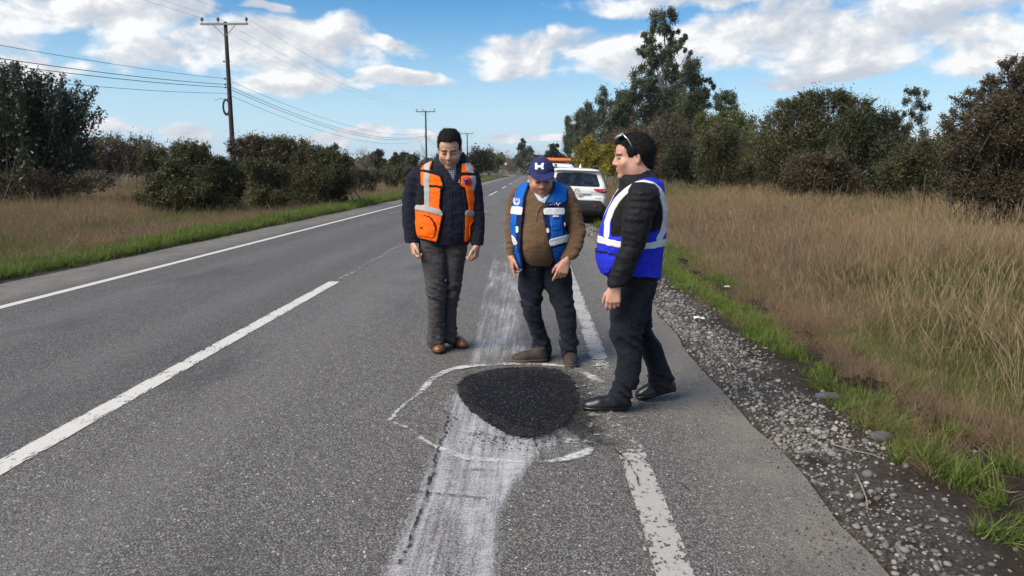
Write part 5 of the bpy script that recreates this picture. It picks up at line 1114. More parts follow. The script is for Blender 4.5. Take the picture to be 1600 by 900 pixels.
def vehicle(name, label, loc, roll, side, rear, plan, h, wheels, wr, group=None):
    R = np.array(Matrix.Rotation(roll, 3, 'Y')); root = empty(name, loc, label, name if False else 'car', group); root.rotation_euler = (0, roll, 0)
    L = max(q[0] for q in side); Z = max(q[1] for q in side); Wd = max(q[0] for q in rear)
    S = SDF.box((-Wd - 0.06, -0.08, 0.1), (Wd + 0.06, L + 0.08, Z + 0.08), h)
    x, y, z = S.pts((slice(None),) * 3)
    ds = poly_sd(y[0] + 0 * z[0], z[0] + 0 * y[0], side)[None]; rp = [(-a, b) for a, b in rear[::-1]] + list(rear); dr = poly_sd(x[:, 0] + 0 * z[0], z[0] + 0 * x[:, 0], rp)[:, None]
    pp = [(-a, b) for a, b in plan[::-1]] + list(plan); dp = poly_sd(x[:, :, 0] + 0 * y[:, :, 0], y[:, :, 0] + 0 * x[:, :, 0], pp)[:, :, None]
    def smax(a, b, k): hh = np.clip(0.5 - 0.5 * (b - a) / k, 0, 1); return b + (a - b) * hh + k * hh * (1 - hh)
    S.D = smax(smax(ds + 0 * x, dr + 0 * y, 0.10), dp + 0 * z, 0.10).astype(np.float32)
    for wy in wheels: S.op((-9, wy - wr - 0.2, 0), (9, wy + wr + 0.2, wr * 2 + 0.3), lambda x, y, z: np.maximum(np.hypot(y - wy, z - wr) - wr - 0.05, 0.55 - np.abs(x)), 0.02, True)
    V, F = S.mesh(); N = vnormals(V, F); child('body', (V, F), m_car, root, (0, 0, 0))
    for sx in (-1, 1):
        for wy in wheels:
            w = MB(); wx = sx * (Wd - 0.13); w.lathe([(wr * 0.62, -0.10), (wr * 0.93, -0.115), (wr, -0.08), (wr, 0.08), (wr * 0.93, 0.115), (wr * 0.62, 0.10)], (wx, wy, wr), 32, 'X'); o = w.build('wheel', m_tyre, root, smooth=True)
            w = MB(); w.lathe([(0.0, sx * 0.08), (wr * 0.15, sx * 0.085), (wr * 0.55, sx * 0.06), (wr * 0.64, sx * 0.10), (wr * 0.66, -sx * 0.09), (0, -sx * 0.09)], (wx, wy, wr), 20, 'X'); w.build('rim', m_rim, o, smooth=True)
    return root, V, F, N
cx = at_Y(899, 300, 21.7)[0]
loc = (cx, 21.7, float(gz(1.9, 22)) * 0.5 - 0.02)
side = [(0.14, 0.30), (0.03, 0.42), (0.0, 0.62), (0.02, 0.78), (0.10, 0.86), (0.08, 1.00), (0.12, 1.10), (0.36, 1.50), (0.24, 1.59), (0.34, 1.645), (0.8, 1.68), (1.5, 1.69), (2.3, 1.665), (2.75, 1.55), (3.45, 1.12), (4.3, 0.98), (4.52, 0.82), (4.58, 0.55), (4.5, 0.28), (4.2, 0.22), (0.4, 0.22)]
rear = [(0.72, 0.20), (0.88, 0.30), (0.925, 0.50), (0.93, 0.80), (0.925, 0.98), (0.89, 1.10), (0.79, 1.34), (0.70, 1.56), (0.64, 1.635), (0.5, 1.675), (0.25, 1.695), (0, 1.70)]
plan = [(0.0, -0.02), (0.55, 0.0), (0.80, 0.05), (0.90, 0.18), (0.925, 0.5), (0.93, 2.0), (0.92, 3.8), (0.84, 4.3), (0.6, 4.55), (0, 4.62)]
root, V, F, N = vehicle('parked_car', 'white compact car parked on the right shoulder behind the three men', loc, math.radians(2.2), side, rear, plan, 0.028, (0.92, 3.6), 0.35)
bk = N[:, 1] < -0.25; X, Yv, Zv = V.T; ax_ = np.abs(X)
child('rear_window', peel(V, F, N, bk & in_poly(ax_, Zv, [(-0.01, 1.10), (0.70, 1.10), (0.70, 1.13), (0.60, 1.47), (0.56, 1.50), (-0.01, 1.53)]), 0.004, 0.01), m_glass, root, (0, 0, 0))
child('bumper', peel(V, F, N, (N[:, 1] < 0.45) & (Yv < 0.55) & in_poly(ax_, Zv, [(-0.01, 0.18), (0.96, 0.18), (0.96, 0.52), (0.84, 0.60), (0.72, 0.735), (-0.01, 0.75)]), 0.006, 0.012), m_clad, root, (0, 0, 0))
for sx in (-1, 1):
    sd_ = N[:, 0] * sx > 0.3
    child('tail_light', peel(V, F, N, (X * sx > 0) & (Yv < 0.55) & (N[:, 1] < 0.8) & in_poly(ax_, Zv, [(0.44, 1.075), (0.95, 1.075), (0.95, 0.945), (0.70, 0.955), (0.56, 0.995)]), 0.012, 0.016), m_tail, root, (0, 0, 0))
    child('lamp_lens', peel(V, F, N, (X * sx > 0) & (Yv < 0.55) & (N[:, 1] < 0.8) & in_poly(ax_, Zv, [(0.78, 1.04), (0.85, 1.04), (0.86, 0.965), (0.79, 0.965)]), 0.018, 0.012), m_tailc, root, (0, 0, 0))
    child('lamp_lens', peel(V, F, N, (X * sx > 0) & bk & in_poly(ax_, Zv, [(0.60, 0.990), (0.76, 0.985), (0.76, 0.955), (0.66, 0.957)]), 0.018, 0.012), m_plate, root, (0, 0, 0))
    child('reflector', peel(V, F, N, (X * sx > 0) & bk & in_poly(ax_, Zv, [(0.48, 0.60), (0.76, 0.58), (0.76, 0.545), (0.48, 0.565)]), 0.014, 0.012), m_tail, root, (0, 0, 0))
    for a, b in ((0.62, 1.25), (1.32, 2.05), (2.12, 2.85)):
        child('side_window', peel(V, F, N, sd_ & in_poly(Yv, Zv, [(a, 1.10), (b + 0.1 * (a > 2), 1.10), (b - 0.35 * (a > 2), 1.50), (a + 0.1 * (a < 1), 1.50)]), 0.003, 0.01), m_glass, root, (0, 0, 0))
    child('sill_cladding', peel(V, F, N, sd_ & (Zv < 0.46) & (Yv > 0.5), 0.006, 0.012), m_clad, root, (0, 0, 0))
    mb = MB(); mb.tube([(sx * 0.60, 0.5, 1.68), (sx * 0.61, 0.7, 1.735), (sx * 0.61, 1.9, 1.735), (sx * 0.60, 2.15, 1.68)], 0.02, 8); mb.build('roof_rail', m_clad, root, smooth=True)
    mb = MB(); mb.tube([(sx * 0.86, 2.85, 1.08), (sx * 0.98, 2.82, 1.10), (sx * 1.03, 2.80, 1.10)], [0.04, 0.075, 0.06], 10); mb.build('wing_mirror', m_car if sx < 0 else m_clad, root, smooth=True)
mb = MB(); mb.lathe([(0.05, 0.0), (0.035, 0.04), (0.008, 0.11), (0.0, 0.115)], (0.10, 0.42, 1.665), 12); mb.build('antenna_fin', m_car, root, smooth=True)
mb = MB(); mb.box((0, 0.045, 0.845), (0.36, 0.012, 0.125)); pl = mb.build('licence_plate', m_plate, root)
def glyphs(s, x0, z0, w, h, y, mat, parent, st=0.012):
    seg = {'D': 'lrtb', 'X': 'x', 'C': 'ltb', 'H': 'lrm', '5': 'tmbuv', '1': 'r', 'K': 'lx', 'R': 'ltmux', 'T': 'tc', '-': 'm', 'A': 'lrtm'}
    for i, ch in enumerate(s):
        mb = MB(); cx_ = x0 + i * w * 1.35
        for c_ in seg.get(ch, 'm'):
            if c_ == 'l': mb.box((cx_, y, z0 + h / 2), (st, 0.003, h))
            if c_ == 'r': mb.box((cx_ + w, y, z0 + h / 2), (st, 0.003, h))
            if c_ == 't': mb.box((cx_ + w / 2, y - 0.0005, z0 + h), (w, 0.003, st))
            if c_ == 'm': mb.box((cx_ + w / 2, y - 0.0005, z0 + h / 2), (w, 0.003, st))
            if c_ == 'b': mb.box((cx_ + w / 2, y - 0.0005, z0), (w, 0.003, st))
            if c_ == 'c': mb.box((cx_ + w / 2, y, z0 + h / 2), (st, 0.003, h))
            if c_ == 'u': mb.box((cx_, y, z0 + h * 0.75), (st, 0.003, h / 2))
            if c_ == 'v': mb.box((cx_ + w, y, z0 + h * 0.25), (st, 0.003, h / 2))
            if c_ == 'x':
                for sg in (-1, 1): mb.box((cx_ + w / 2, y - 0.0005 - 0.0005 * sg, z0 + h / 2), (st, 0.003, h * 1.1), R=np.array(Matrix.Rotation(sg * math.atan2(w, h), 3, 'Y')))
        mb.build('plate_character', mat, parent)
glyphs('DX', 0.075, 0.81, 0.035, 0.07, 0.037, m_ink, pl)
mb = MB(); th = np.linspace(0, 2 * np.pi, 25); mb.tube(np.stack([0.075 * np.cos(th), 0 * th + 0.065, 1.015 + 0.05 * np.sin(th)], -1), 0.006, 6, False); mb.tube(np.stack([0.028 * np.cos(th), 0 * th + 0.062, 1.015 + 0.045 * np.sin(th)], -1), 0.006, 6, False); mb.tube(np.stack([0.06 * np.cos(th), 0 * th + 0.06, 1.04 + 0.018 * np.sin(th)], -1), 0.006, 6, False); mb.build('badge', m_chrome, root, smooth=True)
mb = MB(); 
for i in range(6): mb.box((0.56 + i * 0.032, 0.055 + i * 0.002, 0.80), (0.022, 0.02, 0.022))
mb.build('model_lettering', m_chrome, root)
mb = MB(); mb.box((0, 0.066, 0.935), (0.8, 0.05, 0.03)); mb.build('plate_garnish', m_car, root)
mb = MB(); mb.tube([(-0.38, 0.23, 1.16), (0.02, 0.235, 1.17), (0.30, 0.235, 1.15)], 0.008, 6); mb.build('wiper', m_clad, root, smooth=True)
# pickup with an orange beacon bar, parked ahead of it
side2 = [(0.10, 0.45), (0.0, 0.60), (0.02, 1.10), (1.45, 1.12), (1.55, 1.45), (1.70, 1.78), (1.95, 1.86), (2.9, 1.86), (3.3, 1.72), (3.95, 1.20), (4.9, 1.08), (5.2, 0.90), (5.28, 0.5), (5.1, 0.36), (0.4, 0.36)]
rear2 = [(0.75, 0.34), (0.88, 0.45), (0.91, 0.80), (0.90, 1.12), (0.80, 1.45), (0.70, 1.74), (0.62, 1.84), (0.4, 1.865), (0, 1.875)]
plan2 = [(0, -0.02), (0.82, 0.0), (0.91, 0.1), (0.91, 4.3), (0.82, 4.9), (0.5, 5.25), (0, 5.3)]
Y2 = 27.2; cx2 = at_Y(866, 300, Y2 + 1.9)[0]
root, V, F, N = vehicle('parked_pickup', 'white pickup with an orange roof beacon bar ahead of the compact car', (cx2, Y2, -0.02), math.radians(1.5), side2, rear2, plan2, 0.045, (1.1, 4.2), 0.38)
X, Yv, Zv = V.T; ax_ = np.abs(X)
child('rear_window', peel(V, F, N, (N[:, 1] < -0.3) & in_poly(ax_, Zv, [(-0.01, 1.25), (0.70, 1.25), (0.60, 1.70), (-0.01, 1.72)]), 0.004, 0.01), m_glass, root, (0, 0, 0))
for sx in (-1, 1):
    child('tail_light', peel(V, F, N, (X * sx > 0) & (Yv < 0.3) & (N[:, 1] < 0.8) & in_poly(ax_, Zv, [(0.78, 0.75), (0.95, 0.75), (0.95, 1.05), (0.78, 1.05)]), 0.01, 0.014), m_tail, root, (0, 0, 0))
    for a, b in ((1.85, 2.5), (2.58, 3.3)): child('side_window', peel(V, F, N, (N[:, 0] * sx > 0.3) & in_poly(Yv, Zv, [(a, 1.2), (b + 0.25 * (a > 2), 1.2), (b - 0.1 * (a > 2), 1.68), (a, 1.70)]), 0.003, 0.01), m_glass, root, (0, 0, 0))
mb = MB(); mb.box((0, 2.2, 1.905), (1.25, 0.20, 0.035)); mb.build('beacon_base', m_clad, root)
mb = MB(); mb.lathe([(0.0, -0.62), (0.06, -0.62), (0.075, -0.58), (0.075, 0.58), (0.06, 0.62), (0.0, 0.62)], (0, 2.2, 1.975), 14, 'X'); mb.build('beacon_bar', m_orange, root, smooth=True)
mb = MB(); mb.box((0, -0.03, 0.55), (1.5, 0.12, 0.16)); mb.build('bumper', m_clad, root)
# ------------------------------------------------------------------ people
def cloth(name, col, rough=0.85, weave=260, var=0.10, bump=0.25, sheen=0.03, stripe=None):
    m, t, p = new_mat(name); v = gpos(t)
    n = t.noise(v, 14, 5, 0.6); c = t.mix(n, tuple(q * (1 - var * 1.6) for q in col), tuple(min(1, q * (1 + var * 1.6)) for q in col))
    if stripe:
        x, y, z = t.sep(v); g = t.math('MAXIMUM', t.math('GREATER_THAN', t.math('SINE', t.math('MULTIPLY', x, stripe[0])), 0.55), t.math('GREATER_THAN', t.math('SINE', t.math('MULTIPLY', z, stripe[0])), 0.55)); c = t.mix(g, c, stripe[1])
    t.put(p.inputs['Base Color'], c); p.inputs['Roughness'].default_value = rough; p.inputs['Specular IOR Level'].default_value = 0.13; p.inputs['Sheen Weight'].default_value = sheen
    h = t.math('ADD', t.math('MULTIPLY', t.noise(v, weave, 3, 0.6), 0.5), t.math('MULTIPLY', t.noise(v, 24, 4, 0.55, 0.8), 4.0)); t.put(p.inputs['Normal'], t.bump(h, bump * 1.6, 0.009)); return m
def skin_mat(name, col):
    m, t, p = new_mat(name); v = gpos(t); a = t.add('ShaderNodeAttribute', attribute_name='tint').outputs['Color']
    n = t.noise(v, 60, 5, 0.6); c = t.mix(n, tuple(q * 0.88 for q in col), tuple(q * 1.08 for q in col)); c = t.mix(1.0, c, a, 'MULTIPLY')
    t.put(p.inputs['Base Color'], c); p.inputs['Roughness'].default_value = 0.5; p.inputs['Subsurface Weight'].default_value = 0.12; p.inputs['Subsurface Radius'].default_value = (0.012, 0.004, 0.002)
    t.put(p.inputs['Normal'], t.bump(t.noise(v, 220, 4), 0.12, 0.003)); return m
def hair_mat(name, col):
    m, t, p = new_mat(name); v = gpos(t); t.put(p.inputs['Base Color'], t.ramp(t.noise(t.vmath('MULTIPLY', v, (1, 1, 0.4)), 180, 4), [(0.3, tuple(q * 0.5 for q in col)), (0.7, tuple(q * 1.6 for q in col))]))
    p.inputs['Roughness'].default_value = 0.7; p.inputs['Specular IOR Level'].default_value = 0.22; t.put(p.inputs['Normal'], t.bump(t.noise(t.vmath('MULTIPLY', v, (1.6, 0.5, 0.5)), 190, 3, 0.6, 0.4), 0.9, 0.006)); return m
def axis_mix(lo, hi, coarse, fines, fine):
    L = [lo]
    while L[-1] < hi: L.append(L[-1] + (fine if any(a <= L[-1] <= b for a, b in fines) else coarse))
    return np.array(L)
def rot_head(yaw, pitch, roll=0.0):
    return np.array(Matrix.Rotation(yaw, 3, 'Z') @ Matrix.Rotation(-pitch, 3, 'X') @ Matrix.Rotation(roll, 3, 'Y'))
def add_head(S, c, R, s, fat=0.0, nose=1.0):
    T = lambda x, y, z: c + R @ (np.array([x, y, z]) * s)
    E = lambda p, r, k, sub=False, Rl=None: S.ell(T(*p), np.array(r) * s, R if Rl is None else R @ Rl, k * s, sub)
    E((0, -0.016, 0.036), (0.074, 0.094, 0.086), 0.01); E((0, 0.022, -0.040), (0.060 + fat, 0.074, 0.074), 0.03); E((0, 0.055, 0.045), (0.058, 0.042, 0.048), 0.03)
    E((0, 0.074, -0.100), (0.022 + fat * 0.5, 0.017, 0.017), 0.025)
    for q in (-1, 1):
        E((q * 0.044, 0.004, -0.068), (0.022 + fat, 0.03, 0.024), 0.03); E((q * 0.037, 0.066, -0.026), (0.024 + fat * 0.6, 0.022, 0.022), 0.02)
        E((q * 0.030, 0.104, 0.004), (0.019, 0.014, 0.012), 0.012, True); E((q * 0.030, 0.082, 0.003), (0.016, 0.012, 0.011), 0.004)
        E((q * 0.028, 0.090, 0.022), (0.022, 0.010, 0.007), 0.012)
        E((q * 0.077, -0.006, -0.004), (0.008, 0.019, 0.032), 0.006, False, np.array(Matrix.Rotation(q * 0.28, 3, 'Z'))); E((q * 0.084, 0.002, 0.0), (0.006, 0.009, 0.018), 0.004, True)
    S.cone(T(0, 0.089, 0.018), T(0, 0.089 + 0.024 * nose, -0.026), 0.0085 * s, 0.0125 * s, 0.012 * s)
    for q in (-1, 1): E((q * 0.012, 0.098, -0.032), (0.0085, 0.010, 0.008), 0.006)
    E((0, 0.090, -0.058), (0.022, 0.011, 0.006), 0.006); E((0, 0.088, -0.070), (0.018, 0.011, 0.007), 0.006); E((0, 0.102, -0.0635), (0.016, 0.005, 0.0020), 0.003, True)
    S.cone(T(0, -0.012, -0.05), T(0, -0.035, -0.165), (0.052 + fat) * s, (0.060 + fat) * s, 0.03 * s)
def head_tint(V, c, R, s, stub=0.5, brow=1.0, brow_col=(0.10, 0.08, 0.07), tache=0.0):
    q = ((V - c) @ R) / s; x, y, z = np.abs(q[:, 0]), q[:, 1], q[:, 2]; t_ = np.ones((len(V), 3)); inh = (np.abs(q) < 0.2).all(1)
    def lay(m, col): nonlocal t_; m = np.clip(m, 0, 1)[:, None] * inh[:, None]; t_ = t_ * (1 - m) + np.array(col) * m
    g = lambda d, w: np.exp(-(d / w) ** 2)
    lay(0.35 * g(np.hypot(x - 0.038, z + 0.025), 0.022) * (y > 0.04), (1.12, 0.82, 0.78)); lay(0.4 * g(np.hypot(x, z + 0.028), 0.014) * (y > 0.09), (1.08, 0.80, 0.75))
    lay(stub * ((z < -0.040) & (y > -0.02)) * np.clip((-0.036 - z) / 0.02, 0, 1), (0.62, 0.58, 0.58))
    lay(tache * g((z + 0.047) / 1.0, 0.008) * (x < 0.028) * (y > 0.06), (0.30, 0.27, 0.25))
    lay(0.75 * g(np.hypot((x) / 1.9, z + 0.064), 0.0085) * (y > 0.06), (0.80, 0.50, 0.48))
    bz = 0.021 + 0.004 * np.sin((x - 0.012) / 0.036 * np.pi); lay(brow * (np.abs(z - bz) < 0.0058) * (x > 0.009) * (x < 0.050) * (y > 0.04), brow_col)
    lay(0.95 * (np.abs(z - 0.0005 + (x - 0.03) ** 2 * 6) < 0.0042) * (np.abs(x - 0.030) < 0.017) * (y > 0.05), (0.13, 0.10, 0.09))
    lay(0.35 * g(np.hypot(x - 0.030, z + 0.006), 0.013) * (y > 0.05), (0.72, 0.60, 0.58)); return t_
def add_hand(S, w, d, n, th, curls, L=1.0, thumb=(0.75, 0.55, 0.25), base=0.021):
    """wrist w, pointing direction d, palm faces n, thumb leaves on side th"""
    d, n, th = [np.asarray(q, float) / np.linalg.norm(q) for q in (d, n, th)]; w = np.asarray(w, float)
    S.cone(w - d * 0.05, w + d * 0.012, base * L, 0.024 * L, 0.015)
    for i, (o, ln) in enumerate(((0.030, 0.074), (0.010, 0.083), (-0.011, 0.077), (-0.030, 0.062))):
        k = w + (d * (0.088 - 0.004 * abs(i - 1)) + th * o) * L; S.cone(w + (d * 0.012 + th * o * 0.55) * L, k, 0.0165 * L, 0.0125 * L, 0.012)
        p = k; a = 0.0
        for ph, (fr, r0, r1) in enumerate(((0.46, 0.0102, 0.0094), (0.30, 0.0092, 0.0084), (0.24, 0.0084, 0.0068))):
            a += curls[i] * (0.75, 1.05, 0.7)[ph]; dd = d * math.cos(a) + n * math.sin(a); e = p + dd * ln * fr * L; S.cone(p, e, r0 * L, r1 * L, 0.004); p = e
    b = w + (d * 0.022 + th * 0.022 + n * 0.008) * L; dd = d * thumb[0] + th * thumb[1] + n * thumb[2]; dd /= np.linalg.norm(dd); m_ = b + dd * 0.040 * L; S.cone(b - dd * 0.01, m_, 0.0155 * L, 0.0115 * L, 0.012)
    dd = dd + d * 0.35 - th * 0.30 + n * 0.1; dd /= np.linalg.norm(dd); e = m_ + dd * 0.030 * L; S.cone(m_, e, 0.0110 * L, 0.0098 * L, 0.004); S.cone(e, e + (dd - th * 0.2) * 0.022 * L, 0.0096 * L, 0.0072 * L, 0.004)
def ridge(P, seed): return 0.45 - 1.5 * np.abs(vnoise(P, seed))
def fold(P, amp, sx=9.0, sz=26.0, seed=0):
    W_ = P + 0.035 * np.stack([vnoise(P * 5 + seed, seed), vnoise(P * 5 + 9, seed + 1), vnoise(P * 5 + 17, seed + 2)], -1)
    return amp * (1.1 * ridge(W_ * np.array([sx, sx, sz]) + seed * 7.7, seed) + 0.6 * ridge(W_ * np.array([sx * 2.1, sx * 2.1, sz * 1.7]) + seed, seed + 1) + 0.6 * vnoise(P * np.array([sx * 1.2, sx, sz * 0.45]) + 3 * seed, seed + 2))
def trace(T, Y, half, dys=None):
    """rows (py, pxL, pxR[, dy[, half depth]]) -> SDF rows at depth Y"""
    out = []
    for i, r in enumerate(T):
        dy = r[3] if len(r) > 3 else 0.0; a, b = at_Y(r[1], r[0], Y + dy), at_Y(r[2], r[0], Y + dy); hw = abs(b[0] - a[0]) / 2
        out.append((a[2], (a[0] + b[0]) / 2, Y + dy, hw, r[4] if len(r) > 4 else (half if half else hw)))
    return out
def shoe(parent, org, heel, ang, L, mat, sole_mat, lift=0.0, wid=0.042, hi=0.10, seed=0, label=None):
    """heel: ground point under the heel; ang: heading of the toe in the ground plane; lift: how far the heel is raised"""
    dx, dy = math.cos(ang), math.sin(ang); pit = math.asin(lift / L) if lift else 0.0
    f = np.array([dx * math.cos(pit), dy * math.cos(pit), -math.sin(pit)]); l = np.array([-dy, dx, 0.0]); u = np.cross(f, l) * 1.0; o = np.array([heel[0], heel[1], heel[2] + lift])
    T = lambda a, b, c: o + f * a + l * b + u * c; R = np.stack([f, l, u], 1)
    S = SDF.box(np.minimum(T(0, 0, 0), T(L, 0, 0)) - 0.10, np.maximum(T(0, 0, 0), T(L, 0, 0)) + np.array([0.10, 0.10, 0.22]), 0.007)
    S.cone(T(0.04, 0, 0.045), T(L * 0.62, 0, 0.040), wid * 0.95, wid * 1.12, 0.02); S.ell(T(L * 0.76, 0, 0.032), (L * 0.25, wid * 1.12, 0.046), R, 0.03); S.cone(T(0.055, 0, 0.06), T(0.06, 0, hi + 0.05), 0.045, 0.046, 0.03); S.cone(T(0.07, 0, 0.08), T(L * 0.6, 0, 0.045), 0.040, 0.035, 0.03)
    x, y, z = S.pts((slice(None),) * 3); h = (x - o[0]) * u[0] + (y - o[1]) * u[1] + (z - o[2]) * u[2]; S.D = np.maximum(S.D, 0.006 - h).astype(np.float32)
    S.D = np.maximum(S.D, z - (o[2] + hi + 0.03) + 0 * x + 0 * y).astype(np.float32)
    V, F = S.mesh(); ob = child('shoe', (V, F), mat, parent, org, label)
    N = vnormals(V, F); hv = (V - o) @ u; lw = np.abs((V - o) @ l)
    W = V.copy(); child('sole', peel(V, F, N, hv < 0.030, 0.005, 0.01, 3), sole_mat, ob, org); return ob, T
def person(label, loc):
    o = bpy.data.objects.new('person', bpy.data.meshes.new('person')); link(o); o.location = loc; return tag(o, label, 'person', 'road workers inspecting the patch')
def region(V, N, fn, Yc, back=None):
    """mask of vertices by where they are seen in the photograph; the hidden side takes the mirror image (or its own rule)"""
    m = N[:, 1] > 0.15; Q = V.copy(); Q[m, 1] = 2 * Yc - Q[m, 1]; px, py = project(Q)
    r = fn(px, py)
    if back is not None: r = np.where(m, back(px, py), r)
    return r
P_ = lambda *pts: (lambda x, y: in_poly(x, y, list(pts)))
LN = lambda w, *pts: (lambda x, y: dist_line(x, y, list(pts)) < w)
OR = lambda *fs: (lambda x, y: np.logical_or.reduce([f(x, y) for f in fs]))
AND = lambda *fs: (lambda x, y: np.logical_and.reduce([f(x, y) for f in fs]))
NOT = lambda f: (lambda x, y: ~f(x, y))
def grow_poly(poly, d): return lambda x, y: (poly_sd(x, y, poly) < d)

m_navy = cloth('navy_jacket', (0.010, 0.011, 0.022), 0.75); m_orange_v = cloth('orange_vest', (1.0, 0.135, 0.008), 0.6, var=0.06, sheen=0.0)
m_orange_v.node_tree.nodes['Principled BSDF'].inputs['Emission Strength'].default_value = 0.0
m_refl = cloth('grey_reflective', (0.34, 0.34, 0.34), 0.45, 400, 0.05, 0.1, 0); m_refw = cloth('white_reflective', (0.60, 0.61, 0.60), 0.45, 400, 0.05, 0.1, 0)
m_black = cloth('black_trim', (0.008, 0.008, 0.009), 0.8); m_greytr = cloth('charcoal_trousers', (0.058, 0.054, 0.058), 0.9); m_brownsh = simple_mat('brown_leather', (0.17, 0.058, 0.020), 0.35, 0.3, 40, 0.15); m_soleg = simple_mat('worn_rubber_sole', (0.075, 0.062, 0.05), 0.85, 0.3, 40); m_soleb = simple_mat('dark_sole', (0.02, 0.015, 0.012), 0.7, 0.2, 30)
m_check = cloth('checked_shirt', (0.34, 0.36, 0.42), 0.85, stripe=(420, (0.07, 0.08, 0.12))); m_sweater = cloth('brown_sweater', (0.115, 0.070, 0.040), 0.95, 320, 0.12, 0.28, 0.1); m_blue = cloth('blue_vest', (0.006, 0.095, 0.40), 0.6, var=0.08, sheen=0.0); m_dkblue = cloth('dark_blue_panel', (0.008, 0.016, 0.055), 0.75)
m_royal = cloth('royal_blue_vest', (0.018, 0.030, 0.52), 0.6, var=0.08, sheen=0.0); m_puff = cloth('black_puffer', (0.009, 0.009, 0.011), 0.6, 120); m_jean = cloth('dark_jeans', (0.011, 0.014, 0.022), 0.9); m_dktr = cloth('black_trousers', (0.010, 0.012, 0.018), 0.85); m_boot = simple_mat('worn_brown_boot', (0.028, 0.019, 0.014), 0.75, 0.35, 40, 0.3); m_blksh = simple_mat('black_shoe_leather', (0.008, 0.008, 0.009), 0.32, 0.2, 40, 0.1)
m_cap = cloth('navy_cap', (0.024, 0.027, 0.105), 0.85); m_ltblue = cloth('pale_blue_shirt', (0.42, 0.50, 0.60), 0.85); m_hair = hair_mat('black_hair', (0.006, 0.005, 0.005)); m_ghair = hair_mat('grey_hair', (0.22, 0.21, 0.21)); m_silver = simple_mat('silver_frame', (0.55, 0.55, 0.56), 0.3, 0.1, 20, 0, 0.8); m_lens = simple_mat('dark_lens', (0.02, 0.02, 0.022), 0.1, 0.1, 20)
m_wht = cloth('white_print', (0.72, 0.72, 0.72), 0.8, sheen=0); m_redp = cloth('red_print', (0.42, 0.02, 0.04), 0.8, sheen=0); m_bluep = cloth('dark_blue_print', (0.02, 0.03, 0.20), 0.8, sheen=0); m_lav = cloth('lavender_print', (0.40, 0.42, 0.72), 0.8, sheen=0); m_brass = simple_mat('brass', (0.35, 0.25, 0.12), 0.4, 0.1, 20, 0, 0.9)

def garment(rows_list, h, foldfn=None, cuts=None, k=0.035, pad=0.05, grow=0.0, extra=None):
    A = np.array([r for T in rows_list for r in T]); lo = [(A[:, 1] - A[:, 3]).min() - pad, (A[:, 2] - A[:, 4]).min() - pad, A[:, 0].min() - pad]; hi = [(A[:, 1] + A[:, 3]).max() + pad, (A[:, 2] + A[:, 4]).max() + pad, A[:, 0].max() + pad]
    S = SDF.box(lo, hi, h)
    for T in rows_list: S.rows(T, k, grow)
    if extra: extra(S)
    if foldfn: S.ruffle(foldfn)
    if cuts: cuts(S)
    V, F = S.mesh(); return V, F, vnormals(V, F)
def skin_body(o, org, inner, head, hands, mat, tint):
    """head, neck, trunk, limbs and hands as one surface"""
    A = np.array([r for T in inner for r in T]); c, R, s = head['c'], head['R'], head['s']
    lo = np.array([(A[:, 1] - A[:, 3]).min(), (A[:, 2] - A[:, 4]).min(), A[:, 0].min()]) - 0.16; hi = np.array([(A[:, 1] + A[:, 3]).max(), (A[:, 2] + A[:, 4]).max(), c[2] + 0.18]) + 0.12
    lo[2] = A[:, 0].min() - 0.05
    boxes = [(c - 0.165, c + 0.165)] + [(np.array(hh['w']) - 0.14, np.array(hh['w']) + 0.14) for hh in hands]
    ax = [axis_mix(lo[j], hi[j], 0.018, [(b0[j], b1[j]) for b0, b1 in boxes], 0.0050) for j in range(3)]
    S = SDF(*ax)
    for T in inner: S.rows(T, 0.03, -0.018)
    for hh in hands:
        S.cone(hh['from'], hh['w'], 0.020, 0.021, 0.012); add_hand(S, hh['w'], hh['d'], hh['n'], hh['th'], hh['c'], hh.get('L', 1.0), hh.get('thumb', (0.75, 0.55, 0.25)))
    add_head(S, c, R, s, head.get('fat', 0), head.get('nose', 1)); S.cone(c + R @ np.array([0, -0.035, -0.15]) * s, head['neck'], 0.062 * s, 0.075 * s, 0.03)
    V, F = S.mesh(); tn = tint(V); o.data = mesh_np('person', V - org, [F], mat, True, attr={'tint': ('POINT', tn)})
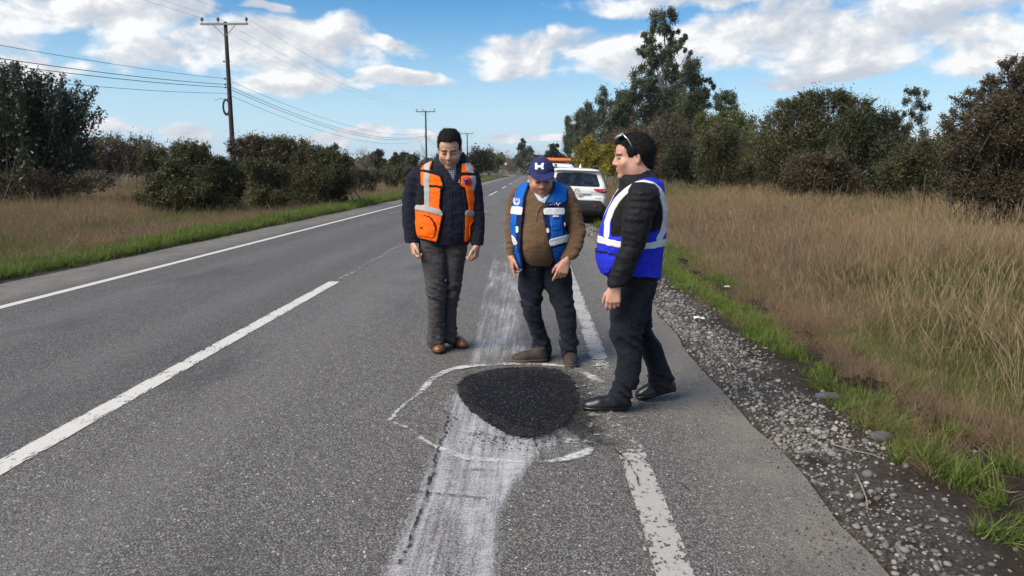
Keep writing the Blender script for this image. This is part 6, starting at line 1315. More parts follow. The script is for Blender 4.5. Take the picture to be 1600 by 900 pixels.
def hair_piece(c, R, s, poly, thick=0.011, top=0.008, seed=0, h=0.0045, amp=0.0024):
    S = SDF.box(c - 0.17, c + 0.17, h); T = lambda x, y, z: c + R @ (np.array([x, y, z]) * s)
    S.ell(T(0, -0.018, 0.036 + top / 2), np.array([0.074 + thick, 0.094 + thick, 0.086 + thick + top / 2]) * s, R, 0.0); S.ell(T(0, 0.045, 0.075), np.array([0.060, 0.052, 0.040 + top]) * s, R, 0.02); S.ell(T(0, -0.062, -0.035), np.array([0.058, 0.045, 0.055]) * s, R, 0.03)
    S.ruffle(lambda P: amp * (vnoise(P * 60, seed) + 0.8 * vnoise(P * 130, seed + 1)))
    x, y, z = S.pts((slice(None),) * 3); q = [((x - c[0]) * R[0, i] + (y - c[1]) * R[1, i] + (z - c[2]) * R[2, i]) / s for i in range(3)]
    lim = np.interp(q[1], [p[0] for p in poly], [p[1] for p in poly]) + 0.004 * np.sin(q[0] * 260) * np.sin(q[1] * 190 + 1) - 0.012 * np.clip(np.abs(q[0]) / 0.07 - 0.75, 0, 1) * (q[1] > 0.04); S.D = np.maximum(S.D, (lim - q[2]) * s * 0.8).astype(np.float32)
    V, F = S.mesh(); N = vnormals(V, F); rg_ = rand(seed + 70); n = 4200; i = rg_.integers(0, len(V), n); nf = R @ np.array([0, 1.0, 0.15]); g = nf[None] - N[i] * (N[i] @ nf)[:, None]
    d_ = g * rg_.choice([-1.0, 1.0, 1.0], n)[:, None] * 0.8 + N[i] * 0.45 + rg_.normal(size=(n, 3)) * 0.35; d_ /= np.linalg.norm(d_, axis=1, keepdims=True) + 1e-9
    w_ = np.cross(d_, N[i]); w_ /= np.linalg.norm(w_, axis=1, keepdims=True) + 1e-9; L_ = rg_.uniform(0.008, 0.020, n)[:, None]; b0 = V[i] - N[i] * 0.002
    T4 = np.stack([b0 - w_ * 0.0016, b0 + w_ * 0.0016, b0 + d_ * L_ + w_ * 0.0004, b0 + d_ * L_ - w_ * 0.0004], 1).reshape(-1, 3)     # short tufts of hair standing off the cut
    return np.concatenate([V, T4]), np.concatenate([F, np.arange(n * 4).reshape(n, 4) + len(V)])

# ================================================================== man in the orange vest
Y1 = on_ground(694, 549)[1]; org = np.array([at_Y(694, 549, Y1)[0], Y1, 0.0]); me1 = person('man in orange hi-vis vest and navy jacket looking down', org)
tor = trace([(236, 690, 717, 0.02, 0.070), (246, 686, 722, 0.02, 0.080), (254, 674, 730, 0.01, 0.095), (262, 660, 738, 0, 0.105), (272, 651, 744, 0, 0.120), (288, 650, 744, 0, 0.135), (310, 651, 742, -0.01, 0.140), (330, 651, 741, -0.015, 0.142), (350, 652, 739, -0.015, 0.142), (368, 654, 736, -0.01, 0.14), (382, 657, 733, 0, 0.135)], Y1, 0.13)
sl = trace([(260, 646, 666, 0, .055), (272, 638, 664, 0, .066), (290, 632, 660, 0, .066), (310, 628, 655, 0, .062), (330, 628, 652, -.02, .056), (350, 629, 652, -.04, .053), (370, 632, 655, -.06, .050), (379, 633, 656, -.07, .049)], Y1, None)
sr = trace([(266, 728, 748, 0, .055), (280, 730, 751, 0, .066), (300, 733, 754, 0, .064), (320, 735, 756, 0, .06), (340, 735, 757, -.02, .055), (360, 735, 757, -.04, .052), (376, 735, 756, -.06, .048), (384, 736, 755, -.07, .047)], Y1, None)
jk = lambda P: fold(P, 0.0045, 8, 18, 1)
def vcut(S):                                              # open collar, shirt shows
    x, y, z = S.pts((slice(None),) * 3); X_, Y__, Z_ = np.broadcast_arrays(x, y, z); px, py = project(np.stack([X_, Y__, Z_], -1)); d_ = poly_sd(px, py, [(688, 225), (716, 225), (713, 262), (708, 284), (702, 270), (690, 252)]) * Y1 / F_PX
    S.D = np.maximum(S.D, -np.maximum(d_, Y__ - (Y1 + 0.03))).astype(np.float32)
V, F, N = garment([tor, sl, sr], 0.0075, jk, vcut); jacket = child('jacket', (V, F), m_navy, me1, org)
colr = trace([(238, 683, 725, 0.03, .10), (247, 680, 728, 0.02, .105), (256, 676, 733, 0.01, .11), (266, 680, 728, 0.0, .11)], Y1, .1); coli = trace([(230, 687, 720, 0.03, .088), (247, 685, 722, 0.02, .09), (270, 686, 720, 0.01, .09)], Y1, .09)
def ccut(S):
    S.rows(coli, 0.006, 0, True); x, y, z = S.pts((slice(None),) * 3); X_, Y__, Z_ = np.broadcast_arrays(x, y, z); px, py = project(np.stack([X_, Y__, Z_], -1)); d_ = poly_sd(px, py, [(684, 225), (720, 225), (717, 252), (708, 286), (700, 268), (688, 252)]) * Y1 / F_PX
    S.D = np.maximum(S.D, -np.maximum(d_, Y__ - (Y1 + 0.02))).astype(np.float32)
Vc, Fc, Nc = garment([colr], 0.0055, lambda P: fold(P, 0.003, 12, 12, 4), ccut); child('collar', (Vc, Fc), m_navy, jacket, org)
sh = trace([(240, 687, 719, 0.0, .085), (250, 686, 720, 0.0, .09), (265, 684, 724, -0.005, .098), (290, 690, 718, -0.02, .10)], Y1, .09); Vs, Fs_, Ns = garment([sh], 0.006, None); child('shirt', (Vs, Fs_), m_check, me1, org)
ll = trace([(366, 655, 698, 0, .125), (385, 656, 699, 0, .12), (405, 658, 700, -.01, .105), (430, 663, 698, -.02, .095), (458, 668, 697, -.03, .085), (475, 669, 696, -.02, .08), (500, 669, 694, -.01, .076), (525, 669, 693, 0, .074), (541, 669, 693, 0, .072)], Y1, None)
lr = trace([(366, 692, 734, 0, .125), (385, 694, 731, 0.02, .12), (405, 696, 727, .03, .105), (430, 696, 723, .05, .095), (458, 695, 719, .06, .085), (485, 694, 714, .09, .078), (510, 693, 712, .11, .075), (533, 692, 710, .12, .072)], Y1, None)
def trf(z_knee, seed, a=0.0105):
    def f(P):
        z = P[:, 2]; w = 0.45 + 1.5 * np.exp(-((z - z_knee) / 0.09) ** 2) + 1.6 * np.exp(-((z - 0.13) / 0.08) ** 2) + 0.5 * np.exp(-((z - 0.85) / 0.08) ** 2)
        Q = P + 0.5 * P[:, [2, 0, 0]] * np.array([0, 0, 1.0]) + 0.03 * vnoise(P * 4, seed + 5)[:, None]; return w * fold(Q, a, 6, 17, seed) + 0.3 * w * fold(P, a, 11, 30, seed + 3)
    return f
V2, F2, N2 = garment([ll, lr], 0.0085, trf(0.50, 11), k=0.012); child('trousers', (V2, F2), m_greytr, me1, org)
lt = on_ground(685, 543); shoe(me1, org, (lt[0], lt[1] + 0.03, 0), math.radians(-83), 0.285, m_brownsh, m_soleb, wid=0.047, hi=0.085); lt = on_ground(700, 537); shoe(me1, org, (lt[0], lt[1] + 0.03, 0), math.radians(-52), 0.285, m_brownsh, m_soleb, wid=0.045, hi=0.085)
hc = at_Y(702.5, 235, Y1 - 0.05); HR = rot_head(math.pi + 0.04, 0.30); HS = 1.17
wl, wr_ = at_Y(645, 379, Y1 - 0.08), at_Y(745, 384, Y1 - 0.08)
skin1 = skin_mat('skin_tan', (0.46, 0.265, 0.185))
skin_body(me1, org, [[(a, b, c_, d_ * 0.8, e_ * 0.8) for a, b, c_, d_, e_ in T] for T in (tor, ll, lr)] + [[(a, b, c_, d_ * 0.62, e_ * 0.62) for a, b, c_, d_, e_ in T] for T in (sl, sr)], dict(c=hc, R=HR, s=HS, neck=at_Y(703, 266, Y1 + 0.02), fat=0.008),
          [dict(w=wl, **{'from': at_Y(642, 350, Y1 - .04)}, d=(0.12, -0.25, -1), n=(0.75, -0.2, 0.1), th=(0.35, -0.9, 0.1), c=(0.95, 1.0, 1.0, 1.0), L=1.08), dict(w=wr_, **{'from': at_Y(746, 350, Y1 - .04)}, d=(-0.10, -0.25, -1), n=(-0.75, -0.2, 0.1), th=(-0.35, -0.9, 0.1), c=(0.9, 1.0, 1.0, 1.0), L=1.05)], skin1, lambda V: head_tint(V, hc, HR, HS, 0.55, 1.0))
HL = [(-0.13, -0.075), (-0.06, -0.070), (-0.03, -0.035), (0.0, 0.006), (0.015, 0.0), (0.026, 0.004), (0.034, 0.045), (0.050, 0.076), (0.075, 0.086), (0.12, 0.084)]
child('hair', hair_piece(hc, HR, HS, HL, 0.0085, 0.022, 1), m_hair, me1, org)
# vest
vt = [(a, b, c_, d_, e_) for a, b, c_, d_, e_ in tor if True]
Vv, Fv, Nv = garment([tor], 0.0062, lambda P: fold(P, 0.0035, 7, 12, 6), grow=0.012); Yc = Y1
LPo = [(656, 249), (678, 243), (672, 265), (687, 273), (694, 293), (689, 294), (687, 325), (692, 335), (683, 379), (651, 371), (646, 343), (651, 321), (663, 319), (664, 292), (658, 290)]
RPo = [(721, 255), (739, 258), (744, 274), (744, 297), (739, 331), (746, 346), (744, 368), (725, 380), (727, 332), (732, 327), (727, 293), (719, 292)]
BK = P_((654, 250), (742, 250), (746, 300), (742, 378), (650, 378), (650, 300))
dark = OR(grow_poly(LPo, 1.6), grow_poly(RPo, 1.6), P_((656, 288), (690, 292), (688, 330), (650, 330)), P_((722, 288), (745, 290), (745, 345), (727, 335)))
vest = child('vest', peel(Vv, Fv, Nv, region(Vv, Nv, dark, Yc, BK), 0.002, 0.008, 8), m_black, me1, org, 'open orange hi-vis vest with grey reflective tape')
strap = OR(LN(1.7, (655, 266), (672, 269), (690, 275)), LN(1.7, (719, 272), (746, 273)), LN(1.4, (664, 292), (680, 291), (696, 294)))
pan = AND(OR(grow_poly(LPo, -0.3), grow_poly(RPo, -0.3)), NOT(strap), NOT(P_((657, 290), (664, 292), (664, 320), (657, 320))))
child('orange_panel', peel(Vv, Fv, Nv, region(Vv, Nv, pan, Yc, BK), 0.0050, 0.006, 10), m_orange_v, vest, org)
tape = AND(OR(LN(4.6, (668, 250), (667, 285), (668, 319)), LN(4.6, (730, 257), (738, 276), (741, 295)), LN(4.6, (652, 324), (672, 328), (693, 334)), LN(4.4, (726, 333), (743, 333))), NOT(LN(1.7, (655, 266), (672, 269), (690, 275))), NOT(LN(1.7, (719, 272), (746, 273))), OR(grow_poly(LPo, 1), grow_poly(RPo, 1), P_((660, 288), (676, 288), (676, 322), (660, 322))))
child('reflective_tape', peel(Vv, Fv, Nv, region(Vv, Nv, tape, Yc, lambda x, y: np.zeros(x.shape, bool)), 0.0075, 0.006, 10), m_refl, vest, org)
child('reflective_tape', peel(Vv, Fv, Nv, region(Vv, Nv, lambda x, y: np.zeros(x.shape, bool), Yc, OR(LN(4.6, (668, 252), (668, 376)), LN(4.6, (728, 252), (728, 376)), LN(4.6, (646, 330), (748, 330)))), 0.0075, 0.006, 10), m_refl, vest, org)
child('pocket', peel(Vv, Fv, Nv, region(Vv, Nv, P_((650, 345), (658, 333), (668, 334), (677, 345), (681, 358), (678, 372), (652, 368)), Yc, lambda x, y: np.zeros(x.shape, bool)), 0.011, 0.010, 8), m_orange_v, vest, org)
child('pocket', peel(Vv, Fv, Nv, region(Vv, Nv, P_((731, 372), (733, 350), (739, 342), (745, 344), (743, 366)), Yc, lambda x, y: np.zeros(x.shape, bool)), 0.011, 0.010, 8), m_orange_v, vest, org)
zipf = OR(LN(1.15, (663, 336), (672, 339), (679, 348), (682, 360)), LN(1.15, (735, 368), (734, 354), (740, 344)), LN(1.5, (657.5, 355.5), (660.5, 355.5)))
child('zip', peel(Vv, Fv, Nv, region(Vv, Nv, zipf, Yc, lambda x, y: np.zeros(x.shape, bool)), 0.0135, 0.008, 1), m_black, vest, org)
nob = lambda x, y: np.zeros(x.shape, bool)
child('emblem', peel(Vv, Fv, Nv, region(Vv, Nv, P_((724.5, 278.5), (730, 278.5), (731.5, 289), (726, 289)), Yc, nob), 0.013, 0.006, 1), m_bluep, vest, org)
child('emblem', peel(Vv, Fv, Nv, region(Vv, Nv, P_((730, 278.5), (735.5, 278.5), (736.5, 289), (731.5, 289)), Yc, nob), 0.013, 0.006, 1), m_redp, vest, org)
child('emblem', peel(Vv, Fv, Nv, region(Vv, Nv, P_((725.4, 278.6), (728.4, 278.6), (728.4, 281.6), (725.4, 281.6)), Yc, nob), 0.015, 0.006, 1), m_wht, vest, org)
for yy_ in (280.5, 284.3): child('logo', peel(V, F, N, region(V, N, P_((716.6, yy_), (719.6, yy_), (719.6, yy_ + 2.4), (716.6, yy_ + 2.4)), Yc, nob), 0.003, 0.004, 0), m_wht, jacket, org)
child('zip', peel(V, F, N, region(V, N, OR(LN(1.2, (708, 284), (706, 320), (705, 378)), LN(1.2, (697, 278), (701, 292), (703, 310))), Yc, nob), 0.002, 0.004, 1), m_black, jacket, org)

# ================================================================== man in the blue vest and cap
Y2m = on_ground(852, 562)[1]; org = np.array([at_Y(852, 562, Y2m)[0], Y2m, 0.0]); me2 = person('man in cap, brown sweater and blue vest pointing downwards', org)
tor = trace([(282, 833, 862, 0.0, .075), (289, 824, 872, 0.01, .10), (296, 812, 884, 0.0, .12), (306, 806, 891, -.01, .135), (322, 805, 890, -.03, .150), (340, 807, 886, -.05, .160), (360, 808, 880, -.07, .172), (380, 810, 876, -.075, .175), (396, 813, 872, -.06, .165), (408, 818, 868, -.035, .145), (413, 822, 866, -.02, .135)], Y2m, .15)
sl = trace([(293, 801, 816, 0, .05), (304, 796, 814, 0, .060), (328, 791, 811, -.02, .058), (350, 789.5, 809, -.05, .054), (370, 790, 807, -.08, .050), (386, 790.5, 805, -.11, .046), (400, 792, 804.5, -.13, .042)], Y2m, None)
sr = trace([(290, 874, 891, 0, .05), (300, 876, 897, 0, .062), (325, 881, 907, -.02, .066), (340, 884, 911, -.03, .066), (357, 886, 915, -.06, .062), (370, 886, 914, -.09, .060), (383, 882, 911, -.12, .056), (395, 878, 906, -.15, .052), (406, 874, 899, -.17, .048)], Y2m, None)
def swf(P): return fold(P, 0.003, 7, 16, 21) + np.clip((np.abs(P[:, 0] - org[0]) - 0.13) * 12, 0, 1) * fold(P + P[:, [2, 0, 1]] * 0.4, 0.0055, 8, 26, 27)
def hemcut(S): pass
V, F, N = garment([tor, sl, sr], 0.0075, swf); sweater = child('sweater', (V, F), m_sweater, me2, org); Yc = Y2m
ll = trace([(402, 812, 853, -.01, .13), (421, 811, 853, 0, .125), (445, 810, 851, 0, .110), (468, 813, 845, -.02, .098), (488, 817, 846, -.03, .09), (514, 827, 853, 0, .083), (541, 833, 860, .02, .08), (559, 832, 862, .03, .08)], Y2m, None)
lr = trace([(402, 843, 880, -.01, .13), (412, 845, 888, -.005, .13), (421, 846, 892, 0, .125), (445, 849, 894, 0, .110), (468, 861, 894, -.02, .098), (492, 868, 900, -.05, .09), (521, 874, 901, -.06, .083), (543, 875, 902, -.06, .08), (561, 877, 903, -.06, .08)], Y2m, None)
V2, F2, N2 = garment([ll, lr], 0.0085, trf(0.50, 31), k=0.012); tr2 = child('trousers', (V2, F2), m_jean, me2, org)
child('fly', peel(V2, F2, N2, region(V2, N2, LN(0.9, (838, 412), (837, 422), (842, 434)), Yc, nob), 0.003, 0.005, 1), m_greytr, tr2, org); child('button', peel(V2, F2, N2, region(V2, N2, LN(1.4, (842, 414), (843, 414.4)), Yc, nob), 0.005, 0.006, 1), m_brass, tr2, org)
q = on_ground(855, 565); shoe(me2, org, (q[0], q[1], 0), math.radians(-172), 0.285, m_boot, m_soleg, wid=0.046, hi=0.09); q = on_ground(891, 563); shoe(me2, org, (q[0], q[1] + 0.02, 0), math.radians(-92), 0.28, m_boot, m_soleg, wid=0.047, hi=0.09)
hc = at_Y(846, 280, Y2m - 0.08); HR = rot_head(math.pi + 0.06, 0.24); HS = 1.14
wl, wr_ = at_Y(798.5, 400, Y2m - .14), at_Y(885, 407, Y2m - .19); skin2 = skin_mat('skin_ruddy', (0.40, 0.205, 0.145))
skin_body(me2, org, [[(a, b, c_, d_ * 0.8, e_ * 0.8) for a, b, c_, d_, e_ in T] for T in (tor, ll, lr)] + [[(a, b, c_, d_ * 0.6, e_ * 0.6) for a, b, c_, d_, e_ in T] for T in (sl, sr)], dict(c=hc, R=HR, s=HS, neck=at_Y(847, 302, Y2m + 0.02), fat=0.011, nose=1.0),
          [dict(w=wl, **{'from': at_Y(798, 378, Y2m - .09)}, d=(0.10, -0.2, -1), n=(0.8, -0.1, 0.1), th=(0.2, -0.9, 0.1), c=(0.12, 0.9, 1.0, 1.0), L=1.08), dict(w=wr_, **{'from': at_Y(898, 385, Y2m - .11)}, d=(-0.42, -0.35, -1), n=(-0.2, 0.75, -0.2), th=(-0.8, -0.1, 0.25), c=(0.25, 0.75, 0.9, 0.95), L=1.15)], skin2, lambda V: head_tint(V, hc, HR, HS, 0.45, 0.8, (0.25, 0.22, 0.2), 0.6))
child('hair', hair_piece(hc, HR, HS, [(-0.13, -0.07), (-0.06, -0.066), (-0.03, -0.03), (0.0, 0.01), (0.03, 0.0), (0.045, 0.05), (0.06, 0.09), (0.12, 0.2)], 0.004, 0.0, 2), m_ghair, me2, org)
# cap: crown, brim, emblem
S = SDF.box(hc - 0.22, hc + 0.22, 0.005); T = lambda x, y, z: hc + HR @ (np.array([x, y, z]) * HS)
S.ell(T(0, -0.010, 0.040), np.array([0.088, 0.112, 0.108]) * HS, HR, 0.0); x, y, z = S.pts((slice(None),) * 3); q = [((x - hc[0]) * HR[0, i] + (y - hc[1]) * HR[1, i] + (z - hc[2]) * HR[2, i]) / HS for i in range(3)]
S.D = np.maximum(S.D, (0.030 + 0.34 * q[1] * (q[1] > 0) - q[2]) * HS).astype(np.float32)
Sc = S; V3, F3 = S.mesh(); N3 = vnormals(V3, F3); cap = child('cap', (V3, F3), m_cap, me2, org, 'navy cap with a white emblem above the peak')
S = SDF.box(hc - 0.24, hc + 0.24, 0.0045); RB = HR @ np.array(Matrix.Rotation(-0.42, 3, 'X')); S.ell(T(0, 0.088, 0.056), np.array([0.080, 0.072, 0.008]) * HS, RB, 0.0)
x, y, z = S.pts((slice(None),) * 3); q = [((x - hc[0]) * HR[0, i] + (y - hc[1]) * HR[1, i] + (z - hc[2]) * HR[2, i]) / HS for i in range(3)]; S.D = np.maximum(S.D, (0.072 - q[1]) * HS).astype(np.float32); S.ruffle(lambda P: 0 * P[:, 0]); child('peak', S.mesh(), m_cap, cap, org)
px, py = project(V3); u_, v_ = (px - 843) / 7.2, (py - 260) / 5.2
arc = (np.abs(np.abs(u_) - 0.62 - 0.12 * v_ ** 2) < 0.30) & (np.abs(v_) < 1.0); barm = (np.abs(v_) < 0.36) & (np.abs(u_) < 0.62)
child('emblem', peel(V3, F3, N3, (arc | barm) & (N3[:, 1] < 0), 0.003, 0.005, 1), m_wht, cap, org)
# shirt collar and placket
colL = [(823, 284), (829, 283), (838, 302), (850, 312), (852, 319), (844, 314), (830, 299)]; colR = [(866, 282), (869, 289), (862, 303), (854, 312), (851, 318), (849, 311), (858, 302)]
ncol = trace([(279, 830, 866, 0.0, .10), (288, 826, 868, 0.0, .11), (298, 830, 864, -.02, .115), (312, 838, 860, -.045, .115), (322, 842, 858, -.05, .11)], Y2m, .1); Vn, Fn, Nn = garment([ncol], 0.0055, None)
child('shirt_collar', peel(Vn, Fn, Nn, region(Vn, Nn, OR(P_(*colL), P_(*colR)), Yc, lambda x, y: y < 292), 0.016, 0.010, 2), m_ltblue, me2, org)
child('placket', peel(V, F, N, region(V, N, LN(2.2, (849, 318), (840, 330), (837, 344)), Yc, nob), 0.003, 0.005, 1), m_sweater, sweater, org)
# vest
vt = trace([(283, 828, 868, 0.01, .10), (289, 815, 880, 0.005, .118), (296, 807, 888, 0, .13), (306, 802, 892, -.01, .145), (322, 800, 892, -.03, .162), (340, 798, 889, -.045, .172), (360, 797, 888, -.055, .182), (380, 799, 887, -.055, .182), (400, 802, 880, -.04, .172), (424, 802, 876, -.02, .16)], Y2m, .15)
Vv, Fv, Nv = garment([vt], 0.0062, lambda P: fold(P, 0.0045, 7, 11, 26), grow=0.004)
LPo = [(808, 287), (827, 284), (819, 308), (814, 350), (812, 390), (816, 424), (803, 420), (804, 384), (796, 355), (801, 320)]; RPo = [(866, 282), (887, 292), (884, 324), (882, 359), (889, 368), (886, 390), (874, 414), (869, 412), (855, 370), (848, 330), (857, 311), (865, 296)]
BK = P_((806, 286), (888, 286), (892, 320), (890, 415), (800, 415), (798, 340))
vest = child('vest', peel(Vv, Fv, Nv, region(Vv, Nv, OR(grow_poly(LPo, 1.2), grow_poly(RPo, 1.2)), Yc, BK), 0.002, 0.008, 8), m_dkblue, me2, org, 'open bright blue vest with white reflective bands')
blk = OR(P_((846, 336), (858, 336), (862, 372), (855, 374)), P_((878, 336), (884, 336), (884, 362), (880, 372)), P_((808, 338), (816, 336), (815, 400), (810, 395), (806, 360)), P_((852, 318), (888, 317), (888, 324), (850, 324)), P_((856, 384), (890, 376), (890, 381), (858, 389)))
child('blue_panel', peel(Vv, Fv, Nv, region(Vv, Nv, AND(OR(grow_poly(LPo, -0.6), grow_poly(RPo, -0.6)), NOT(blk)), Yc, BK), 0.0050, 0.006, 10), m_blue, vest, org)
child('reflective_tape', peel(Vv, Fv, Nv, region(Vv, Nv, AND(OR(P_((798, 322), (818, 323), (816, 337), (797, 335)), P_((848, 325), (882, 325), (882, 336), (849, 336)), P_((857, 374), (890, 365), (890, 377), (859, 386)), P_((853, 355), (858, 354.5), (859, 365), (854, 366)), P_((800, 366), (806, 372), (810, 382), (804, 384), (801, 378)), P_((806, 353), (811, 353), (811, 365), (807, 365)), P_((880, 346), (883, 346), (884, 354), (881, 355))), OR(grow_poly(LPo, 0.5), grow_poly(RPo, 0.5))), Yc, OR(LN(6, (790, 330), (900, 330)), LN(6, (790, 375), (900, 375)))), 0.0075, 0.006, 10), m_refw, vest, org)
child('pocket', peel(Vv, Fv, Nv, region(Vv, Nv, P_((859, 338), (877, 338), (875, 360), (861, 362)), Yc, nob), 0.009, 0.008, 8), m_blue, vest, org)
child('pocket_flap', peel(Vv, Fv, Nv, region(Vv, Nv, P_((862, 337), (873, 337), (872, 340), (863, 340)), Yc, nob), 0.018, 0.008, 1), m_refw, vest, org)
lett = None
child('name_patch', peel(Vv, Fv, Nv, region(Vv, Nv, P_((855, 316), (876, 317), (876, 324), (854, 323)), Yc, nob), 0.009, 0.006, 1), m_dkblue, vest, org)
for k_, xx in enumerate(np.arange(857, 873.5, 2.7)): child('letter', peel(Vv, Fv, Nv, region(Vv, Nv, OR(P_((xx, 317.5), (xx + 0.9, 317.5), (xx + 0.9, 322.5), (xx, 322.5)), P_((xx, 317.5 + 2.2 * (k_ % 2)), (xx + 2.0, 317.7 + 2.2 * (k_ % 2)), (xx + 2.0, 319.2 + 2.2 * (k_ % 2)), (xx, 319 + 2.2 * (k_ % 2)))), Yc, nob), 0.013, 0.005, 0), m_wht, vest, org)
bu, bv = lambda x: (x - 808.5) / 5.5, lambda y: (y - 315) / 7.0
child('emblem', peel(Vv, Fv, Nv, region(Vv, Nv, AND(lambda x, y: bu(x) ** 2 + bv(y) ** 2 < 1.0, NOT(lambda x, y: (np.abs(np.hypot(bu(x) * 1.2, bv(y) + 0.3) - 0.5) < 0.14))), Yc, nob), 0.011, 0.006, 1), m_lav, vest, org)

# ================================================================== man in profile with the royal blue vest
Y3 = 0.5 * (on_ground(960, 642)[1] + on_ground(1030, 624)[1]); org = np.array([at_Y(985, 635, Y3)[0], Y3, 0.0]); me3 = person('man in profile with black quilted jacket and royal blue vest', org)
tor = trace([(262, 984, 1015, 0, .075), (270, 972, 1020, 0, .085), (279, 967, 1026, 0, .13), (289, 966, 1033, 0, .175), (300, 963, 1037, 0, .195), (312, 957, 1039, 0, .20), (325, 951, 1041, 0, .20), (340, 944, 1041, 0, .195), (355, 939, 1040, 0, .192), (370, 936, 1039, 0, .19), (388, 934, 1036, 0, .188), (405, 935, 1034, 0, .185), (420, 939, 1032, 0, .182), (432, 945, 1031, 0, .18), (448, 953, 1028, 0, .178)], Y3, .19)
tor = [(a, b, c_, d_ - 0.015 * min(1, max(0, (1.44 - a) / 0.05)), e_) for a, b, c_, d_, e_ in tor]
sn = trace([(286, 988, 1024, -.16, .06), (296, 983, 1029, -.20, .082), (310, 980, 1030, -.215, .085), (325, 976, 1026, -.225, .083), (340, 972, 1021, -.235, .080), (355, 971, 1017, -.24, .075), (372, 971, 1011, -.245, .068), (386, 970, 1007, -.25, .062), (400, 963, 1000, -.255, .058), (415, 957, 994, -.26, .055), (430, 952, 988, -.26, .052), (440, 949, 984, -.26, .050), (448, 948, 976, -.26, .047)], Y3, None)
sf_ = trace([(288, 986, 1024, .17, .06), (300, 982, 1028, .21, .08), (340, 976, 1018, .23, .075), (386, 974, 1006, .24, .06), (430, 968, 998, .24, .052), (444, 966, 994, .24, .048)], Y3, None)
def qf(P):
    z = P[:, 2]; s_ = np.abs(np.sin((z + 0.16 * (P[:, 0] - org[0]) + 0.012 * vnoise(P * 6, 3)) * np.pi / 0.040)); return 0.0038 * (s_ ** 0.45 - 0.7) * (0.6 + 0.5 * vnoise(P * 5, 8)) * (z < 1.40) + fold(P, 0.0045, 9, 20, 41)
V, F, N = garment([tor, sn, sf_], 0.0068, qf); jacket = child('jacket', (V, F), m_puff, me3, org, 'black quilted puffer jacket'); Yc = Y3
ln = trace([(436, 951, 1026, -.05, .12), (452, 951, 1024, -.06, .125), (468, 952, 1018, -.08, .115), (500, 953, 1010, -.09, .105), (527, 955, 1004, -.10, .095), (545, 960, 1003, -.105, .09), (556, 964, 1003, -.11, .088), (575, 963, 1002, -.11, .085), (596, 959, 996, -.115, .082), (612, 954, 990, -.12, .080), (624, 951, 987, -.12, .080), (632, 952, 986, -.12, .078)], Y3, None)
lf = trace([(436, 958, 1026, .05, .12), (452, 960, 1025, .06, .125), (470, 965, 1020, .08, .115), (490, 974, 1017, .09, .105), (508, 984, 1018, .10, .095), (530, 995, 1028, .11, .09), (555, 1003, 1039, .12, .086), (575, 1011, 1047, .125, .083), (596, 1016, 1054, .13, .08), (609, 1018, 1057, .13, .078)], Y3, None)
V2, F2, N2 = garment([ln, lf], 0.0085, trf(0.48, 51, 0.0095), k=0.012); child('trousers', (V2, F2), m_dktr, me3, org)
q = on_ground(984, 641); shoe(me3, org, (q[0] - 0.005, q[1] , 0), math.radians(-178), 0.295, m_blksh, m_blksh, wid=0.045, hi=0.08); q = on_ground(1056, 624); shoe(me3, org, (q[0], q[1], 0), math.radians(-176), 0.27, m_blksh, m_blksh, lift=0.062, wid=0.045, hi=0.08)
hc = at_Y(990, 247, Y3 - 0.0); HR = rot_head(math.pi / 2 + 0.05, 0.04); HS = 1.10; skin3 = skin_mat('skin_fair', (0.50, 0.27, 0.195)); wn = at_Y(961, 447, Y3 - .262); wf = at_Y(978, 446, Y3 + .24)
skin_body(me3, org, [[(a, b, c_, d_ * 0.8, e_ * 0.8) for a, b, c_, d_, e_ in T] for T in (tor, ln, lf)] + [[(a, b, c_, d_ * 0.6, e_ * 0.6) for a, b, c_, d_, e_ in T] for T in (sn, sf_)], dict(c=hc, R=HR, s=HS, neck=at_Y(996, 276, Y3), fat=0.012, nose=0.85),
          [dict(w=wn, **{'from': at_Y(968, 420, Y3 - .26)}, d=(-0.12, -0.05, -1), n=(0.15, 0.9, 0.0), th=(-0.9, 0.15, 0.05), c=(0.42, 0.55, 0.62, 0.70), L=1.10, thumb=(0.75, 0.55, 0.2)), dict(w=wf, **{'from': at_Y(980, 420, Y3 + .24)}, d=(-0.05, 0.05, -1), n=(0.15, -0.9, 0), th=(-0.9, -0.15, 0.05), c=(0.7, 0.8, 0.8, 0.8), L=1.05)], skin3, lambda V: head_tint(V, hc, HR, HS, 0.5, 0.9))
child('hair', hair_piece(hc, HR, HS, [(-0.13, -0.058), (-0.07, -0.060), (-0.045, -0.05), (-0.03, 0.002), (0.012, 0.014), (0.02, -0.012), (0.036, -0.010), (0.046, 0.035), (0.062, 0.066), (0.082, 0.082), (0.12, 0.088)], 0.011, 0.010, 3), m_hair, me3, org)
# vest
Vv, Fv, Nv = garment([tor], 0.0062, lambda P: fold(P, 0.0045, 7, 12, 46), grow=0.012, extra=None)
VP = [(984, 290), (998, 281), (1016, 277), (1034, 284), (1048, 310), (1048, 360), (1044, 390), (1038, 438), (1015, 434), (985, 433), (955, 431), (943, 430), (922, 414), (920, 392), (926, 366), (932, 340), (962, 308)]
side_blk = [(961, 322), (972, 310), (985, 300), (1000, 292), (1016, 293), (1027, 302), (1036, 316), (1036, 356), (1012, 364), (972, 369), (955, 369), (955, 345)]
vest = child('vest', peel(Vv, Fv, Nv, region(Vv, Nv, grow_poly(VP, 0.8), Yc), 0.002, 0.008, 8), m_black, me3, org, 'royal blue vest with white bands over black side mesh')
child('blue_panel', peel(Vv, Fv, Nv, region(Vv, Nv, AND(grow_poly(VP, -0.2), NOT(P_(*side_blk))), Yc), 0.0050, 0.006, 10), m_royal, vest, org)
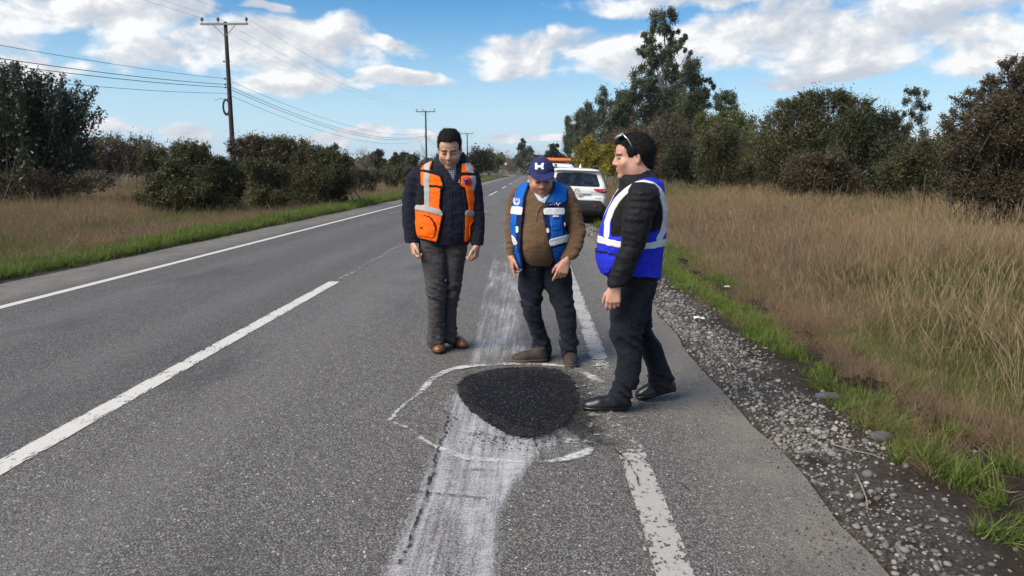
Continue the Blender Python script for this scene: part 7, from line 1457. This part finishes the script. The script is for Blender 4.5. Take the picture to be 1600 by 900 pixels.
tl = ((949, 370), (950, 346), (956, 329), (966, 312), (980, 298), (994, 289), (1006, 286), (1018, 289), (1028, 297), (1035, 309), (1039, 325), (1039, 345), (1035, 362), (1028, 374))
child('reflective_tape', peel(Vv, Fv, Nv, region(Vv, Nv, LN(4.3, *tl), Yc), 0.0075, 0.006, 10), m_refw, vest, org)
child('reflective_tape', peel(Vv, Fv, Nv, region(Vv, Nv, LN(5.6, (925, 372), (940, 375), (953, 379), (972, 383), (1000, 385), (1020, 383), (1046, 376)), Yc), 0.0095, 0.008, 10), m_refw, vest, org)
child('pouch', peel(Vv, Fv, Nv, region(Vv, Nv, P_((922, 392), (930, 390), (966, 398), (963, 412), (952, 426), (938, 426), (924, 412)), Yc), 0.018, 0.016, 10), m_royal, vest, org)
child('zip', peel(Vv, Fv, Nv, region(Vv, Nv, LN(1.3, (924, 391), (940, 392), (964, 398)), Yc), 0.021, 0.008, 2), m_black, vest, org)
# sunglasses pushed up on the hair
T = lambda x, y, z: hc + HR @ (np.array([x, y, z]) * HS)
gr_ = empty('sunglasses', T(0, 0.05, 0.14), 'silver framed sunglasses pushed up on black hair', 'sunglasses'); o0 = np.array(gr_.location)
for sx in (-1, 1):
    mb = MB(); mb.tube([T(sx * 0.072, 0.072, 0.132) - o0, T(sx * 0.088, 0.045, 0.10) - o0, T(sx * 0.090, 0.022, 0.055) - o0], 0.0042, 6); mb.build('temple', m_silver, gr_, smooth=True)
    mb = MB(); mb.tube([T(sx * 0.090, 0.022, 0.055) - o0, T(sx * 0.089, 0.004, 0.018) - o0], 0.0042, 6); mb.build('temple_tip', m_black, gr_, smooth=True)
    th = np.linspace(0, 2 * np.pi, 21); c0 = np.array([sx * 0.036, 0.080, 0.126]); ex, ez = np.array([1, 0, 0]), np.array([0, 0.72, -0.55]) * -1
    ring_ = np.array([T(*(c0 + ex * 0.031 * np.cos(a) + ez * 0.022 * np.sin(a))) for a in th]) - o0; mb = MB(); mb.tube(ring_, 0.0035, 6, False); mb.build('rim', m_silver, gr_, smooth=True)
    mb = MB(); mb.raw(np.vstack([ring_.mean(0)[None], ring_[:-1]]), [[[0, i + 1, (i + 1) % 20 + 1] for i in range(20)]]); mb.build('lens', m_lens, gr_)
mb = MB(); mb.tube([T(-0.008, 0.083, 0.128) - o0, T(0, 0.088, 0.124) - o0, T(0.008, 0.083, 0.128) - o0], 0.003, 6); mb.build('bridge', m_silver, gr_, smooth=True)
# ------------------------------------------------------------------ thin pale air over the plain
mb = MB(); mb.box((0, 4300, 58), (12500, 9500, 124)); 
m_haze = bpy.data.materials.new('haze'); m_haze.use_nodes = True; t = NT(m_haze.node_tree); t.n.remove(t.n['Principled BSDF'])
pv = t.add('ShaderNodeVolumePrincipled'); pv.inputs['Color'].default_value = (0.86, 0.92, 1.0, 1); pv.inputs['Density'].default_value = 0.00013; pv.inputs['Anisotropy'].default_value = 0.2
t.l.new(pv.outputs[0], t.n['Material Output'].inputs['Volume'])
hz_ = mb.build('haze', m_haze); tag(hz_, 'thin pale haze hanging over the whole plain', 'haze', kind='stuff')
